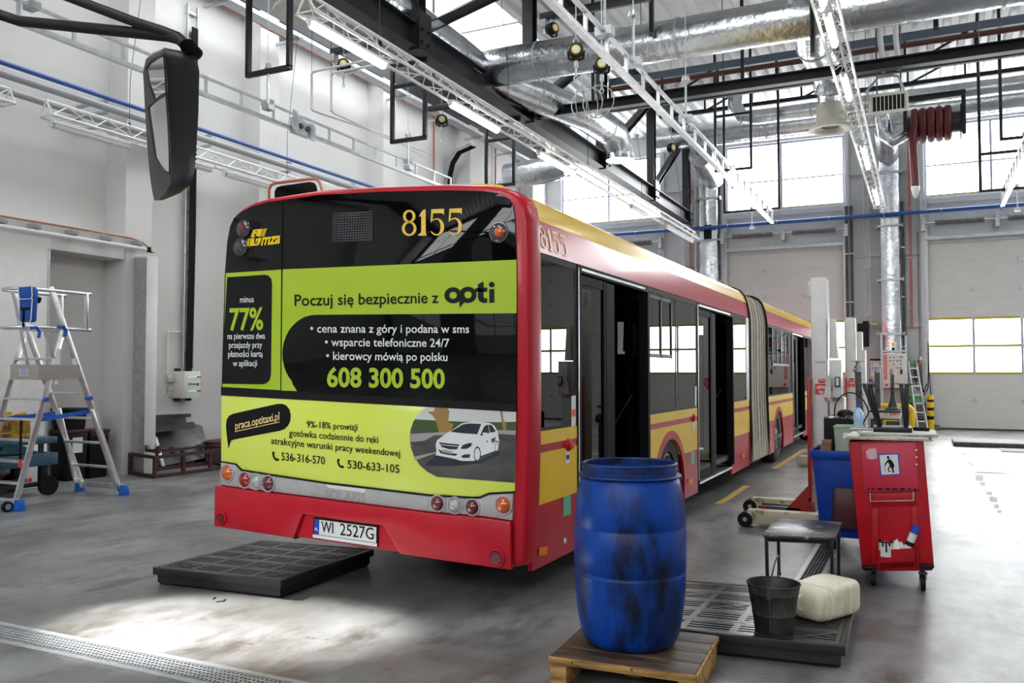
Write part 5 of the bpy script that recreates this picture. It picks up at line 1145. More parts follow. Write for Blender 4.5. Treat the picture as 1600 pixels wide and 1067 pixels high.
# jack stands
def jack(name, Y, x0, x1, ytop, yplate, wplate, label, zb=0.0, tilt=0.0):
    f = PQ(Y); a, b = f(x0, 600).x, f(x1, 600).x; c = (a + b) / 2; w = (b - a) / 2; zt, zp = f(x0, ytop).z, f(x0, yplate).z
    t = thing(name, label, 'jack stand', (c, Y, zb))
    MB().hexa([(c - w * 1.1 + tilt, Y - w, zb + .02), (c + w * 1.1 + tilt, Y - w, zb + .02), (c + w * 1.1 + tilt, Y + w, zb + .02), (c - w * 1.1 + tilt, Y + w, zb + .02)], [(c - w, Y - w, zt), (c + w, Y - w, zt), (c + w, Y + w, zt), (c - w, Y + w, zt)]).build('tube', 'dark_metal', t, bevel=.004)
    m = MB()
    for k in range(5): z = zb + (zt - zb) * (.35 + .12 * k); m.bx(c - w * .25 + tilt * .6, c + w * .25 + tilt * .6, Y - w - .003, Y - w + .001, z, z + w * .7)
    m.build('pin_hole', 'black_rubber', t, smooth=False)
    MB().cyl((c, Y, zt), (c, Y, zt + .03), w * 1.5, 16).cyl((c, Y, zt + .03), (c, Y, zp - .012), w * .7, 14).cyl((c, Y, zt + .04), (c, Y, zt + .07), w * 1.15, 16).build('screw', 'galv', t)
    q = f(x0 - wplate, 600).x; q2 = f(x1 + wplate, 600).x
    MB().bx(q, q2, Y - (q2 - q) * .3, Y + (q2 - q) * .3, zp - .014, zp).build('head_plate', 'galv', t, bevel=.003)
    if zb == 0:
        m = MB()
        for k in range(3): ang = k * 2.094 + .4; m.bar((c + tilt, Y, .4), (c + tilt + .2 * math.cos(ang), Y + .2 * math.sin(ang), .02), .04, .03)
        m.build('tripod_leg', 'dark_metal', t, smooth=False)
    return t
jack('jack_stand', 11.2, 1336, 1346.5, 581, 563, 6, 'tallest dark jack stand with wide head plate, in front of the second lift column', tilt=.045)
jack('jack_stand', 12.9, 1367, 1375.5, 582, 572, 3, 'dark jack stand with small head plate standing between the two other stands')
# workshop machine with yellow motor
Ym = 12.0; f = PQ(Ym); xa, xb = f(1360, 650).x, f(1406, 650).x; zt = f(1380, 641).z
t = thing('test_machine', 'dark workshop machine with cream band and red lettering behind the red trolley', 'machine', ((xa + xb) / 2, Ym + .3, 0))
MB().bx(xa, xb, Ym, Ym + .55, .10, zt - .11).build('cabinet', 'dark_metal', t, bevel=.008)
MB().bx(xa - .008, xb + .008, Ym - .012, Ym + .56, zt - .108, zt - .03).build('cream_band', 'cream', t, bevel=.006); MB().bx(xa - .012, xb + .012, Ym - .016, Ym + .565, zt - .03, zt).build('top_plate', 'dark_metal', t, bevel=.004)
m = MB(); write(m, 'BOSCH', (1390, 648.8), (1405.5, 648.8), 4.2, lambda x, y: PY(x, y, Ym - .014), 0, .03); m.build('lettering', 'sign_red', t, smooth=False)
m = MB(); m.torus(f(1384.5, 646.5, .013), .016, .004, 'y', 18, 5); m.build('round_mark', 'grey_pipe', t)
MB().bx(f(1380, 665).x, f(1404, 665).x, Ym - .05, Ym, f(1380, 675).z, f(1380, 656).z).build('yellow_housing', 'yellow_steel', t, bevel=.01)
m = MB(); c = f(1394, 665, .06); m.cyl(c + Vector((-.07, 0, 0)), c + Vector((.09, 0, 0)), .058, 18)
for k in range(6): m.torus(c + Vector((-.06 + .027 * k, 0, 0)), .060, .006, 'x', 18, 5)
m.build('motor', 'bucket', t)
for x in (xa + .06, xb - .06):
    for y in (Ym + .08, Ym + .48): MB().cyl((x - .02, y, .05), (x + .02, y, .05), .05, 14).bx(x - .012, x + .012, y - .012, y + .012, .05, .105).build('castor', 'black_rubber', t)
f = PQ(12.2); t2 = jack('jack_stand', 12.2, 1391.5, 1397.5, 585, 578, 1.5, 'slim dark jack stand with flared foot standing on the lettered workshop machine', zb=zt + .001)
fc = f(1396, 636); MB().lathe([(0, 0), (.10, 0), (.10, .012), (.06, .04), (.035, .12), (.03, .16), (0, .16)], (f(1394.5, 600).x, 12.2, zt + .001), 16).build('flared_foot', 'dark_metal', t2)

# guard rail, bollard, ladder, cabinet, lamp, sockets at the pier
Yg = 25.4; f = PQ(Yg); t = thing('guard_rail', 'yellow tubular guard rail standing in front of the grey pier at the back wall', 'guard rail', (f(1400, 640).x, Yg, 0))
a, b = f(1372, 634), f(1425, 633); MB().tube([(a.x, Yg, 0), (a.x, Yg, a.z - .1), (a.x + .1, Yg, a.z), (b.x - .1, Yg, a.z), (b.x, Yg, a.z - .1), (b.x, Yg, 0)], .075, 14).build('rail_tube', 'yellow_steel', t); MB().bx(b.x - .1, b.x + .1, Yg - .1, Yg + .1, 0, .012).bx(a.x - .1, a.x + .1, Yg - .1, Yg + .1, 0, .012).build('foot_plate', 'yellow_steel', t, smooth=False)
p = G(1454.5, 672); f = PQ(p.y); zt = f(1454, 617).z; t = thing('striped_bollard', 'slim yellow and black striped bollard standing beside the garage door', 'bollard', p)
m = MB(); cuts = [0, .30, .40, .56, .64, .80, .87, 1.0]
for i in range(7): m.cyl((p.x, p.y, zt * cuts[i]), (p.x, p.y, zt * cuts[i + 1]), .085, 18, 0 if i % 2 == 0 else 1)
m.build('post', ['yellow_steel', 'black_plastic'], t); MB().bx(p.x - .12, p.x + .12, p.y - .12, p.y + .12, 0, .01).build('foot_plate', 'yellow_steel', t, smooth=False)
# ladder leaning on the pier
A0, A1 = PY(1434, 668, 25.9), PY(1418, 562, 26.35); B0, B1 = PY(1449, 668, 25.9), PY(1430, 562, 26.35); A0.z = B0.z = 0
t = thing('leaning_ladder', 'single aluminium ladder leaning against the pier beside the yellow guard rail', 'ladder', (A0 + B0) / 2)
for p, q in ((A0, A1), (B0, B1)): MB().bar(p, q, .035, .07).build('stile', 'alu', t, smooth=False)
for k in range(1, 8): MB().bar(A0.lerp(A1, k / 8), B0.lerp(B1, k / 8), .04, .03).build('rung', 'alu', t, smooth=False)
MB().lathe([(0, -.02), (.06, -.02), (.06, .02), (0, .02)], A1 + Vector((0, -.05, 0)), 16, 0, 'y').build('end_cap', 'green', t)
# control cabinet with the red vertical sign
Yc = 26.05; f = PQ(Yc); a, b = f(1380, 606), f(1415, 552)
t = thing('control_cabinet', 'big grey control cabinet with red vertical sign and rows of push buttons', 'cabinet', ((a.x + b.x) / 2, Yc + .15, a.z))
MB().bx(a.x, b.x, Yc, Yc + .30, a.z, b.z).build('box', 'white', t, bevel=.012)
sg = MB(); sg.prism([f(x, y, .004) for x, y in ((1379.8 + 1, 555), (1385.6, 554.5), (1386, 593), (1381.2, 593))], (0, .002, 0), 0)
for i, ch in enumerate('SOSNOWSKI'): write(sg, ch, (1382 + .03 * i + (.9 if ch == 'I' else 0), 559 + i * 4.15), (1384.8 + .03 * i - (.9 if ch == 'I' else 0), 559 + i * 4.15), 2.8, lambda x, y: f(x, y, .007), 1, .04)
sg.build('vertical_sign', ['sign_red', 'label_paper'], t, smooth=False)
bt = MB()
for x, y in ((1391, 558), (1396.5, 558), (1407, 557.5), (1410, 557.5), (1391, 563.5), (1396.5, 563.5), (1402, 563.5), (1407, 563.3), (1396.5, 569), (1407.3, 569), (1402, 574.5), (1407.5, 574.5)): bt.cyl(f(x, y, 0), f(x, y, .03), .018, 10)
bt.build('push_button', 'dark_metal', t); MB().cyl(f(1385.2, 601.5), f(1385.2, 601.5, .05), .035, 14).build('main_switch', 'red_steel', t); MB().bx(f(1407, 580).x, f(1410, 580).x, Yc - .05, Yc, f(1407, 584).z, f(1407, 577).z).build('switch_lever', 'black_plastic', t)
m = MB().bx(f(1400.5, 557).x, f(1404, 557).x, Yc - .004, Yc, f(1400, 559).z, f(1400, 556).z); m.build('label', 'label_paper', t)
# frame around the cabinet and the traffic lamp above it
fr = MB()
for x in (1378, 1416.5): q = f(x, 600); fr.bx(q.x - .03, q.x + .03, Yc + .1, Yc + .16, 0, f(x, 524).z)
fr.bx(f(1378, 548).x, f(1416.5, 548).x, Yc + .08, Yc + .14, f(1380, 550).z, f(1380, 547).z); tag(fr.build('cabinet_frame', 'galv', smooth=False), 'slotted steel frame standing against the pier and carrying the grey control cabinet', 'frame')
p = f(1395.5, 541); t = thing('signal_lamp', 'small signal lamp with red and green lights on the frame above the control cabinet', 'lamp', f(1395.5, 548.5, .0)); 
z = f(1395.5, 547.2).z; MB().bx(p.x - .035, p.x + .035, Yc + .06, Yc + .14, z, f(1395, 534.5).z).build('housing', 'black_plastic', t, bevel=.006)
MB().bx(p.x - .03, p.x + .03, Yc + .05, Yc + .06, f(1395, 538.5).z, f(1395, 535).z).build('red_light', 'led_red', t); MB().bx(p.x - .03, p.x + .03, Yc + .05, Yc + .06, f(1395, 543).z, f(1395, 539.5).z).build('green_light', 'led_green', t)
a, b = f(1359.5, 597), f(1374, 563); t = thing('switch_box', 'smaller grey switch box with black lid and blue dial beside the big control cabinet', 'switch box', ((a.x + b.x) / 2, Yc + .3, a.z))
MB().bx(a.x, b.x, Yc + .32, Yc + .46, a.z, b.z).build('box', 'white', t, bevel=.01); MB().bx(a.x - .01, b.x + .01, Yc + .30, Yc + .46, b.z, b.z + .05).build('black_lid', 'black_plastic', t); MB().bx(a.x, b.x, Yc + .31, Yc + .32, f(1360, 590).z, f(1360, 587.5).z).build('yellow_strip', 'yellow_steel', t)
bt = MB()
for x in (1363,):
    for y in (568, 572, 576): bt.cyl(PY(x, y, Yc + .32), PY(x, y, Yc + .29), .018, 10)
bt.build('button', 'dark_metal', t)
p = PY(1361, 594, Yc + .3); MB().cyl((p.x, Yc + .27, p.z), (p.x, Yc + .32, p.z), .05, 14).build('blue_dial', 'blue_plastic', t); p = PY(1361, 601, Yc + .3); MB().cyl((p.x, Yc + .28, p.z), (p.x, Yc + .33, p.z), .03, 14).bx(p.x - .05, p.x + .1, Yc + .34, Yc + .45, p.z - .06, p.z + .04).build('red_knob', 'red_steel', t)
p = PY(1431, 566, 26.4); t = thing('green_socket', 'round green socket on the pier above the leaning ladder', 'socket', p); MB().cyl(p, p + Vector((0, -.06, 0)), .07, 18).build('cover', 'green', t); MB().bx(p.x - .05, p.x + .05, 26.4, 26.6, p.z - .05, p.z + .05).build('base', 'dark_metal', t)
p = PY(1437, 561, 26.3); t = thing('hanging_plug', 'red plug hanging on a thin cable above the leaning ladder', 'plug', p); MB().cyl(p + Vector((0, 0, .07)), p + Vector((0, 0, -.03)), .05, 14).build('grey_sleeve', 'grey_pipe', t); MB().cyl(p + Vector((0, 0, -.03)), p + Vector((0, 0, -.14)), .045, 14, 0, .02).build('red_plug', 'sign_red', t)
MB().tube([p + Vector((0, 0, .07)), p + Vector((.0, 0, 2.2)), p + Vector((0, .25, 3.6))], .008, 6).tube([p + Vector((0, 0, -.14)), p + Vector((.03, 0, -.6)), p + Vector((.10, .05, -1.0)), p + Vector((.2, .1, -.8)), p + Vector((.23, .15, 0.3))], .012, 6).build('cable', 'black_rubber', t)
a, b = PY(1427.5, 594, 26.2), PY(1434, 574, 26.2); t = thing('power_box', 'dark power box with hanging cable on the pier behind the leaning ladder', 'power box', ((a.x + b.x) / 2, 26.45, a.z)); MB().bx(a.x, b.x, 26.40, 26.56, a.z, b.z).build('box', 'dark_metal', t, bevel=.01); MB().tube([((a.x + b.x) / 2, 26.45, a.z), ((a.x + b.x) / 2 + .03, 26.42, a.z - .25), (b.x + .14, 26.42, a.z - .32), (b.x + .22, 26.45, a.z - .1)], .014, 6).build('cable', 'black_rubber', t)
for (x0, x1, y0, y1, mt, lab, nm) in ((1421, 1433, 626, 629.5, 'green', 'bundle of green hose on the shelf beside the yellow guard rail', 'green_hose'), (1420, 1441, 640, 650, 'handtruck_wood', 'brown cardboard box stacked under the green hose behind the leaning ladder', 'cardboard_box'), (1433, 1446, 643, 654, 'card', 'small pale box behind the foot of the leaning ladder', 'small_box')):
    a, b = PY(x0, y1, 26.3), PY(x1, y0, 26.3)
    if nm == 'green_hose':
        m = MB()
        for k in range(4): m.torus(((a.x + b.x) / 2, 26.35, a.z + .03 + .05 * k), .14, .025, 'z', 24, 8)
    else: m = MB().bx(a.x, b.x, 26.28, 26.46, a.z, b.z).bx(a.x, b.x, 26.275, 26.28, (a.z + b.z) / 2 - .02, (a.z + b.z) / 2 + .02)
    tag(m.build(nm, mt, bevel=0 if nm == 'green_hose' else .006), lab, nm.split('_')[-1])
a, b = PY(1418, 671, 26.2), PY(1447, 652, 26.2); c = PY(1433, 630, 26.3)
t = thing('low_shelf', 'low dark shelf against the pier holding boxes behind the leaning ladder', 'shelf', ((a.x + b.x) / 2, 26.35, 0))
for z in (PY(1430, 629.8, 26.3).z - .03, PY(1430, 650.3, 26.3).z - .03, PY(1430, 654.3, 26.3).z - .045): MB().bx(a.x, b.x, 26.22, 26.5, z, z + .025).build('board', 'dark_metal', t, smooth=False)
for x in (a.x, b.x - .03): MB().bx(x, x + .03, 26.46, 26.5, 0, PY(1430, 629, 26.3).z).build('upright', 'dark_metal', t, smooth=False)
p = PY(1462, 661, 26.0); t = thing('foot_pedal_box', 'small dark box on a cable standing at the foot of the garage door', 'box', (p.x, 26.2, 0)); MB().hexa([(p.x - .11, 26.05, .0), (p.x + .12, 26.05, .0), (p.x + .12, 26.29, .0), (p.x - .11, 26.29, .0)], [(p.x - .08, 26.08, .16), (p.x + .10, 26.08, .13), (p.x + .10, 26.28, .13), (p.x - .08, 26.28, .16)]).build('housing', 'dark_metal', t, bevel=.015); MB().tube([(p.x - .05, 26.25, .14), (p.x - .1, 26.35, .8), (p.x - .14, 26.4, 1.7), (p.x - .15, 26.4, 2.4)], .012, 6).build('cable', 'black_rubber', t)

# ---------------------------------------------------------------- services on the back wall
def yv(px, py, off): return PY(px, py, YB - off)
t = MB(); z = 6.02; t.tube([(-11.0, YB - .46, z), (9.5, YB - .46, z)], .055, 12); o = tag(t.build('blue_pipe', 'blue_pipe'), 'long blue pipe running level across the back wall above the garage doors', 'pipe')
for x in [-8.2 + 1.45 * i for i in range(12)]: MB().bx(x - .02, x + .02, YB - .47, YB - .12, z - .07, z - .055).torus((x, YB - .46, z), .058, .008, 'x', 14, 5).build('pipe_clip', 'galv', o)
def wall_duct(x0, x1, z0, z1, label, vent=None, depth=.34):
    t = thing('wall_duct', label, 'duct', ((x0 + x1) / 2, YB - .2, z0))
    m = MB(); n = int((z1 - z0) / .22); rg = []
    random.seed(int(x0 * 10))
    for i in range(n + 1):
        z = z0 + (z1 - z0) * i / n; k = random.uniform(-.012, .012); e = .02
        rg.append([(x0 - k, YB - .05, z), (x0 - k, YB - depth + e, z), (x0 + e, YB - depth - k, z), (x1 - e, YB - depth - k, z), (x1 + k, YB - depth + e, z), (x1 + k, YB - .05, z)])
    m.loft([[Vector(p) for p in r] for r in rg]); m.build('foil_wrap', 'foil', t, angle=50)
    for z in [z0 + (z1 - z0) * (k + .5) / 4 for k in range(4)]: MB().bx(x0 - .08, x1 + .08, YB - depth - .04, YB - depth - .01, z - .03, z + .03).bx(x0 - .10, x0 - .06, YB - depth - .04, YB, z - .05, z + .05).bx(x1 + .06, x1 + .10, YB - depth - .04, YB, z - .05, z + .05).build('strap', 'galv', t, smooth=False)
    if vent:
        f = lambda x, y: PY(x, y, YB - depth)
        a, b = f(vent[0], vent[3]), f(vent[1], vent[2]); MB().bx(a.x, b.x, YB - depth - .02, YB - depth + .03, a.z, b.z).build('black_vent', 'black_rubber', t)
    return t
q = PY(1374, 300, YB - .34).x, PY(1404, 300, YB - .34).x
wall_duct(q[0], q[1], 1.9, 8.0, 'wide foil wrapped air duct running down the pier behind the control cabinet')
q = PY(1092, 300, YB - .34).x, PY(1120, 300, YB - .34).x
wall_duct(q[0], q[1], 2.4, 7.6, 'narrower foil wrapped air duct with a black vent opening, on the pier beyond the bus', vent=(1100, 1112, 351, 376))
def riser(pxs, z0, z1, r, mt, label, name='wall_pipe', group=None):
    for k, px in enumerate(pxs):
        x = PY(px, 400, YB - .19).x
        o = tag(MB().tube([(x, YB - .19, z0), (x, YB - .19, z1)], r, 10).build(name, mt), label if isinstance(label, str) else label[k], 'pipe', group)
        for z in [z0 + .6 + 1.4 * i for i in range(int((z1 - z0 - .6) / 1.4) + 1)]: MB().bx(x - r - .015, x + r + .015, YB - .19 - r, YB - .117, z - .015, z + .015).build('clip', 'galv', o, smooth=False)
riser([1350, 1353, 1356, 1359], 2.6, 8.4, .012, 'galv', 'thin grey conduit running up the pier beside the black valve block', 'conduit', 'thin grey conduits left of the wide foil duct')
riser([1421.5, 1424], 2.8, 8.6, .016, 'red_pipe', 'thin red pipe of the pair beside the wide foil duct on the pier', 'red_pipe', 'pair of red pipes on the pier')
riser([1411], .3, 6.4, .04, 'dark_metal', 'dark pipe running up close beside the edge of the wide foil duct')
riser([1079], 2.8, 7.8, .035, 'red_pipe', 'red pipe running up the pier beside the narrow foil duct with the vent', 'red_pipe')
riser([1323, 1331], 3.0, 6.4, .04, 'dark_metal', ['dark pipe running up directly beside the edge of a garage door', 'dark pipe running up between the garage door pipe and the thin conduits'])
riser([1068, 1087], 2.6, 8.3, .022, 'galv', ['grey conduit on the pier beyond the bus, on the bus side of the red pipe', 'grey conduit on the far pier between red pipe and narrow foil duct'], 'conduit')
a, b = PY(1340, 521, YB - .2), PY(1358, 505, YB - .2)
t = thing('pipe_manifold', 'black valve block on the thin conduits of the control cabinet pier', 'valve', ((a.x + b.x) / 2, YB - .15, a.z)); MB().bx(a.x, b.x, YB - .30, YB - .13, a.z + .05, b.z).build('block', 'black_plastic', t, bevel=.02)
c = PY(1353, 528, YB - .2); MB().cyl((c.x, YB - .24, c.z - .25), (c.x, YB - .24, b.z + .06), .085, 16).build('filter_bowl', 'black_plastic', t); MB().bx(c.x + .1, c.x + .3, YB - .2, YB - .1, b.z - .05, b.z).build('yellow_tap', 'yellow_steel', t)
# ================================================================ left side: platform ladder, cart, bins, wall services
LXR, LXL = -9.28, -9.97
def rgt(px, py): return PX(px, py, LXR)
def lft(px, py): return PX(px, py, LXL)
lt = thing('platform_ladder', 'aluminium double step ladder with guard rails and blue feet', 'ladder', (-9.62, 7.0, 0))
def stile(p, q, w=.07, d=.028, nm='stile'): return MB().bar(p, q, d, w, 0, (0, 0, 1)).build(nm, 'alu', lt, bevel=.004)
fr0 = rgt(22, 792); fr0.z = .03; fr1 = rgt(98, 516)                       # front, right-hand stile
fl0 = Vector((LXL, fr0.y, .03)); fl1 = Vector((LXL, fr1.y, fr1.z))
rr0 = rgt(187, 768); rr0.z = .06; rr1 = rgt(79, 448)
rl0 = Vector((LXL, rr0.y, .06)); rl1 = Vector((LXL, rr1.y, rr1.z))
for p, q in ((fr0, fr1), (fl0, fl1), (rr0, rr1), (rl0, rl1)): stile(p, q)
for k in range(7):
    t_ = (.13 + .117 * k); p, q = fl0.lerp(fl1, t_), fr0.lerp(fr1, t_); MB().bar(p, q, .075, .028).build('step', 'alu', lt, bevel=.003)
for k in range(5):
    t_ = (.12 + .125 * k); p, q = rl0.lerp(rl1, t_), rr0.lerp(rr1, t_); MB().bar(p, q, .07, .028).build('step', 'alu', lt, bevel=.003)
# kick boards and platform
zk0, zk1 = rgt(120, 592).z, rgt(120, 570).z
yk0, yk1, LXM = rgt(57, 580).y, rgt(122, 580).y, -9.74
MB().bx(LXM, LXR + .02, yk0 + .02, yk1 - .02, zk0 + .01, zk0 + .04).build('platform', 'alu', lt)
kb = MB().bx(LXR + .02, LXR + .032, yk0, yk1, zk0, zk1).bx(LXM - .012, LXM, yk0, yk1, zk0, zk1).bx(LXM, LXR + .02, yk0, yk0 + .012, zk0, zk1); kb = kb.build('kick_board', 'kick', lt, smooth=False)
bpl = MB(); f = lambda x, y, o=.001: PY(x, y, yk0 - o); bpl.prism([f(x, y) for x, y in ((30, 576.5), (43.5, 576.5), (43.5, 586.5), (30, 586.5))], (0, .001, 0), 0); bpl.prism([f(x, y, .002) for x, y in ((31, 580.5), (42.7, 580.5), (42.7, 585.5), (31, 585.5))], (0, .0005, 0), 1); bpl.prism([f(x, y, .002) for x, y in ((31, 577.5), (37, 577.2), (42.7, 578.3), (42.7, 579), (31, 578.6))], (0, .0005, 0), 1)
write(bpl, 'KRAUSE', (31.8, 584.8), (42.2, 584.8), 3.4, lambda x, y: f(x, y, .003), 0, .03)
bpl.build('maker_plate', ['label_paper', 'blue_plastic'], lt, smooth=False)
# guard rails: two U-shaped loops and a gate bar
for (yl, yr) in ((452, 457), (512, 514)):
    a, b = rgt(22, yl), rgt(142, yr); z = (a.z + b.z) / 2; y0 = 6.43; pts = [Vector((LXR, b.y, z))] + [Vector((LXR, y0 + .12, z))]
    for k in range(1, 8): an = math.pi * k / 8; pts.append(Vector(((LXR + LXM) / 2 + (LXR - LXM) / 2 * math.cos(an), y0 + .12 - .22 * math.sin(an), z)))
    pts += [Vector((LXM, y0 + .12, z)), Vector((LXM, b.y, z))]
    MB().tube(pts, .021, 12).build('guard_rail', 'alu', lt)
g0, g1 = rgt(135, 515), rgt(135, 458)
MB().bar(g0, g1, .05, .03, 0, (0, 1, 0)).build('gate_bar', 'alu', lt, bevel=.004); MB().bar(g0 + Vector((LXM - LXR, 0, 0)), g1 + Vector((LXM - LXR, 0, 0)), .05, .03, 0, (0, 1, 0)).build('gate_bar', 'alu', lt, bevel=.004)
a, b = rgt(22, 458), rgt(36, 575); MB().bar(PX(20, 456, LXM + .1), PX(44, 575, LXM + .1), .03, .025).bar(rgt(69, 514), rgt(84, 560), .03, .025).build('rail_brace', 'alu', lt)
for c in (rgt(97, 519), rgt(55, 521)): MB().tube([c + Vector((.02, -.07, .06)), c + Vector((.02, 0, .07)), c + Vector((.02, .04, .02)), c + Vector((.02, .03, -.05))], .02, 8).build('blue_hook', 'blue_plastic', lt)
st = MB()
for a, b in ((rgt(86, 600), rgt(91, 545)), (rgt(113, 560), rgt(120, 590))): st.bar(a + Vector((.016, 0, 0)), b + Vector((.016, 0, 0)), .004, .05)
st.build('paper_label', 'label_paper', lt, smooth=False)
for c in (rgt(69, 624), rgt(137, 622)): MB().cyl(c + Vector((-.02, 0, 0)), c + Vector((.06, 0, 0)), .028, 14).build('blue_knob', 'blue_plastic', lt)
# extension leg and stabiliser
e0, e1 = rgt(178, 756) + Vector((.03, 0, 0)), rgt(140, 640) + Vector((.03, 0, 0)); MB().bar(e0, e1, .03, .05).build('extension_leg', 'alu', lt, bevel=.004)
e0, e1 = lft(118, 752), lft(92, 638); MB().bar(e0, e1, .03, .05).cyl(e0 + Vector((0, 0, -.02)), e0 + Vector((0, 0, .05)), .03, 12).build('extension_leg', 'alu', lt, bevel=.004)
MB().bar(Vector((LXL - .08, rr0.y, .10)), Vector((LXR + .08, rr0.y, .10)), .035, .07).build('stabiliser_bar', 'alu', lt, bevel=.004)
MB().bar(Vector((LXL - .06, fr0.y, .10)), Vector((LXR + .04, fr0.y, .10)), .035, .07).build('stabiliser_bar', 'alu', lt, bevel=.004)
for x, y in ((LXR + .08, rr0.y), (LXL - .06, rr0.y), (LXR + .09, fr0.y)): MB().hexa([(x - .045, y - .05, 0), (x + .045, y - .05, 0), (x + .045, y + .05, 0), (x - .045, y + .05, 0)], [(x - .035, y - .04, .13), (x + .035, y - .04, .13), (x + .035, y + .04, .13), (x - .035, y + .04, .13)]).build('blue_foot', 'blue_plastic', lt, bevel=.006)
p = Vector((LXR + .03, fr0.y - .10, .06)); w_ = MB().cyl(p - Vector((.02, 0, 0)), p + Vector((.02, 0, 0)), .06, 20).build('transport_wheel', 'black_rubber', lt); MB().cyl(p - Vector((.024, 0, 0)), p + Vector((.024, 0, 0)), .035, 16).build('hub', 'alu', w_)
# blue spreader strap and black strap
MB().bar(Vector((LXR - .03, fr0.lerp(fr1, .43).y, 1.0)), Vector((LXR - .03, rr0.lerp(rr1, .43).y, 1.08)), .004, .05).bar(Vector((LXL + .03, fr0.lerp(fr1, .43).y, 1.0)), Vector((LXL + .03, rr0.lerp(rr1, .43).y, 1.04)), .004, .05).build('blue_strap', 'blue_plastic', lt, smooth=False)
a = rgt(33, 657); o = MB().bar(a, Vector((a.x, a.y, a.z - .44)), .03, .006, 0, (1, 0, 0)).build('black_strap', 'black_rubber', lt, smooth=False); MB().bar(Vector((a.x, a.y, a.z - .44)), Vector((a.x, a.y, a.z - .53)), .03, .02, 0, (1, 0, 0)).build('red_buckle', 'sign_red', o)
# blue pouch hanging from the guard rails
bt = thing('tool_pouch', 'blue cloth tool pouch with white piping hung on the ladder guard rail', 'pouch', PY(38, 504, 6.30)); f = lambda x, y, o=.03: PY(x, y, 6.32 - o)
m = MB(); m.prism([f(x, y, .04) for x, y in ((29, 449), (48, 447.5), (50.5, 455), (48, 500), (46, 503), (33, 504), (30.5, 501))], (0, .075, 0)); m.build('pouch', 'blue_bag', bt, bevel=.012)
m = MB(); m.prism([f(x, y, .055) for x, y in ((28, 449), (48.5, 447), (50, 463), (48, 466.5), (32, 467), (30, 465))], (0, .014, 0)); m.build('flap', 'blue_bag', bt, bevel=.005)
MB().tube([f(x, y, .06) for x, y in ((28.5, 450), (30, 465.5), (32, 467.5), (48, 467), (50.2, 463), (49.5, 448))], .006, 6).tube([f(x, y, .045) for x, y in ((50.5, 466), (48.2, 500), (46, 503.5), (33, 504.5), (30, 501))], .006, 6).build('piping', 'label_paper', bt)
MB().bar(f(31, 482.5, .048), f(47.5, 482, .048), .004, .03).bar(f(37.5, 482, .05), f(36.5, 511, .05), .004, .03, 0, (0, 1, 0)).build('black_strap', 'black_rubber', bt, smooth=False)
m = MB(); m.prism([f(x, y, -.03) for x, y in ((51, 461), (60, 465), (57, 473), (52, 474))], (0, .05, 0)); m.build('black_pocket', 'black_plastic', bt, bevel=.008)

# blue push cart behind the ladder
def CX(px, py): return PX(px, py, -10.15)
ct = thing('push_cart', 'old blue wooden workshop cart on black wheels behind the platform ladder', 'cart', (-10.4, 7.0, 0))
zc0, zc1 = CX(60, 728).z, CX(60, 709).z; y1 = CX(89, 715).y; y0 = y1 - 1.7
MB().bx(-10.80, -10.12, y0, y1, zc0, zc1).build('deck', 'blue_wood', ct, bevel=.012)
za0, za1 = CX(60, 694).z, CX(60, 684).z
MB().bx(-10.80, -10.14, y0, y1 + .0, za0, za1).build('upper_shelf', 'blue_wood', ct, bevel=.012)
MB().prism([CX(x, y) for x, y in ((6, 697), (38, 697), (66, 709), (0, 709))], (-.05, 0, 0)).build('side_board', 'blue_wood', ct, smooth=False)
for y in (y1 - .22, y1 - 1.15): MB().bx(-10.22, -10.14, y, y + .10, .16, zc0).bx(-10.76, -10.68, y, y + .10, .16, zc0).build('leg', 'black_steel', ct, bevel=.006)
MB().bx(-10.24, -10.12, y1 - 1.3, y1 - .05, .12, .17).bx(-10.78, -10.66, y1 - 1.3, y1 - .05, .12, .17).build('axle_bar', 'black_steel', ct, bevel=.006)
for y in (y1 - .16, y1 - 1.0):
    for x in (-10.09, -10.78): MB().cyl((x - .03, y, .125), (x + .03, y, .125), .125, 24).build('wheel', 'black_rubber', ct)
for x in (-10.3, -10.74): MB().bx(x, x + .03, y0 + .1, y0 + .16, zc1, za0).bx(x, x + .03, y1 - .16, y1 - .10, zc1, za0).build('post', 'blue_wood', ct, smooth=False)
t = thing('yellow_trestle', 'worn yellow wooden trestle lying on the blue cart', 'trestle', (-10.45, y1 - .7, za1))
fz = lambda px, py: CX(px, py)
m = MB(); zt0 = za1 + .002; yA, yB = CX(0, 660).y, CX(49, 660).y; h1 = CX(40, 647).z
m.bx(-10.7, -10.16, yA, yB, zt0, zt0 + .07); m.bx(-10.24, -10.16, yB - .10, yB, zt0 + .07, h1 - .02); m.bx(-10.24, -10.16, yA + .2, yA + .28, zt0 + .07, h1 - .05)
m.build('frame', 'yellow_wood', t, bevel=.006); MB().bar((-10.20, yA - .1, h1 - .09), (-10.20, yB - .05, h1 - .01), .08, .07).bar((-10.5, yA - .1, h1 - .05), (-10.5, yB - .05, h1 - .0), .08, .05).build('top_beam', 'yellow_wood', t, bevel=.006); MB().bx(-10.54, -10.46, yB - .15, yB - .05, zt0 + .07, h1 - .03).build('rear_post', 'yellow_wood', t, bevel=.006)
a, b = PX(44, 757, -10.85), PX(72, 728, -10.85)
t = thing('white_carton', 'white carton with a round red mark on the floor behind the blue cart', 'carton', (-10.92, (a.y + b.y) / 2 - .3, 0)); MB().bx(-10.945, -10.70 - .2 + .06, b.y - 1.0, b.y, .0, .62).build('carton_body', 'label_paper', t, bevel=.004)
p = PX(47.5, 750, -10.83); MB().cyl((-10.842, p.y, p.z), (-10.836, p.y, p.z), .03, 18).build('red_mark', 'sign_red', t)
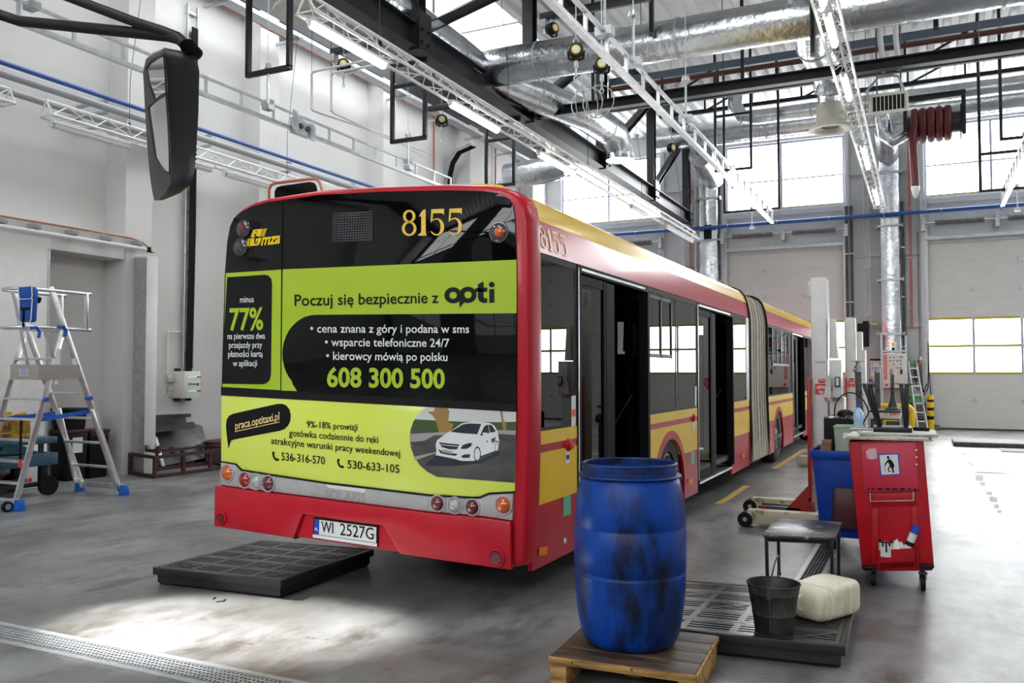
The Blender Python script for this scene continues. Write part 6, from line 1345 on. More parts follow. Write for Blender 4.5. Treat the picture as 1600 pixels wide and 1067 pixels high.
# black bins with red rims in the door recess
def bin_(px0, px1, ytop, zb, X, label, h=None):
    a, b = PX(px0, 700, X), PX(px1, 700, X); z1 = PX(px0, ytop, X).z; t = thing('black_bin', label, 'bin', (X - .2, (a.y + b.y) / 2, zb)); c = (a.y + b.y) / 2; w = (b.y - a.y) / 2; d = .19
    m = MB(); m.hexa([(X - 2 * d + .03, c - w * .86, zb), (X - .02, c - w * .86, zb), (X - .02, c + w * .86, zb), (X - 2 * d + .03, c + w * .86, zb)], [(X - 2 * d, c - w * .97, z1 - .05), (X, c - w * .97, z1 - .05), (X, c + w * .97, z1 - .05), (X - 2 * d, c + w * .97, z1 - .05)]); m.build('tub', 'black_plastic', t, bevel=.012)
    return t, c, w, d, z1
# stack of two at the left, one at the right
t, c, w, d, z1 = bin_(104, 138, 672, .0, -11.08, 'black bin with red rim and white label standing under the plain black bin')
MB().bx(-11.08 - 2 * d, -11.07, c - w, c + w, z1 - .05, z1).build('red_rim', 'rust_red', t, bevel=.006); MB().bx(-11.078, -11.066, c - w * .5, c + w * .4, .40, .62).build('white_label', 'label_paper', t)
zq = z1 + .001
t, c, w, d, z1 = bin_(106, 136, 638, zq, -11.08, 'plain black bin stacked on the red-rimmed bin behind the step ladder')
MB().bx(-11.08 - 2 * d - .01, -11.065, c - w * 1.03, c + w * 1.03, z1 - .05, z1).build('lid', 'black_plastic', t, bevel=.012)
t, c, w, d, z1 = bin_(140, 171, 672, .0, -11.08, 'single black bin with dark red lid standing next to the wall pilaster')
MB().bx(-11.08 - 2 * d, -11.07, c - w, c + w, z1 - .05, z1).bx(-11.08 - .01, -11.066, c - w * .9, c + w * .9, .62, .65).build('red_rim', 'rust_red', t, bevel=.006)

# white cladding post, rail of the sliding door, wall boxes
ya, yb = PX(227, 600, XL + .02).y, PX(240, 600, XL + .22).y
xpf = -10.80; y0_ = PX(227, 560, xpf).y; y1_ = y0_ + .20
t = thing('cladding_post', 'tall white boxed post with grey side standing against the wall pilaster', 'post', ((XL + xpf) / 2, (y0_ + y1_) / 2, 0))
MB().bx(XL + .002, xpf, y0_, y1_ + .02, .0, PX(235, 400, xpf).z).build('casing', 'white', t, bevel=.006)
MB().bx(XL + .002, xpf + .005, y0_ - .004, y0_, 0, PX(235, 403, xpf).z).build('side_sheet', 'galv', t, smooth=False)
rl = thing('door_rail', 'long grey tubular sliding door rail with brackets above the white door leaf', 'rail', (-10.92, 6.0, PX(100, 370, -10.92).z))
za = PX(110, 371, -10.92).z; MB().cyl((-10.92, 3.0, za), (-10.92, PX(228, 391, -10.92).y, za), .032, 14).build('tube', 'white_tube', rl)
for px in (5, 58, 117, 171, 218):
    y = PX(px, 380, -10.92).y; MB().bx(XL + .001, -10.90, y - .05, y + .05, za + .05, za + .12).bar((-10.94, y, za + .06), (-10.92, y + .02, za + .02), .03, .03).build('bracket', 'grey_pipe', rl, bevel=.004)
ye = PX(236, 391, -10.9).y; MB().cyl((-10.9, ye - .06, za), (-10.9, ye + .05, za), .045, 16).build('end_roller', 'black_plastic', rl); MB().cyl((-10.86, ye - .0, za), (-10.83, ye, za), .04, 16).build('end_cap', 'label_paper', rl)
tag(MB().tube([PX(x, y, XL + .02) for x, y in ((-20, 333), (0, 337), (60, 347), (120, 357), (170, 366), (205, 372), (222, 378), (230, 385))], .012, 6).build('red_cable', 'red_pipe'), 'thin red brown cable sagging along the wall above the sliding door rail', 'cable')
# switch panel with green lamps
X0 = -11.48; a, b = PX(279.5, 623, XLR + .25), PX(313, 579, XLR + .25)
y0 = PX(288, 600, -11.22).y; y1 = PX(313, 600, -11.22).y; z0 = PX(300, 622, -11.22).z; z1 = PX(300, 580, -11.22).z
t = thing('electrical_box', 'grey wall switch box with rows of green lamps, below the black cable ladder', 'switch box', (-11.36, (y0 + y1) / 2, z0))
MB().bx(XLR + .001, -11.22, y0, y1, z0, z1).build('box', 'white', t, bevel=.008)
led = MB(); blk_ = MB()
for r_, z in enumerate((z1 - .10, z0 + .12)):
    for k in range(4):
        yy = y0 + .09 + k * .045; led.bx(-11.22, -11.212, yy, yy + .022, z - .009, z + .009)
    for k in range(2): yy = y0 + .29 + k * .04; blk_.bx(-11.22, -11.212, yy, yy + .025, z - .012, z + .012)
for k in range(4): yy = y0 + .10 + k * .055; blk_.cyl((-11.22, yy, (z0 + z1) / 2 + .01), (-11.205, yy, (z0 + z1) / 2 + .01), .014, 10)
blk_.bx(-11.22, -11.208, y1 - .06, y1 - .045, (z0 + z1) / 2 - .02, (z0 + z1) / 2 + .03)
led.build('green_lamp', 'led_green', t, smooth=False); blk_.build('switch', 'dark_metal', t, smooth=False)
lugs = MB()
for y in (y0 + .03, y1 - .08):
    for z in (z0 - .05, z1): lugs.bx(XLR + .001, -11.38, y, y + .05, z, z + .05)
lugs.build('mounting_lug', 'black_steel', t, bevel=.01)
# cable ladder with black cables rising from the panel
yc0, yc1 = PX(289, 500, -11.42).y, PX(303, 500, -11.42).y
t = thing('cable_ladder', 'vertical cable ladder with a bundle of black cables rising from the switch panel', 'cable ladder', (-11.45, (yc0 + yc1) / 2, z1 + .05))
m = MB().bx(-11.47, -11.43, yc0 - .02, yc0, z1 + .05, 8.0).bx(-11.47, -11.43, yc1, yc1 + .02, z1 + .05, 8.0)
for k in range(18): m.bx(-11.47, -11.455, yc0, yc1, z1 + .3 + k * .35, z1 + .34 + k * .35)
m.build('ladder_frame', 'galv', t, smooth=False)
m = MB()
for k in range(5): yy = yc0 + .06 + (yc1 - yc0) * .13 * k; m.tube([(-11.43, yy, z1 + .01), (-11.42, yy + .01, z1 + .8), (-11.42, yy + .03, 4.0), (-11.42, yy + .02, 7.6)], .017, 6)
m.build('black_cable', 'black_rubber', t)
y = PX(266, 580, -11.4).y; tag(MB().tube([(-11.47, y, PX(267, 585, -11.47).z), (-11.47, y, PX(267, 520, -11.47).z), (-11.47, y + .03, PX(267, 518, -11.47).z), (-11.47, yc0 - .05, PX(270, 518, -11.47).z)], .014, 8).build('conduit', 'white_tube'), 'thin white conduit bending to the cable ladder above the small junction box', 'conduit')
a, b = PX(263, 597, -11.44), PX(273, 585, -11.44); tag(MB().bx(XLR + .001, -11.44, a.y, b.y, a.z, b.z).cyl((-11.47, (a.y + b.y) / 2, b.z), (-11.47, (a.y + b.y) / 2, b.z + .04), .025, 10).build('junction_box', 'cream', bevel=.006), 'small cream junction box at the lower end of the white conduit', 'junction box')
a, b = PX(259, 619, -11.49), PX(277.5, 600, -11.49); t = MB().bx(XLR + .001, XLR + .006, a.y, b.y, a.z, b.z, 0).bx(XLR + .006, XLR + .008, a.y + .02, a.y + .05, a.z + .03, b.z - .03, 2).bx(XLR + .006, XLR + .008, b.y - .05, b.y - .01, b.z - .07, b.z - .02, 1)
for k in range(3): t.bx(XLR + .006, XLR + .008, a.y + .07, b.y - .06, b.z - .12 - .05 * k, b.z - .11 - .05 * k, 2)
tag(t.build('wall_notice', ['label_paper', 'green', 'grey_pipe'], smooth=False), 'small white printed notice on the wall beside the switch box with green lamps', 'notice')
# rack and dark sheet panels
ra = [Vector((-10.24, 9.13, 0)), Vector((-11.02, 9.36, 0)), Vector((-10.22, 10.75, 0)), Vector((-11.0, 10.9, 0))]
rk = thing('steel_rack', 'low dark red steel frame rack standing in front of the leaning metal sheets', 'rack', (-10.6, 10.0, 0))
m = MB(); hz = .31
E_ = [(0, 1), (0, 2), (1, 3), (2, 3)]
for i, j in E_:
    for z in (.03, hz): m.bar(ra[i] + Vector((0, 0, z)), ra[j] + Vector((0, 0, z)), .045, .045)
for s in (0, .33, .66, 1.0):
    for i, j in ((0, 2), (1, 3)): p = ra[i].lerp(ra[j], s); m.bar(p, p + Vector((0, 0, hz + .02)), .045, .045)
m.build('frame', 'rust_red', rk, smooth=False)
m = MB(); pA, pB = ra[0] + Vector((-.1, .15, hz + .04)), ra[1] + Vector((.1, .12, hz + .04)); m.prism([pA, pA + (pB - pA) * 1.0, pB + Vector((0, 0, .12)), pB + (pA - pB) * .25 + Vector((0, 0, .10)), pB + (pA - pB) * .35 + Vector((0, 0, .04)), pB + (pA - pB) * .7 + Vector((0, 0, .05)), pA + Vector((0, 0, .12))], (0, .05, 0)); m.build('end_plate', 'rust_red', rk, smooth=False)
def sheet(name, pts, X0, X1, zlow, label, slots=(), mt='sheet_grey'):
    """sheet leaning on the wall: foot at X0, head at X1; outline in photo pixels"""
    zs = [PX(x, y, (X0 + X1) / 2).z for x, y in pts]; za, zb = min(zs), max(zs)
    def at(x, y, o=0.0):
        p = PX(x, y, X0)
        for _ in range(6): X = X0 + (X1 - X0) * (p.z - zlow) / (zb - zlow); p = PX(x, y, X + o)
        return p
    o = MB().prism([at(*q) for q in pts], (-.02, 0, 0)).build(name, mt, bevel=.004); tag(o, label, 'metal sheet')
    if slots:
        m = MB()
        for q in slots: m.prism([at(x, y, .004) for x, y in q], (-.003, 0, 0))
        m.build('slot', 'black_rubber', o, smooth=False)
    return o
def slot(x, y, w, s): return [(x, y), (x + w, y - s), (x + w + .4, y + 2 - s), (x + .4, y + 2)]
sheet('engine_cover', [(242, 671), (262, 667.5), (310, 663), (316, 666), (321, 684), (327, 715), (256, 727)], -11.09, -11.40, .2, 'large grey engine cover sheet with slots leaning on the wall behind the rack',
      [slot(263, 699, 8.5, .6), slot(264, 703, 8.5, .6), slot(265, 707, 8.5, .6), slot(266, 711, 8.5, .6), slot(307, 694.5, 7.5, .5), slot(308, 699, 7.5, .5), slot(309, 702.5, 7.5, .5), slot(310, 706, 7.5, .5)])
sheet('notched_sheet', [(238, 648.5), (298, 646), (299, 651), (290, 652), (291, 660), (303, 659), (308, 668), (240, 676)], -11.15, -11.45, .7, 'almost black notched sheet leaning on the wall behind the slotted engine cover', mt='black_steel')
sheet('narrow_strip', [(241, 684), (246, 683), (258, 728), (253, 729)], -10.80, -10.95, .15, 'narrow metal strip leaning against the edge of the slotted engine cover', mt='galv')
m = MB(); a = PX(340, 700, -11.0); tag(MB().bx(-11.4, -11.0, a.y - .12, a.y + .6, .0, PX(340, 694, -11.0).z).bx(-11.42, -10.98, a.y - .14, a.y + .62, PX(340, 694, -11.0).z, PX(340, 693, -11.0).z + .04).build('dark_chest', 'rust_red', bevel=.01), 'dark red chest at the plaster wall just showing behind the bus corner', 'chest')
# ================================================================ overhead: girders, ducts, light trusses, rails, reels
XG = -6.4
def I_beam(mb, p, q, w, h, t=.02, m=0):
    p = Vector(p); q = Vector(q); d = (q - p).normalized(); up = Vector((0, 0, 1)); s = None
    if abs(d.z) > .9: up = Vector((0, 1, 0))
    for a in (1, -1): mb.bar(p + up * a * (h / 2 - t / 2), q + up * a * (h / 2 - t / 2), w, t, m, up)
    mb.bar(p, q, t, h - 2 * t, m, up); return mb
gz = 6.26
t = thing('roof_girder', 'black steel lattice girder running the length of the hall above the long light truss', 'girder', (XG, 14, gz))
I_beam(MB(), (XG, 2.0, gz), (XG, 25.6, gz), .24, .36).build('bottom_chord', 'black_steel', t, smooth=False)
I_beam(MB(), (XG, 2.0, 8.9), (XG, 26.5, 8.9), .24, .30).build('top_chord', 'black_steel', t, smooth=False)
YP = [2.4, 6.28, 10.16, 14.04, 17.92, 21.8, 25.5]
for i, y in enumerate(YP):
    I_beam(MB(), (XG, y, gz + .18), (XG, y, 8.75), .20, .22).build('post', 'black_steel', t, smooth=False)
    m = MB().bx(XG - .012, XG + .16, y - .16, y + .16, gz - .2, gz + .36)
    for a in (-.09, .09):
        for b in (-.08, .10): m.cyl((XG + .16, y + a, gz + b), (XG + .185, y + a, gz + b), .024, 8)
    m.build('gusset_plate', 'black_steel', t)
    if i < len(YP) - 1: I_beam(MB(), (XG, y + .15, gz + .2), (XG, YP[i + 1] - .1, 8.7), .16, .18).build('diagonal', 'black_steel', t, smooth=False)
# cross beams
def cross(y, z, x0, x1, w, h, label, mt='black_steel', posts=True):
    t = thing('cross_beam', label, 'beam', ((x0 + x1) / 2, y, z))
    I_beam(MB(), (x0, y, z), (x1, y, z), w, h).build('beam', mt, t, smooth=False)
    return t
cb = cross(14.12, 6.27, XG + .16, XR - .05, .16, .17, 'black steel beam crossing the hall level from the lattice girder over the bus')
for x in (-5.2, -2.6, 1.5, 4.2): MB().bar((x, 14.12, 6.35), (x, 14.12, 9.18), .05, .05).build('hanger', 'black_steel', cb, smooth=False)
def purlin(y, ztop, zbot, x0, x1, label, mt):
    t = thing('roof_purlin', label, 'purlin', ((x0 + x1) / 2, y, zbot))
    MB().bar((x0, y, ztop), (x1, y, ztop), .12, .16).build('top_chord', mt, t, smooth=False)
    MB().bar((x0, y, zbot), (x1, y, zbot), .10, .10).build('bottom_chord', 'black_steel', t, smooth=False)
    n = int((x1 - x0) / 1.15)
    for i in range(n):
        a = x0 + (x1 - x0) * i / n; b = x0 + (x1 - x0) * (i + 1) / n
        MB().bar((a, y, zbot), (a, y, ztop), .045, .045).build('post', 'black_steel', t, smooth=False)
        if i % 2: MB().bar((a, y, zbot), (b, y, ztop), .045, .045).build('brace', 'black_steel', t, smooth=False)
    return t
zp = PY(1200, 92, 18.2).z
purlin(18.2, zp, zp - .62, XG + .1, XR - .1, 'blue grey roof purlin with thin black braces crossing above the black cross beam', 'blue_steel')
purlin(22.3, 9.0, 8.45, XG + .1, XR - .1, 'far roof purlin crossing the hall close to the back wall, above the small duct', 'black_steel')
purlin(10.0, 9.0, 8.4, XG + .1, XR - .1, 'black roof purlin crossing the hall above the big foil duct', 'black_steel')
za, zb = PY(870, 153, 18.0).z, PY(1600, 46, 18.0).z
tag(MB().tube([(XG + .2, 17.95, (za + zb) / 2), (XR - .1, 17.95, (za + zb) / 2)], .055, 10).build('brown_pipe', 'brown_pipe'), 'dark red brown pipe crossing the hall level just below the blue grey purlin', 'pipe')

# ---- foil ducts
def duct(pts, r, label, name='foil_duct', n=20, seg=.35, wob=.012, rings=True):
    """wrapped duct along a polyline, its wrap slightly lumpy"""
    P = [Vector(p) for p in pts]; out = []
    for i in range(len(P) - 1):
        L = (P[i + 1] - P[i]).length; k = max(1, int(L / seg))
        for j in range(k): out.append(P[i].lerp(P[i + 1], j / k))
    out.append(P[-1]); random.seed(int(r * 1000) + len(out))
    t = thing(name, label, 'duct', (P[0] + P[-1]) / 2)
    MB().tube(out, [r * (1 + random.uniform(-wob, wob) * 2) for _ in out], n).build('foil_wrap', 'foil', t, angle=60)
    if rings:
        for i in range(3, len(out) - 2, 6):
            d = (out[i + 1] - out[i]).normalized(); MB().tube([out[i] - d * .02, out[i] + d * .02], r * 1.035, n).build('joint_band', 'galv', t)
    return t
Yd = 12.4; a, b = PY(800, 103, Yd), PY(1200, 40, Yd); zd = (a.z + b.z) / 2
xe = PY(745, 108, Yd).x
duct([(xe, Yd, zd + .05), (-3.2, Yd, zd), (3.8, Yd, zd), (8.5, Yd, zd)], .30, 'big foil wrapped duct crossing the hall in front of the black cross beam')
duct([(xe - .15, 4.0, zd + .30), (xe - .05, 9.5, zd + .18), (xe - .0, Yd - .1, zd + .06)], .30, 'foil duct running along behind the black girder into the end of the big cross duct')
duct([(xe + .1, Yd + .2, zd), (-5.7, 15.0, zd - .1), (-5.55, 16.2, zd - .15), (-5.5, 16.5, zd - .4), (-5.5, 16.5, zd - .65)], .29, 'foil duct continuing from the big cross duct along the girder and turning down')
x5 = PY(1272, 100, 14.5).x
duct([(PY(1235, 0, 11.0).x, 9.0, zd + .75), (-1.42, 11.5, zd + .6), (-1.40, 13.0, zd + .55), (x5, 14.5, zd + .35), (-1.40, 15.9, zd + .25), (-1.42, 16.0, zd - .0)], .27, 'foil duct passing over the big cross duct and dropping into the white air outlet')
a, b = PY(1050, 215, 24.2), PY(1500, 170, 24.2)
duct([(-7.0, 24.2, (a.z + b.z) / 2 + .05), (XR - .2, 24.2, (a.z + b.z) / 2)], .34, 'wide foil duct running along the back wall across the tops of the windows')
a, b = PY(1200, 178, 21.6), PY(1560, 138, 21.6); z = (a.z + b.z) / 2
duct([(PY(1150, 120, 21.6).x, 21.6, z + .9), (PY(1148, 160, 21.6).x, 21.6, z + .35), (PY(1160, 178, 21.6).x, 21.6, z + .05), (PY(1185, 180, 21.6).x, 21.6, z), (XR - .3, 21.6, z)], .18, 'thin foil duct with upturned end crossing in front of the wide window duct', seg=.25)
qx = PY(1385, 210, 25.0).x; duct([(qx, 24.5, 8.0), (qx, 25.4, 7.9), (qx, 26.2, 7.7)], .28, 'short foil duct joining the wide back duct to the wall duct on the pier')
qx = PY(1108, 262, 25.6).x; t = duct([(qx, 24.5, 7.85), (qx, 25.4, 7.75), (qx, 26.25, 7.55)], .34, 'short boxy foil duct above the narrow wall duct beyond the bus')
t = duct([PY(792, 276, 20.2), PY(830, 270, 20.2), PY(872, 262, 20.2), PY(896, 252, 21.2), PY(925, 222, 24.15)], .33, 'foil duct just above the bus roof corner, rising behind the long light truss')

q = PY(855, 264, 20.2)
for dx in (-.36, .36): MB().cyl((q.x + dx, 20.2, q.z - .05), (q.x + dx, 20.2, 9.29), .012, 6).build('hanging_rod', 'dark_metal', t)
MB().bx(q.x - .38, q.x + .38, 20.18, 20.22, q.z - .38, q.z - .34).bx(q.x - .38, q.x - .35, 20.18, 20.22, q.z - .34, q.z).bx(q.x + .35, q.x + .38, 20.18, 20.22, q.z - .34, q.z).build('hanger_strap', 'galv', t, smooth=False)
# ---- lattice light trusses with fluorescent tubes
def light_truss(X, y0, y1, z, label, lit, unlit, bracket=True, name='light_truss', w=.115):
    t = thing(name, label, 'light truss', (X, (y0 + y1) / 2, z))
    A, B, Cc = (X - w, z), (X + w, z), (X, z + .20)
    for x, zz in (A, B, Cc): MB().cyl((x, y0, zz), (x, y1, zz), .021, 10).build('chord', 'white_tube', t)
    m = MB(); n = int((y1 - y0) / .30)
    for i in range(n):
        ya, yb = y0 + (y1 - y0) * i / n, y0 + (y1 - y0) * (i + 1) / n
        for p, q in ((A, B), (B, Cc), (Cc, A)):
            if i % 2: p, q = q, p
            m.tube([(p[0], ya, p[1]), (q[0], yb, q[1])], .0075, 5, caps=False)
    for yy in (y0, y1):
        for p, q in ((A, B), (B, Cc), (Cc, A)): m.tube([(p[0], yy, p[1]), (q[0], yy, q[1])], .012, 6)
    m.build('web', 'white_tube', t)
    for k, (a, b) in enumerate(lit + unlit):
        on = k < len(lit)
        f = MB().bx(X - .05, X + .05, a, b, z - .075, z - .045).build('lamp_tray', 'white_tube', t, smooth=False)
        MB().tube([(X, a + .03, z - .10), (X, b - .03, z - .10)], .042, 14).build('fluorescent_tube', 'tube' if on else 'white_tube', f)
        for yy in (a, b): MB().bx(X - .025, X + .025, yy - .012, yy + .012, z - .125, z - .045).build('lamp_holder', 'white_tube', f, smooth=False)
    for k in range(int((y1 - y0) / 3.4) + 1):
        yy = y0 + 1.3 + 3.4 * k
        h = MB()
        if yy < y1: h.tube([(X, yy, z + .2), (X + .0, yy + .0, z + .9), (X + (XG - X if X > -6 and X < -5 else 0) * .6, yy + .4, 8.9)], .005, 5); h.torus((X, yy, z + .23), .025, .006, 'y', 12, 5).build('hanging_wire', 'dark_metal', t)
    return t
Xt = -5.6; zl = PX(777.5, 185, Xt).z + .08
Y = lambda px, py: PX(px, py, Xt).y
light_truss(Xt, Y(478, 20), Y(1086, 362), 5.22, 'long white lattice truss with lit tubes hanging along the black lattice girder', [(Y(484, 30), Y(601, 92)), (Y(704, 150), Y(778, 192)), (Y(842, 228), Y(897, 257)), (3.3, 4.9)], [(Y(1040, 338), Y(1082, 365)), (Y(985, 308), Y(1010, 322))])
Xr = -1.0; Y = lambda px, py: PX(px, py, Xr).y
light_truss(Xr, 4.0, Y(1375, 340), 6.02, 'white lattice truss with lit tubes leading toward the control cabinet pier', [(Y(1292, 60), Y(1305, 112)), (Y(1318, 178), Y(1328, 207)), (Y(1348, 265), Y(1357, 300)), (Y(1366, 330), Y(1372, 347)), (9.2, 10.6)], [], w=.14)
XLt = -10.3; Y = lambda px, py: PX(px, py, XLt).y
light_truss(XLt, Y(72, 180), Y(560, 290), 4.92, 'white lattice light truss with unlit tubes hanging along the plaster wall', [], [(Y(80, 200), Y(200, 232)), (Y(235, 240), Y(330, 262)), (Y(350, 265), Y(420, 282))])
t2 = light_truss(-10.3, 2.2, PX(14, 190, -10.3).y, 4.92, 'cut off end of a white lattice light truss beside the unlit one', [], [(2.6, 3.8)])

# ---- monorail tracks
def monorail(X, y0, y1, z, label, h=.24, step=.62, clips=(), th=.05):
    t = thing('monorail_track', label, 'rail', (X, (y0 + y1) / 2, z))
    MB().bx(X - th / 2, X + th / 2, y0, y1, z, z + .05).bx(X - th / 2 - .012, X + th / 2 + .012, y0, y1, z - .012, z).build('lower_rail', 'alu', t, smooth=False)
    MB().bx(X - .02, X + .02, y0, y1, z + h, z + h + .035).build('upper_rail', 'alu', t, smooth=False)
    n = int((y1 - y0) / step)
    for i in range(n + 1): y = y0 + .02 + (y1 - y0 - .04) * i / n; MB().bx(X - .017, X + .017, y - .02, y + .02, z + .05, z + h).build('strut', 'alu', t, smooth=False)
    for y in clips: MB().bx(X - .09, X + .09, y - .06, y + .06, z + h - .03, z + h + .06).cyl((X, y, z + h + .06), (X, y, z + h + .55), .016, 8).lathe([(0, .05), (.045, .05), (.06, 0), (.06, -.02), (0, -.02)], (X, y, z + h + .56), 12).cyl((X, y, z + h + .5), (X, y, 9.19), .006, 6).build('hanger', 'galv', t)
    return t
Xm = -2.9; Y = lambda px, py: PX(px, py, Xm).y; zm = PX(1125, 267, Xm).z
monorail(Xm, 4.5, Y(1207, 355), zm, 'aluminium rail track carrying two spring balancers over the bus roof', clips=(Y(945, 95), Y(1072, 217), Y(990, 140)))
Xw = -9.6; Y = lambda px, py: PX(px, py, Xw).y; zw = (PX(45, 44, Xw).z + PX(400, 180, Xw).z) / 2
monorail(Xw, 3.5, Y(705, 287), zw, 'aluminium rail track with a small trolley along the plaster wall', h=.26, step=.72, clips=(Y(50, 10), Y(418, 152), Y(637, 245)))
Xq = 1.25; zq = 4.9
p = G(1566, 322, 4.9); monorail(p.x, 6.0, p.y, 4.9, 'short end of an aluminium rail track before the window next to the hose reel', h=.28, step=.5)
tr = thing('rail_trolley', 'small metal trolley carriage running on the rail track along the plaster wall', 'trolley', PX(470, 190, Xw)); c = PX(470, 190, Xw); MB().bx(c.x - .06, c.x + .07, c.y - .22, c.y + .22, zw - .05, zw + .22).bx(c.x + .07, c.x + .09, c.y - .3, c.y - .14, zw - .02, zw + .32).bx(c.x + .07, c.x + .09, c.y + .14, c.y + .3, zw - .1, zw + .2).build('plate', 'galv', tr, bevel=.01)
for a in (-.1, .1): MB().cyl((c.x + .07, c.y + a, zw + .08), (c.x + .10, c.y + a, zw + .08), .05, 14).build('roller', 'dark_metal', tr)

# ---- wall pipes and cable tray left
Xp = -10.86
def wpipe(pxy, r, mt, label, name, y0=2.0, y1=24.0):
    z = PX(pxy[0], pxy[1], Xp).z
    o = tag(MB().cyl((Xp, y0, z), (Xp, y1, z), r, 12).build(name, mt), label, 'pipe')
    m = MB(); y = 8.7
    while y < y1: m.bx(-11.49, Xp, y - .03, y + .03, z - r - .035, z - r); y += 2.05
    m.build('bracket', 'galv', o, smooth=False); return o
wpipe((227, 173), .034, 'blue_pipe', 'long blue pipe running along the plaster wall above two grey pipes', 'blue_pipe')
wpipe((115, 151), .058, 'grey_pipe', 'long thick grey pipe on the plaster wall just below the blue pipe', 'grey_pipe')
wpipe((60, 157), .052, 'grey_pipe', 'shorter thin grey pipe on the plaster wall behind the unlit light truss', 'grey_pipe', y1=PX(270, 205, Xp).y)
Xc = -10.6; zc = PX(545, 105, Xc).z
t = thing('cable_tray', 'long galvanised cable tray hanging along the plaster wall under the roof', 'cable tray', (Xc, 14, zc))
MB().bx(Xc - .12, Xc + .12, 4, 24.5, zc, zc + .012).bx(Xc - .12, Xc - .11, 4, 24.5, zc + .012, zc + .08).bx(Xc + .11, Xc + .12, 4, 24.5, zc + .012, zc + .08).build('tray', 'galv', t, smooth=False)
for k in range(11):
    y = 5.2 + 1.85 * k; MB().bx(-11.05, Xc + .2, y - .025, y + .025, zc - .05, zc - .001).build('bracket', 'galv', t, smooth=False)
m = MB()
for k in range(4): m.tube([(Xc - .08 + .05 * k, 4, zc + .036), (Xc - .08 + .05 * k, 24.4, zc + .036)], .02, 6)
m.build('cable', 'grey_pipe', t)
tag(MB().tube([(-11.045, 4.5, 8.05), (-11.045, 24, 8.05)], .012, 8).build('red_pipe', 'drop_red'), 'thin orange red pipe running level under the black edge beam', 'pipe')
for px, py0, py1, lab in ((678, 190, 290, 'thin orange red pipe dropping down the wall beside the curved cable ladder'), (774, 235, 290, 'thin orange red drop pipe on the wall behind the frame above the bus corner')):
    c = PX(px, 250, XLR + .06); tag(MB().cyl((XLR + .06, c.y, 4.2), (XLR + .06, c.y, 8.30), .022, 8).build('red_pipe', 'drop_red'), lab, 'pipe')
p = PX(705, 260, XLR + .12)
t = thing('cable_ladder', 'cable ladder whose black cables curve over to the cable tray, above the bus roof', 'cable ladder', (XLR + .1, p.y, 3.5))
for o in (-.16, .16):
    MB().tube([(XLR + .06, p.y + o, 3.0), (XLR + .06, p.y + o, 6.9), (XLR + .14, p.y + o, 7.25), (XLR + .35, p.y + o, 7.5), (-10.7, p.y + o, 7.62)], .025, 6).build('side_rail', 'galv', t)
m = MB()
for o in (-.09, -.03, .03, .09): m.tube([(XLR + .09, p.y + o, 3.0), (XLR + .09, p.y + o, 6.9), (XLR + .17, p.y + o, 7.2), (XLR + .36, p.y + o, 7.46), (-10.7, p.y + o, 7.58)], .02, 6)
m.build('black_cable', 'black_rubber', t)

# ---- black hanging frames (hose drops)
def hframe(x0, x1, Yf, zb, zt, label, bar=None, stub=None, group=None):
    t = thing('hose_hanger', label, 'frame', ((x0 + x1) / 2, Yf, zb)); s = .028
    m = MB().bx(x0 - s, x0 + s, Yf - s, Yf + s, zb, zt).bx(x1 - s, x1 + s, Yf - s, Yf + s, zb, zt if stub is None else stub).bx(x0 - s, x1 + s, Yf - s, Yf + s, zb - s, zb + s)
    if zt < 6.1: m.bx(min(x0, XG) - s, max(x1, XG) + s, Yf - s, Yf + s, zt - 2 * s, zt)
    m.build('frame_tube', 'black_steel', t, bevel=.006)
    if bar: MB().bx(x0 + s, x1 - s, Yf - s, Yf + s, bar - s, bar + s).build('cross_bar', 'black_steel', t, bevel=.006)
    xm = (x0 + x1) / 2; MB().cyl((xm, Yf, zb + s), (xm, Yf, zb - .40), .012, 8).bx(xm - .05, xm + .05, Yf - .05, Yf + .05, zb - .44, zb - .38).lathe([(0, .06), (.03, .06), (.04, 0), (0, 0)], (xm, Yf, zb + s), 10).build('drop_rod', 'galv', t)
    return t
a, b = PY(388, 118, 7.4), PY(452, 105, 7.4); hframe(a.x, b.x, 7.4, a.z, 6.075, 'plain black rectangular tube frame hanging beside the first lit tube')
a, b = PY(613, 222, 10.4), PY(664, 212, 10.4); hframe(a.x, b.x, 10.4, a.z, 6.075, 'black tube frame with high cross bar hanging between first and second lit tube', bar=PY(640, 132, 10.4).z, stub=PY(664, 126, 10.4).z)
a, b = PY(760, 292, 13.6), PY(803, 288, 13.6); hframe(a.x, b.x, 13.6, a.z, 6.075, 'black tube frame with cross bar just above the bus roof corner', bar=PY(780, 218, 13.6).z, stub=PY(803, 205, 13.6).z)
a, b = PY(1118, 245, 19.6), PY(1174, 262, 19.6); hframe(a.x, b.x, 19.6, PY(1174, 262, 19.6).z, 9.195, 'tall black tube frame with cross bar hanging from the roof beyond the rail track', bar=PY(1140, 180, 19.6).z)
a, b = PY(1216, 190, 21.2), PY(1226, 330, 21.2); hframe(a.x - 1.3, a.x, 21.2, PY(1220, 325, 21.2).z, 9.30, 'thin black tube frame hanging before the window above the bus bellows')
a, b = PY(1530, 195, 19.0), PY(1598, 195, 19.0); hframe(a.x, b.x + .5, 19.0, PY(1545, 298, 19.0).z, 9.195, 'wide thin black tube frame hanging before the window next to the hose reel', bar=PY(1545, 240, 19.0).z)
a = PY(1562, 100, 18.4); hframe(a.x, a.x + .75, 18.4, PY(1562, 218, 18.4).z, 9.195, 'short black tube frame hanging before the wide thin frame')
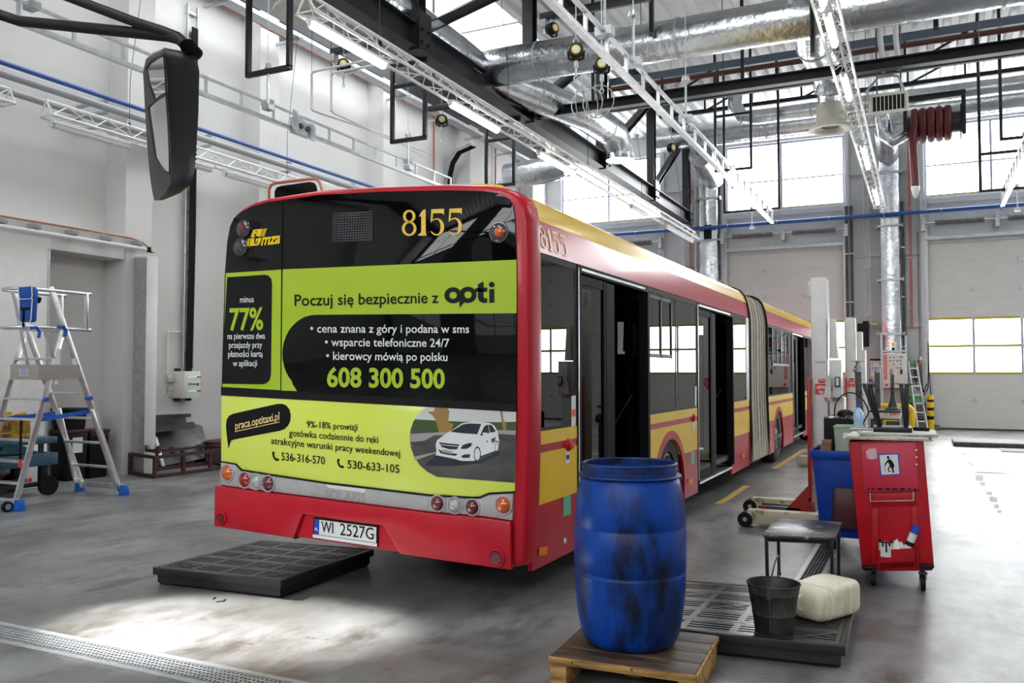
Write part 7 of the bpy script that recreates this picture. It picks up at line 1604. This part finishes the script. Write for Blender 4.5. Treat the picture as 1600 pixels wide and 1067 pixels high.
# light hanging tube loop left of the truss
t = thing('hose_loop', 'double white tube loop hanging beside the black frame with the cross bar', 'frame', PY(500, 150, 10.2))
A = lambda px, py, Y: PY(px, py, Y)
MB().tube([A(600, 88, 9.0), A(490, 112, 9.0), A(487, 116, 9.0), A(487, 170, 9.0), A(490, 173, 9.05), A(606, 212, 12.0), A(660, 243, 14.0)], .018, 8).build('outer_tube', 'white_tube', t)
MB().tube([A(612, 97, 9.2), A(521, 114, 9.2), A(517.5, 118, 9.2), A(517.5, 172, 9.2), A(521, 176, 9.25), A(606, 216, 12.1), A(674, 240, 14.3)], .018, 8).build('inner_tube', 'white_tube', t)
for k, (px, py) in enumerate(((487, 112), (517, 114))): c = A(px, py, 9.1); MB().tube([c, c + Vector((0, 0, 2.6))], .004, 5).build('hanging_wire', 'dark_metal', t)

# ---- balancers (spring reels)
def balancer(c, r, label, face=Vector((.35, -.94, 0)), hook=True):
    c = Vector(c); face = face.normalized(); t = thing('spring_balancer', label, 'balancer', c)
    MB().tube([c - face * .07, c - face * .05, c + face * .04, c + face * .06], [r * .8, r, r, r * .85], 22).build('housing', 'black_plastic', t)
    MB().tube([c + face * .06, c + face * .066], r * .62, 20).build('yellow_label', 'yellow_steel', t); MB().tube([c + face * .066, c + face * .068], r * .45, 18).build('white_label', 'label_paper', t)
    MB().torus(c + Vector((0, 0, r + .03)), .03, .008, 'y', 14, 5).cyl(c + Vector((0, 0, r + .06)), Vector((c.x, c.y, 9.19)), .006, 6).build('top_hook', 'galv', t)
    s = face.cross(Vector((0, 0, 1))).normalized()
    MB().tube([c + s * r * 1.05, c + s * r * .95 + Vector((0, 0, -r)), c + Vector((0, 0, -r * 1.35)), c - s * r * .95 + Vector((0, 0, -r)), c - s * r * 1.05], .016, 8).build('guard_bow', 'black_plastic', t)
    if hook: MB().cyl(c + Vector((0, 0, -r * 1.35)), c + Vector((0, 0, -r * 2.2)), .026, 10).cyl(c + Vector((0, 0, -r * 2.2)), c + Vector((0, 0, -r * 3.4)), .012, 6).torus(c + Vector((0, 0, -r * 3.6)), .025, .008, 'y', 12, 5).build('cable_hook', 'galv', t)
    return t
cB = PY(900, 80, 8.9); balancer(cB, .085, 'black spring balancer with yellow round label hanging in front of its twin')
balancer(cB + Vector((.17, .38, -.06)), .085, 'black spring balancer hanging just behind its twin, partly over the hose coil')
m = MB()
for k in range(4): m.torus(cB + Vector((.06 + .05 * k, .05 * k, -.62 + .02 * k)), .17 + .015 * (k % 2), .006, 'y' if k % 2 else 'x', 30, 5)
m.cyl(cB + Vector((.08, .05, -.46)), cB + Vector((.03, .05, -.22)), .006, 6)
tag(m.build('hose_coil', 'galv'), 'coil of thin air hose hanging below the pair of spring balancers', 'hose', kind=None)
balancer(PY(537, 101, 11.5), .10, 'black and yellow spring balancer hanging above the double white tube loop', Vector((.5, -.8, 0)))
balancer(PY(690, 187, 14.5), .11, 'black and yellow spring balancer hanging between second lit tube and black frame', Vector((.6, -.8, 0)))
balancer(PY(863, 45, 11.0), .085, 'small black spring balancer hanging just above the big foil cross duct', Vector((.9, -.4, 0)), False)
balancer(PY(1049, 231, 19.0), .11, 'small dark spring balancer hanging far back in front of the back wall duct', Vector((.9, -.4, 0)), False)

# ---- jib arms of black steel (short brackets with hose trolleys)
for (px, py, Yj, L, lab) in ((518, 82, 11.6, 1.0, 'short black bracket arm with clamps hanging above the white tube loop'), (845, 28, 11.0, 1.6, 'long black bracket arm with clamps hanging above the big foil cross duct'), (740, 160, 14.3, -1.0, 'grey bracket arm with clamps beside the second lit tube')):
    c = PY(px, py, Yj); t = thing('bracket_arm', lab, 'bracket', c); MB().bx(c.x, c.x + L, Yj - .05, Yj + .05, c.z - .05, c.z + .05).build('arm', 'black_steel', t, bevel=.006)
    m = MB().bx(c.x + .02, c.x + .10, Yj - .07, Yj + .07, c.z - .16, c.z - .05).cyl((c.x + .06, Yj, c.z - .25), (c.x + .06, Yj, c.z - .16), .02, 8); m.build('clamp', 'galv', t); MB().bar((c.x + L * .9, Yj, c.z + .05), (c.x + L * .9, Yj, 9.15), .04, .04).build('hanger', 'black_steel', t, smooth=False)

# ---- white round air outlets
def outlet(c, r, h, label, top):
    c = Vector(c); t = thing('air_outlet', label, 'air outlet', c)
    MB().lathe([(r * .42, .02), (r * .55, .0), (r * .8, -.04), (r, -.03), (r * 1.03, 0), (r, .03), (r * .8, .04), (r * .68, .10), (r * .66, h)], c, 40).build('white_cone', 'cream', t, angle=60)
    MB().lathe([(0, .06), (r * .45, .05), (r * .5, .02)], c, 30).build('inner_disc', 'cream', t)
    m = MB()
    for k in range(6): a = k * math.pi / 3; m.bar(c + Vector((r * .45 * math.cos(a), r * .45 * math.sin(a), .01)), c + Vector((r * .85 * math.cos(a), r * .85 * math.sin(a), .01)), .012, .03)
    m.build('vane', 'cream', t, smooth=False)
    MB().cyl(c + Vector((0, 0, h)), c + Vector((0, 0, top)), r * .6, 24).build('spigot', 'foil', t)
    return t
outlet(PY(1298, 200, 16.0), .36, .42, 'white round air outlet hanging beside the lit truss that leads to the control cabinet pier', .62)
outlet(PY(873, 246, 17.2), .42, .30, 'round white air outlet hanging behind the third lit tube over the bus', 1.1)
outlet(PY(470, 18, 8.6), .34, .30, 'cream round air outlet half hidden by the first lit tube of the long truss', .9)

# ---- unit heater and hose reel at right
Yh = 15.2; f = lambda x, y, o=0.0: PY(x, y, Yh - o)
a, b = f(1357, 165), f(1420, 140); c = (a + b) / 2
t = thing('unit_heater', 'cream unit air heater with dark louvres hanging beside the hose reel', 'heater', (c.x, Yh + .2, c.z - .2))
w = (b.x - a.x) / 2; z1, z0 = f(1390, 136).z, f(1390, 182).z
MB().hexa([(c.x - w, Yh, z0 + .08), (c.x + w, Yh, z0 + .08), (c.x + w, Yh + .40, z0 + .2), (c.x - w, Yh + .40, z0 + .2)], [(c.x - w * .96, Yh + .05, z1 - .10), (c.x + w * .96, Yh + .05, z1 - .10), (c.x + w * .9, Yh + .40, z1), (c.x - w * .9, Yh + .40, z1)]).build('casing', 'cream', t, bevel=.012)
m = MB().bx(c.x - w * .86, c.x + w * .86, Yh - .015, Yh + .05, z0 + .11, (z0 + z1) / 2 + .10); m.build('dark_opening', 'black_rubber', t)
for k in range(9): x = c.x - w * .8 + w * 1.6 * k / 8; MB().bx(x - .006, x + .006, Yh - .035, Yh - .016, z0 + .10, (z0 + z1) / 2 + .10).build('louvre', 'cream', t, smooth=False)
fr = MB()
for q in ((-w * .95, -w * .84), (w * .84, w * .95)): fr.bx(c.x + q[0], c.x + q[1], Yh - .04, Yh, z0 + .06, (z0 + z1) / 2 + .14)
fr.bx(c.x - w * .84, c.x + w * .84, Yh - .04, Yh, (z0 + z1) / 2 + .10, (z0 + z1) / 2 + .14).bx(c.x - w * .84, c.x + w * .84, Yh - .04, Yh, z0 + .06, z0 + .10); fr.build('outlet_frame', 'cream', t, bevel=.004)
MB().tube([(c.x - w * .9, Yh + .2, z0 + .25), (c.x - w * 1.1, Yh + .2, z1 + .05), (c.x - w * .5, Yh + .2, z1 + .25), (c.x + w * .2, Yh + .2, z1 + .25), (c.x + w * .5, Yh + .2, z1 + .22), (c.x + w * .75, Yh + .2, z1 - .02)], .022, 8).build('flexible_pipe', 'galv', t)
for x in (-.6, .6): MB().cyl((c.x + w * x, Yh + .25, z1 - .02), (c.x + w * x, Yh + .25, 9.15), .012, 6).build('hanging_rod', 'dark_metal', t)
for dx, lab in ((-.12, 'thin pale riser pipe over the unit heater, on the side of the lit truss'), (.12, 'thin pale riser pipe over the unit heater, on the side of the hose reel')): tag(MB().tube([(c.x + dx + .05, Yh + .25, z1 + .35), (c.x + dx, Yh + .25, z1 + .9), (c.x + dx - .02, Yh + .2, 9.15)], .045, 10).build('riser_pipe', 'white_tube'), lab, 'pipe')
Yr_ = 20.0; f = lambda x, y: PY(x, y, Yr_)
a, b = f(1424, 190), f(1486, 186); zc_ = (a.z + b.z) / 2
t = thing('hose_reel', 'big exhaust hose reel wound with dark red hose hanging before a window', 'hose reel', ((a.x + b.x) / 2, Yr_ + .3, zc_ - .5))
for k in range(5): x = a.x + .06 + (b.x - a.x - .02) * k / 4.6; MB().torus((x, Yr_ + .35, zc_), .305, .078, 'x', 36, 10).build('hose_turn', 'hose_red', t)
MB().cyl((a.x - .08, Yr_ + .35, zc_), (b.x + .22, Yr_ + .35, zc_), .22, 24).build('drum', 'dark_metal', t)
for x in (b.x + .18,): MB().lathe([(0, 0), (.36, 0), (.38, .02), (0, .02)], (x, Yr_ + .35, zc_), 30, 0, 'x').build('flange', 'black_steel', t)
MB().bx(a.x - .1, b.x + .28, Yr_ + .0, Yr_ + .1, zc_ + .46, zc_ + .58).bx(b.x + .20, b.x + .28, Yr_ - .0, Yr_ + .1, zc_ - .35, zc_ + .46).bx(a.x - .16, a.x - .08, Yr_, Yr_ + .1, zc_ - .2, zc_ + .54).build('reel_frame', 'black_steel', t, bevel=.01)
xh = f(1428, 250).x; MB().tube([(a.x + .06, Yr_ + .04, zc_), (xh - .02, Yr_ + .02, zc_ - .3), (xh, Yr_ - .06, zc_ - .8), (xh + .02, Yr_ - .03, f(1428, 292).z)], .080, 14).build('hanging_hose', 'hose_red', t)
zn = f(1428, 292).z; MB().lathe([(.082, 0), (.088, -.02), (.085, -.06), (.05, -.2), (.03, -.24), (0, -.24)], (xh + .02, Yr_ - .03, zn), 16).build('nozzle', 'white_tube', t)
duct([(f(1378, 165).x, Yr_ + .3, zc_ + .3), (f(1382, 200).x, Yr_ + .3, zc_ - .12), (f(1395, 215).x, Yr_ + .3, zc_ - .28), (a.x - .1, Yr_ + .35, zc_ - .1)], .15, 'short bent foil pipe leading into the hose reel below the unit heater', seg=.12, rings=False)
# hangers and wires from the roof
random.seed(17)
for k, (px, py, Yw, L) in enumerate(((1270, 60, 12.0, .9), (1462, 20, 13.5, 1.7), (1018, 30, 12.0, 1.2))):
    c = PY(px, py, Yw); o = MB().bx(c.x - .035, c.x + .035, Yw - .02, Yw + .02, c.z - .25, 9.18).build('perforated_hanger', 'dark_metal', smooth=False)
    tag(o, ('perforated dark hanger strip beside the lit truss, under the big cross duct', 'long perforated dark hanger strip behind the unit heater', 'perforated dark hanger strip above the big cross duct beside the rail track')[k], 'hanger')
    MB().bx(c.x - .02, c.x + .02, Yw - .022, Yw - .0201, c.z - .2, 9.1).build('slot_line', 'black_rubber', o, smooth=False)
for k, (x, y, lab) in enumerate(((-4.6, 15.0, 'thin roof wire hanging beside a black girder post over the bus'), (-3.4, 16.4, 'thin roof wire hanging between girder and rail track'), (0.9, 16.0, "thin roof wire hanging beside the unit heater's louvres"), (1.6, 14.9, 'thin roof wire hanging beyond the unit heater, over the open floor'))):
    tag(MB().tube([(x, y, 9.18), (x + .02, y, 7.6), (x, y + .02, 6.5)], .008, 5).build('hanging_wire', 'dark_metal'), lab, 'wire')

# ---- lamp added out of view to throw a light pool beside the pallet
p = Vector((XL + .22, 2.2, 6.2)); aim = Vector((-3.95, 3.98, 0)); dv = (aim - p).normalized()
t = thing('added_lamp', 'small black lamp added out of view on the plaster wall to light the floor', 'added_lamp', p)
MB().tube([p - dv * .12, p - dv * .02, p + dv * .10], [.09, .12, .14], 20).build('housing', 'black_plastic', t); MB().tube([p + dv * .101, p + dv * .106], .125, 20).build('lens', 'tube', t)
MB().bar((XL + .002, p.y, p.z), (p.x, p.y, p.z), .04, .03).bx(XL + .002, XL + .012, p.y - .08, p.y + .08, p.z - .08, p.z + .08).build('bracket', 'black_steel', t, smooth=False)
ld = bpy.data.lights.new('added_spot', 'SPOT'); ld.energy = 21000; ld.spot_size = math.radians(10.5); ld.spot_blend = 0.7; ld.shadow_soft_size = .06; ld.color = (1.0, .98, .94)
lo = bpy.data.objects.new('added_spot', ld); COL.objects.link(lo); lo.parent = t; lo.location = dv * .16; lo.rotation_euler = dv.to_track_quat('-Z', 'Y').to_euler()
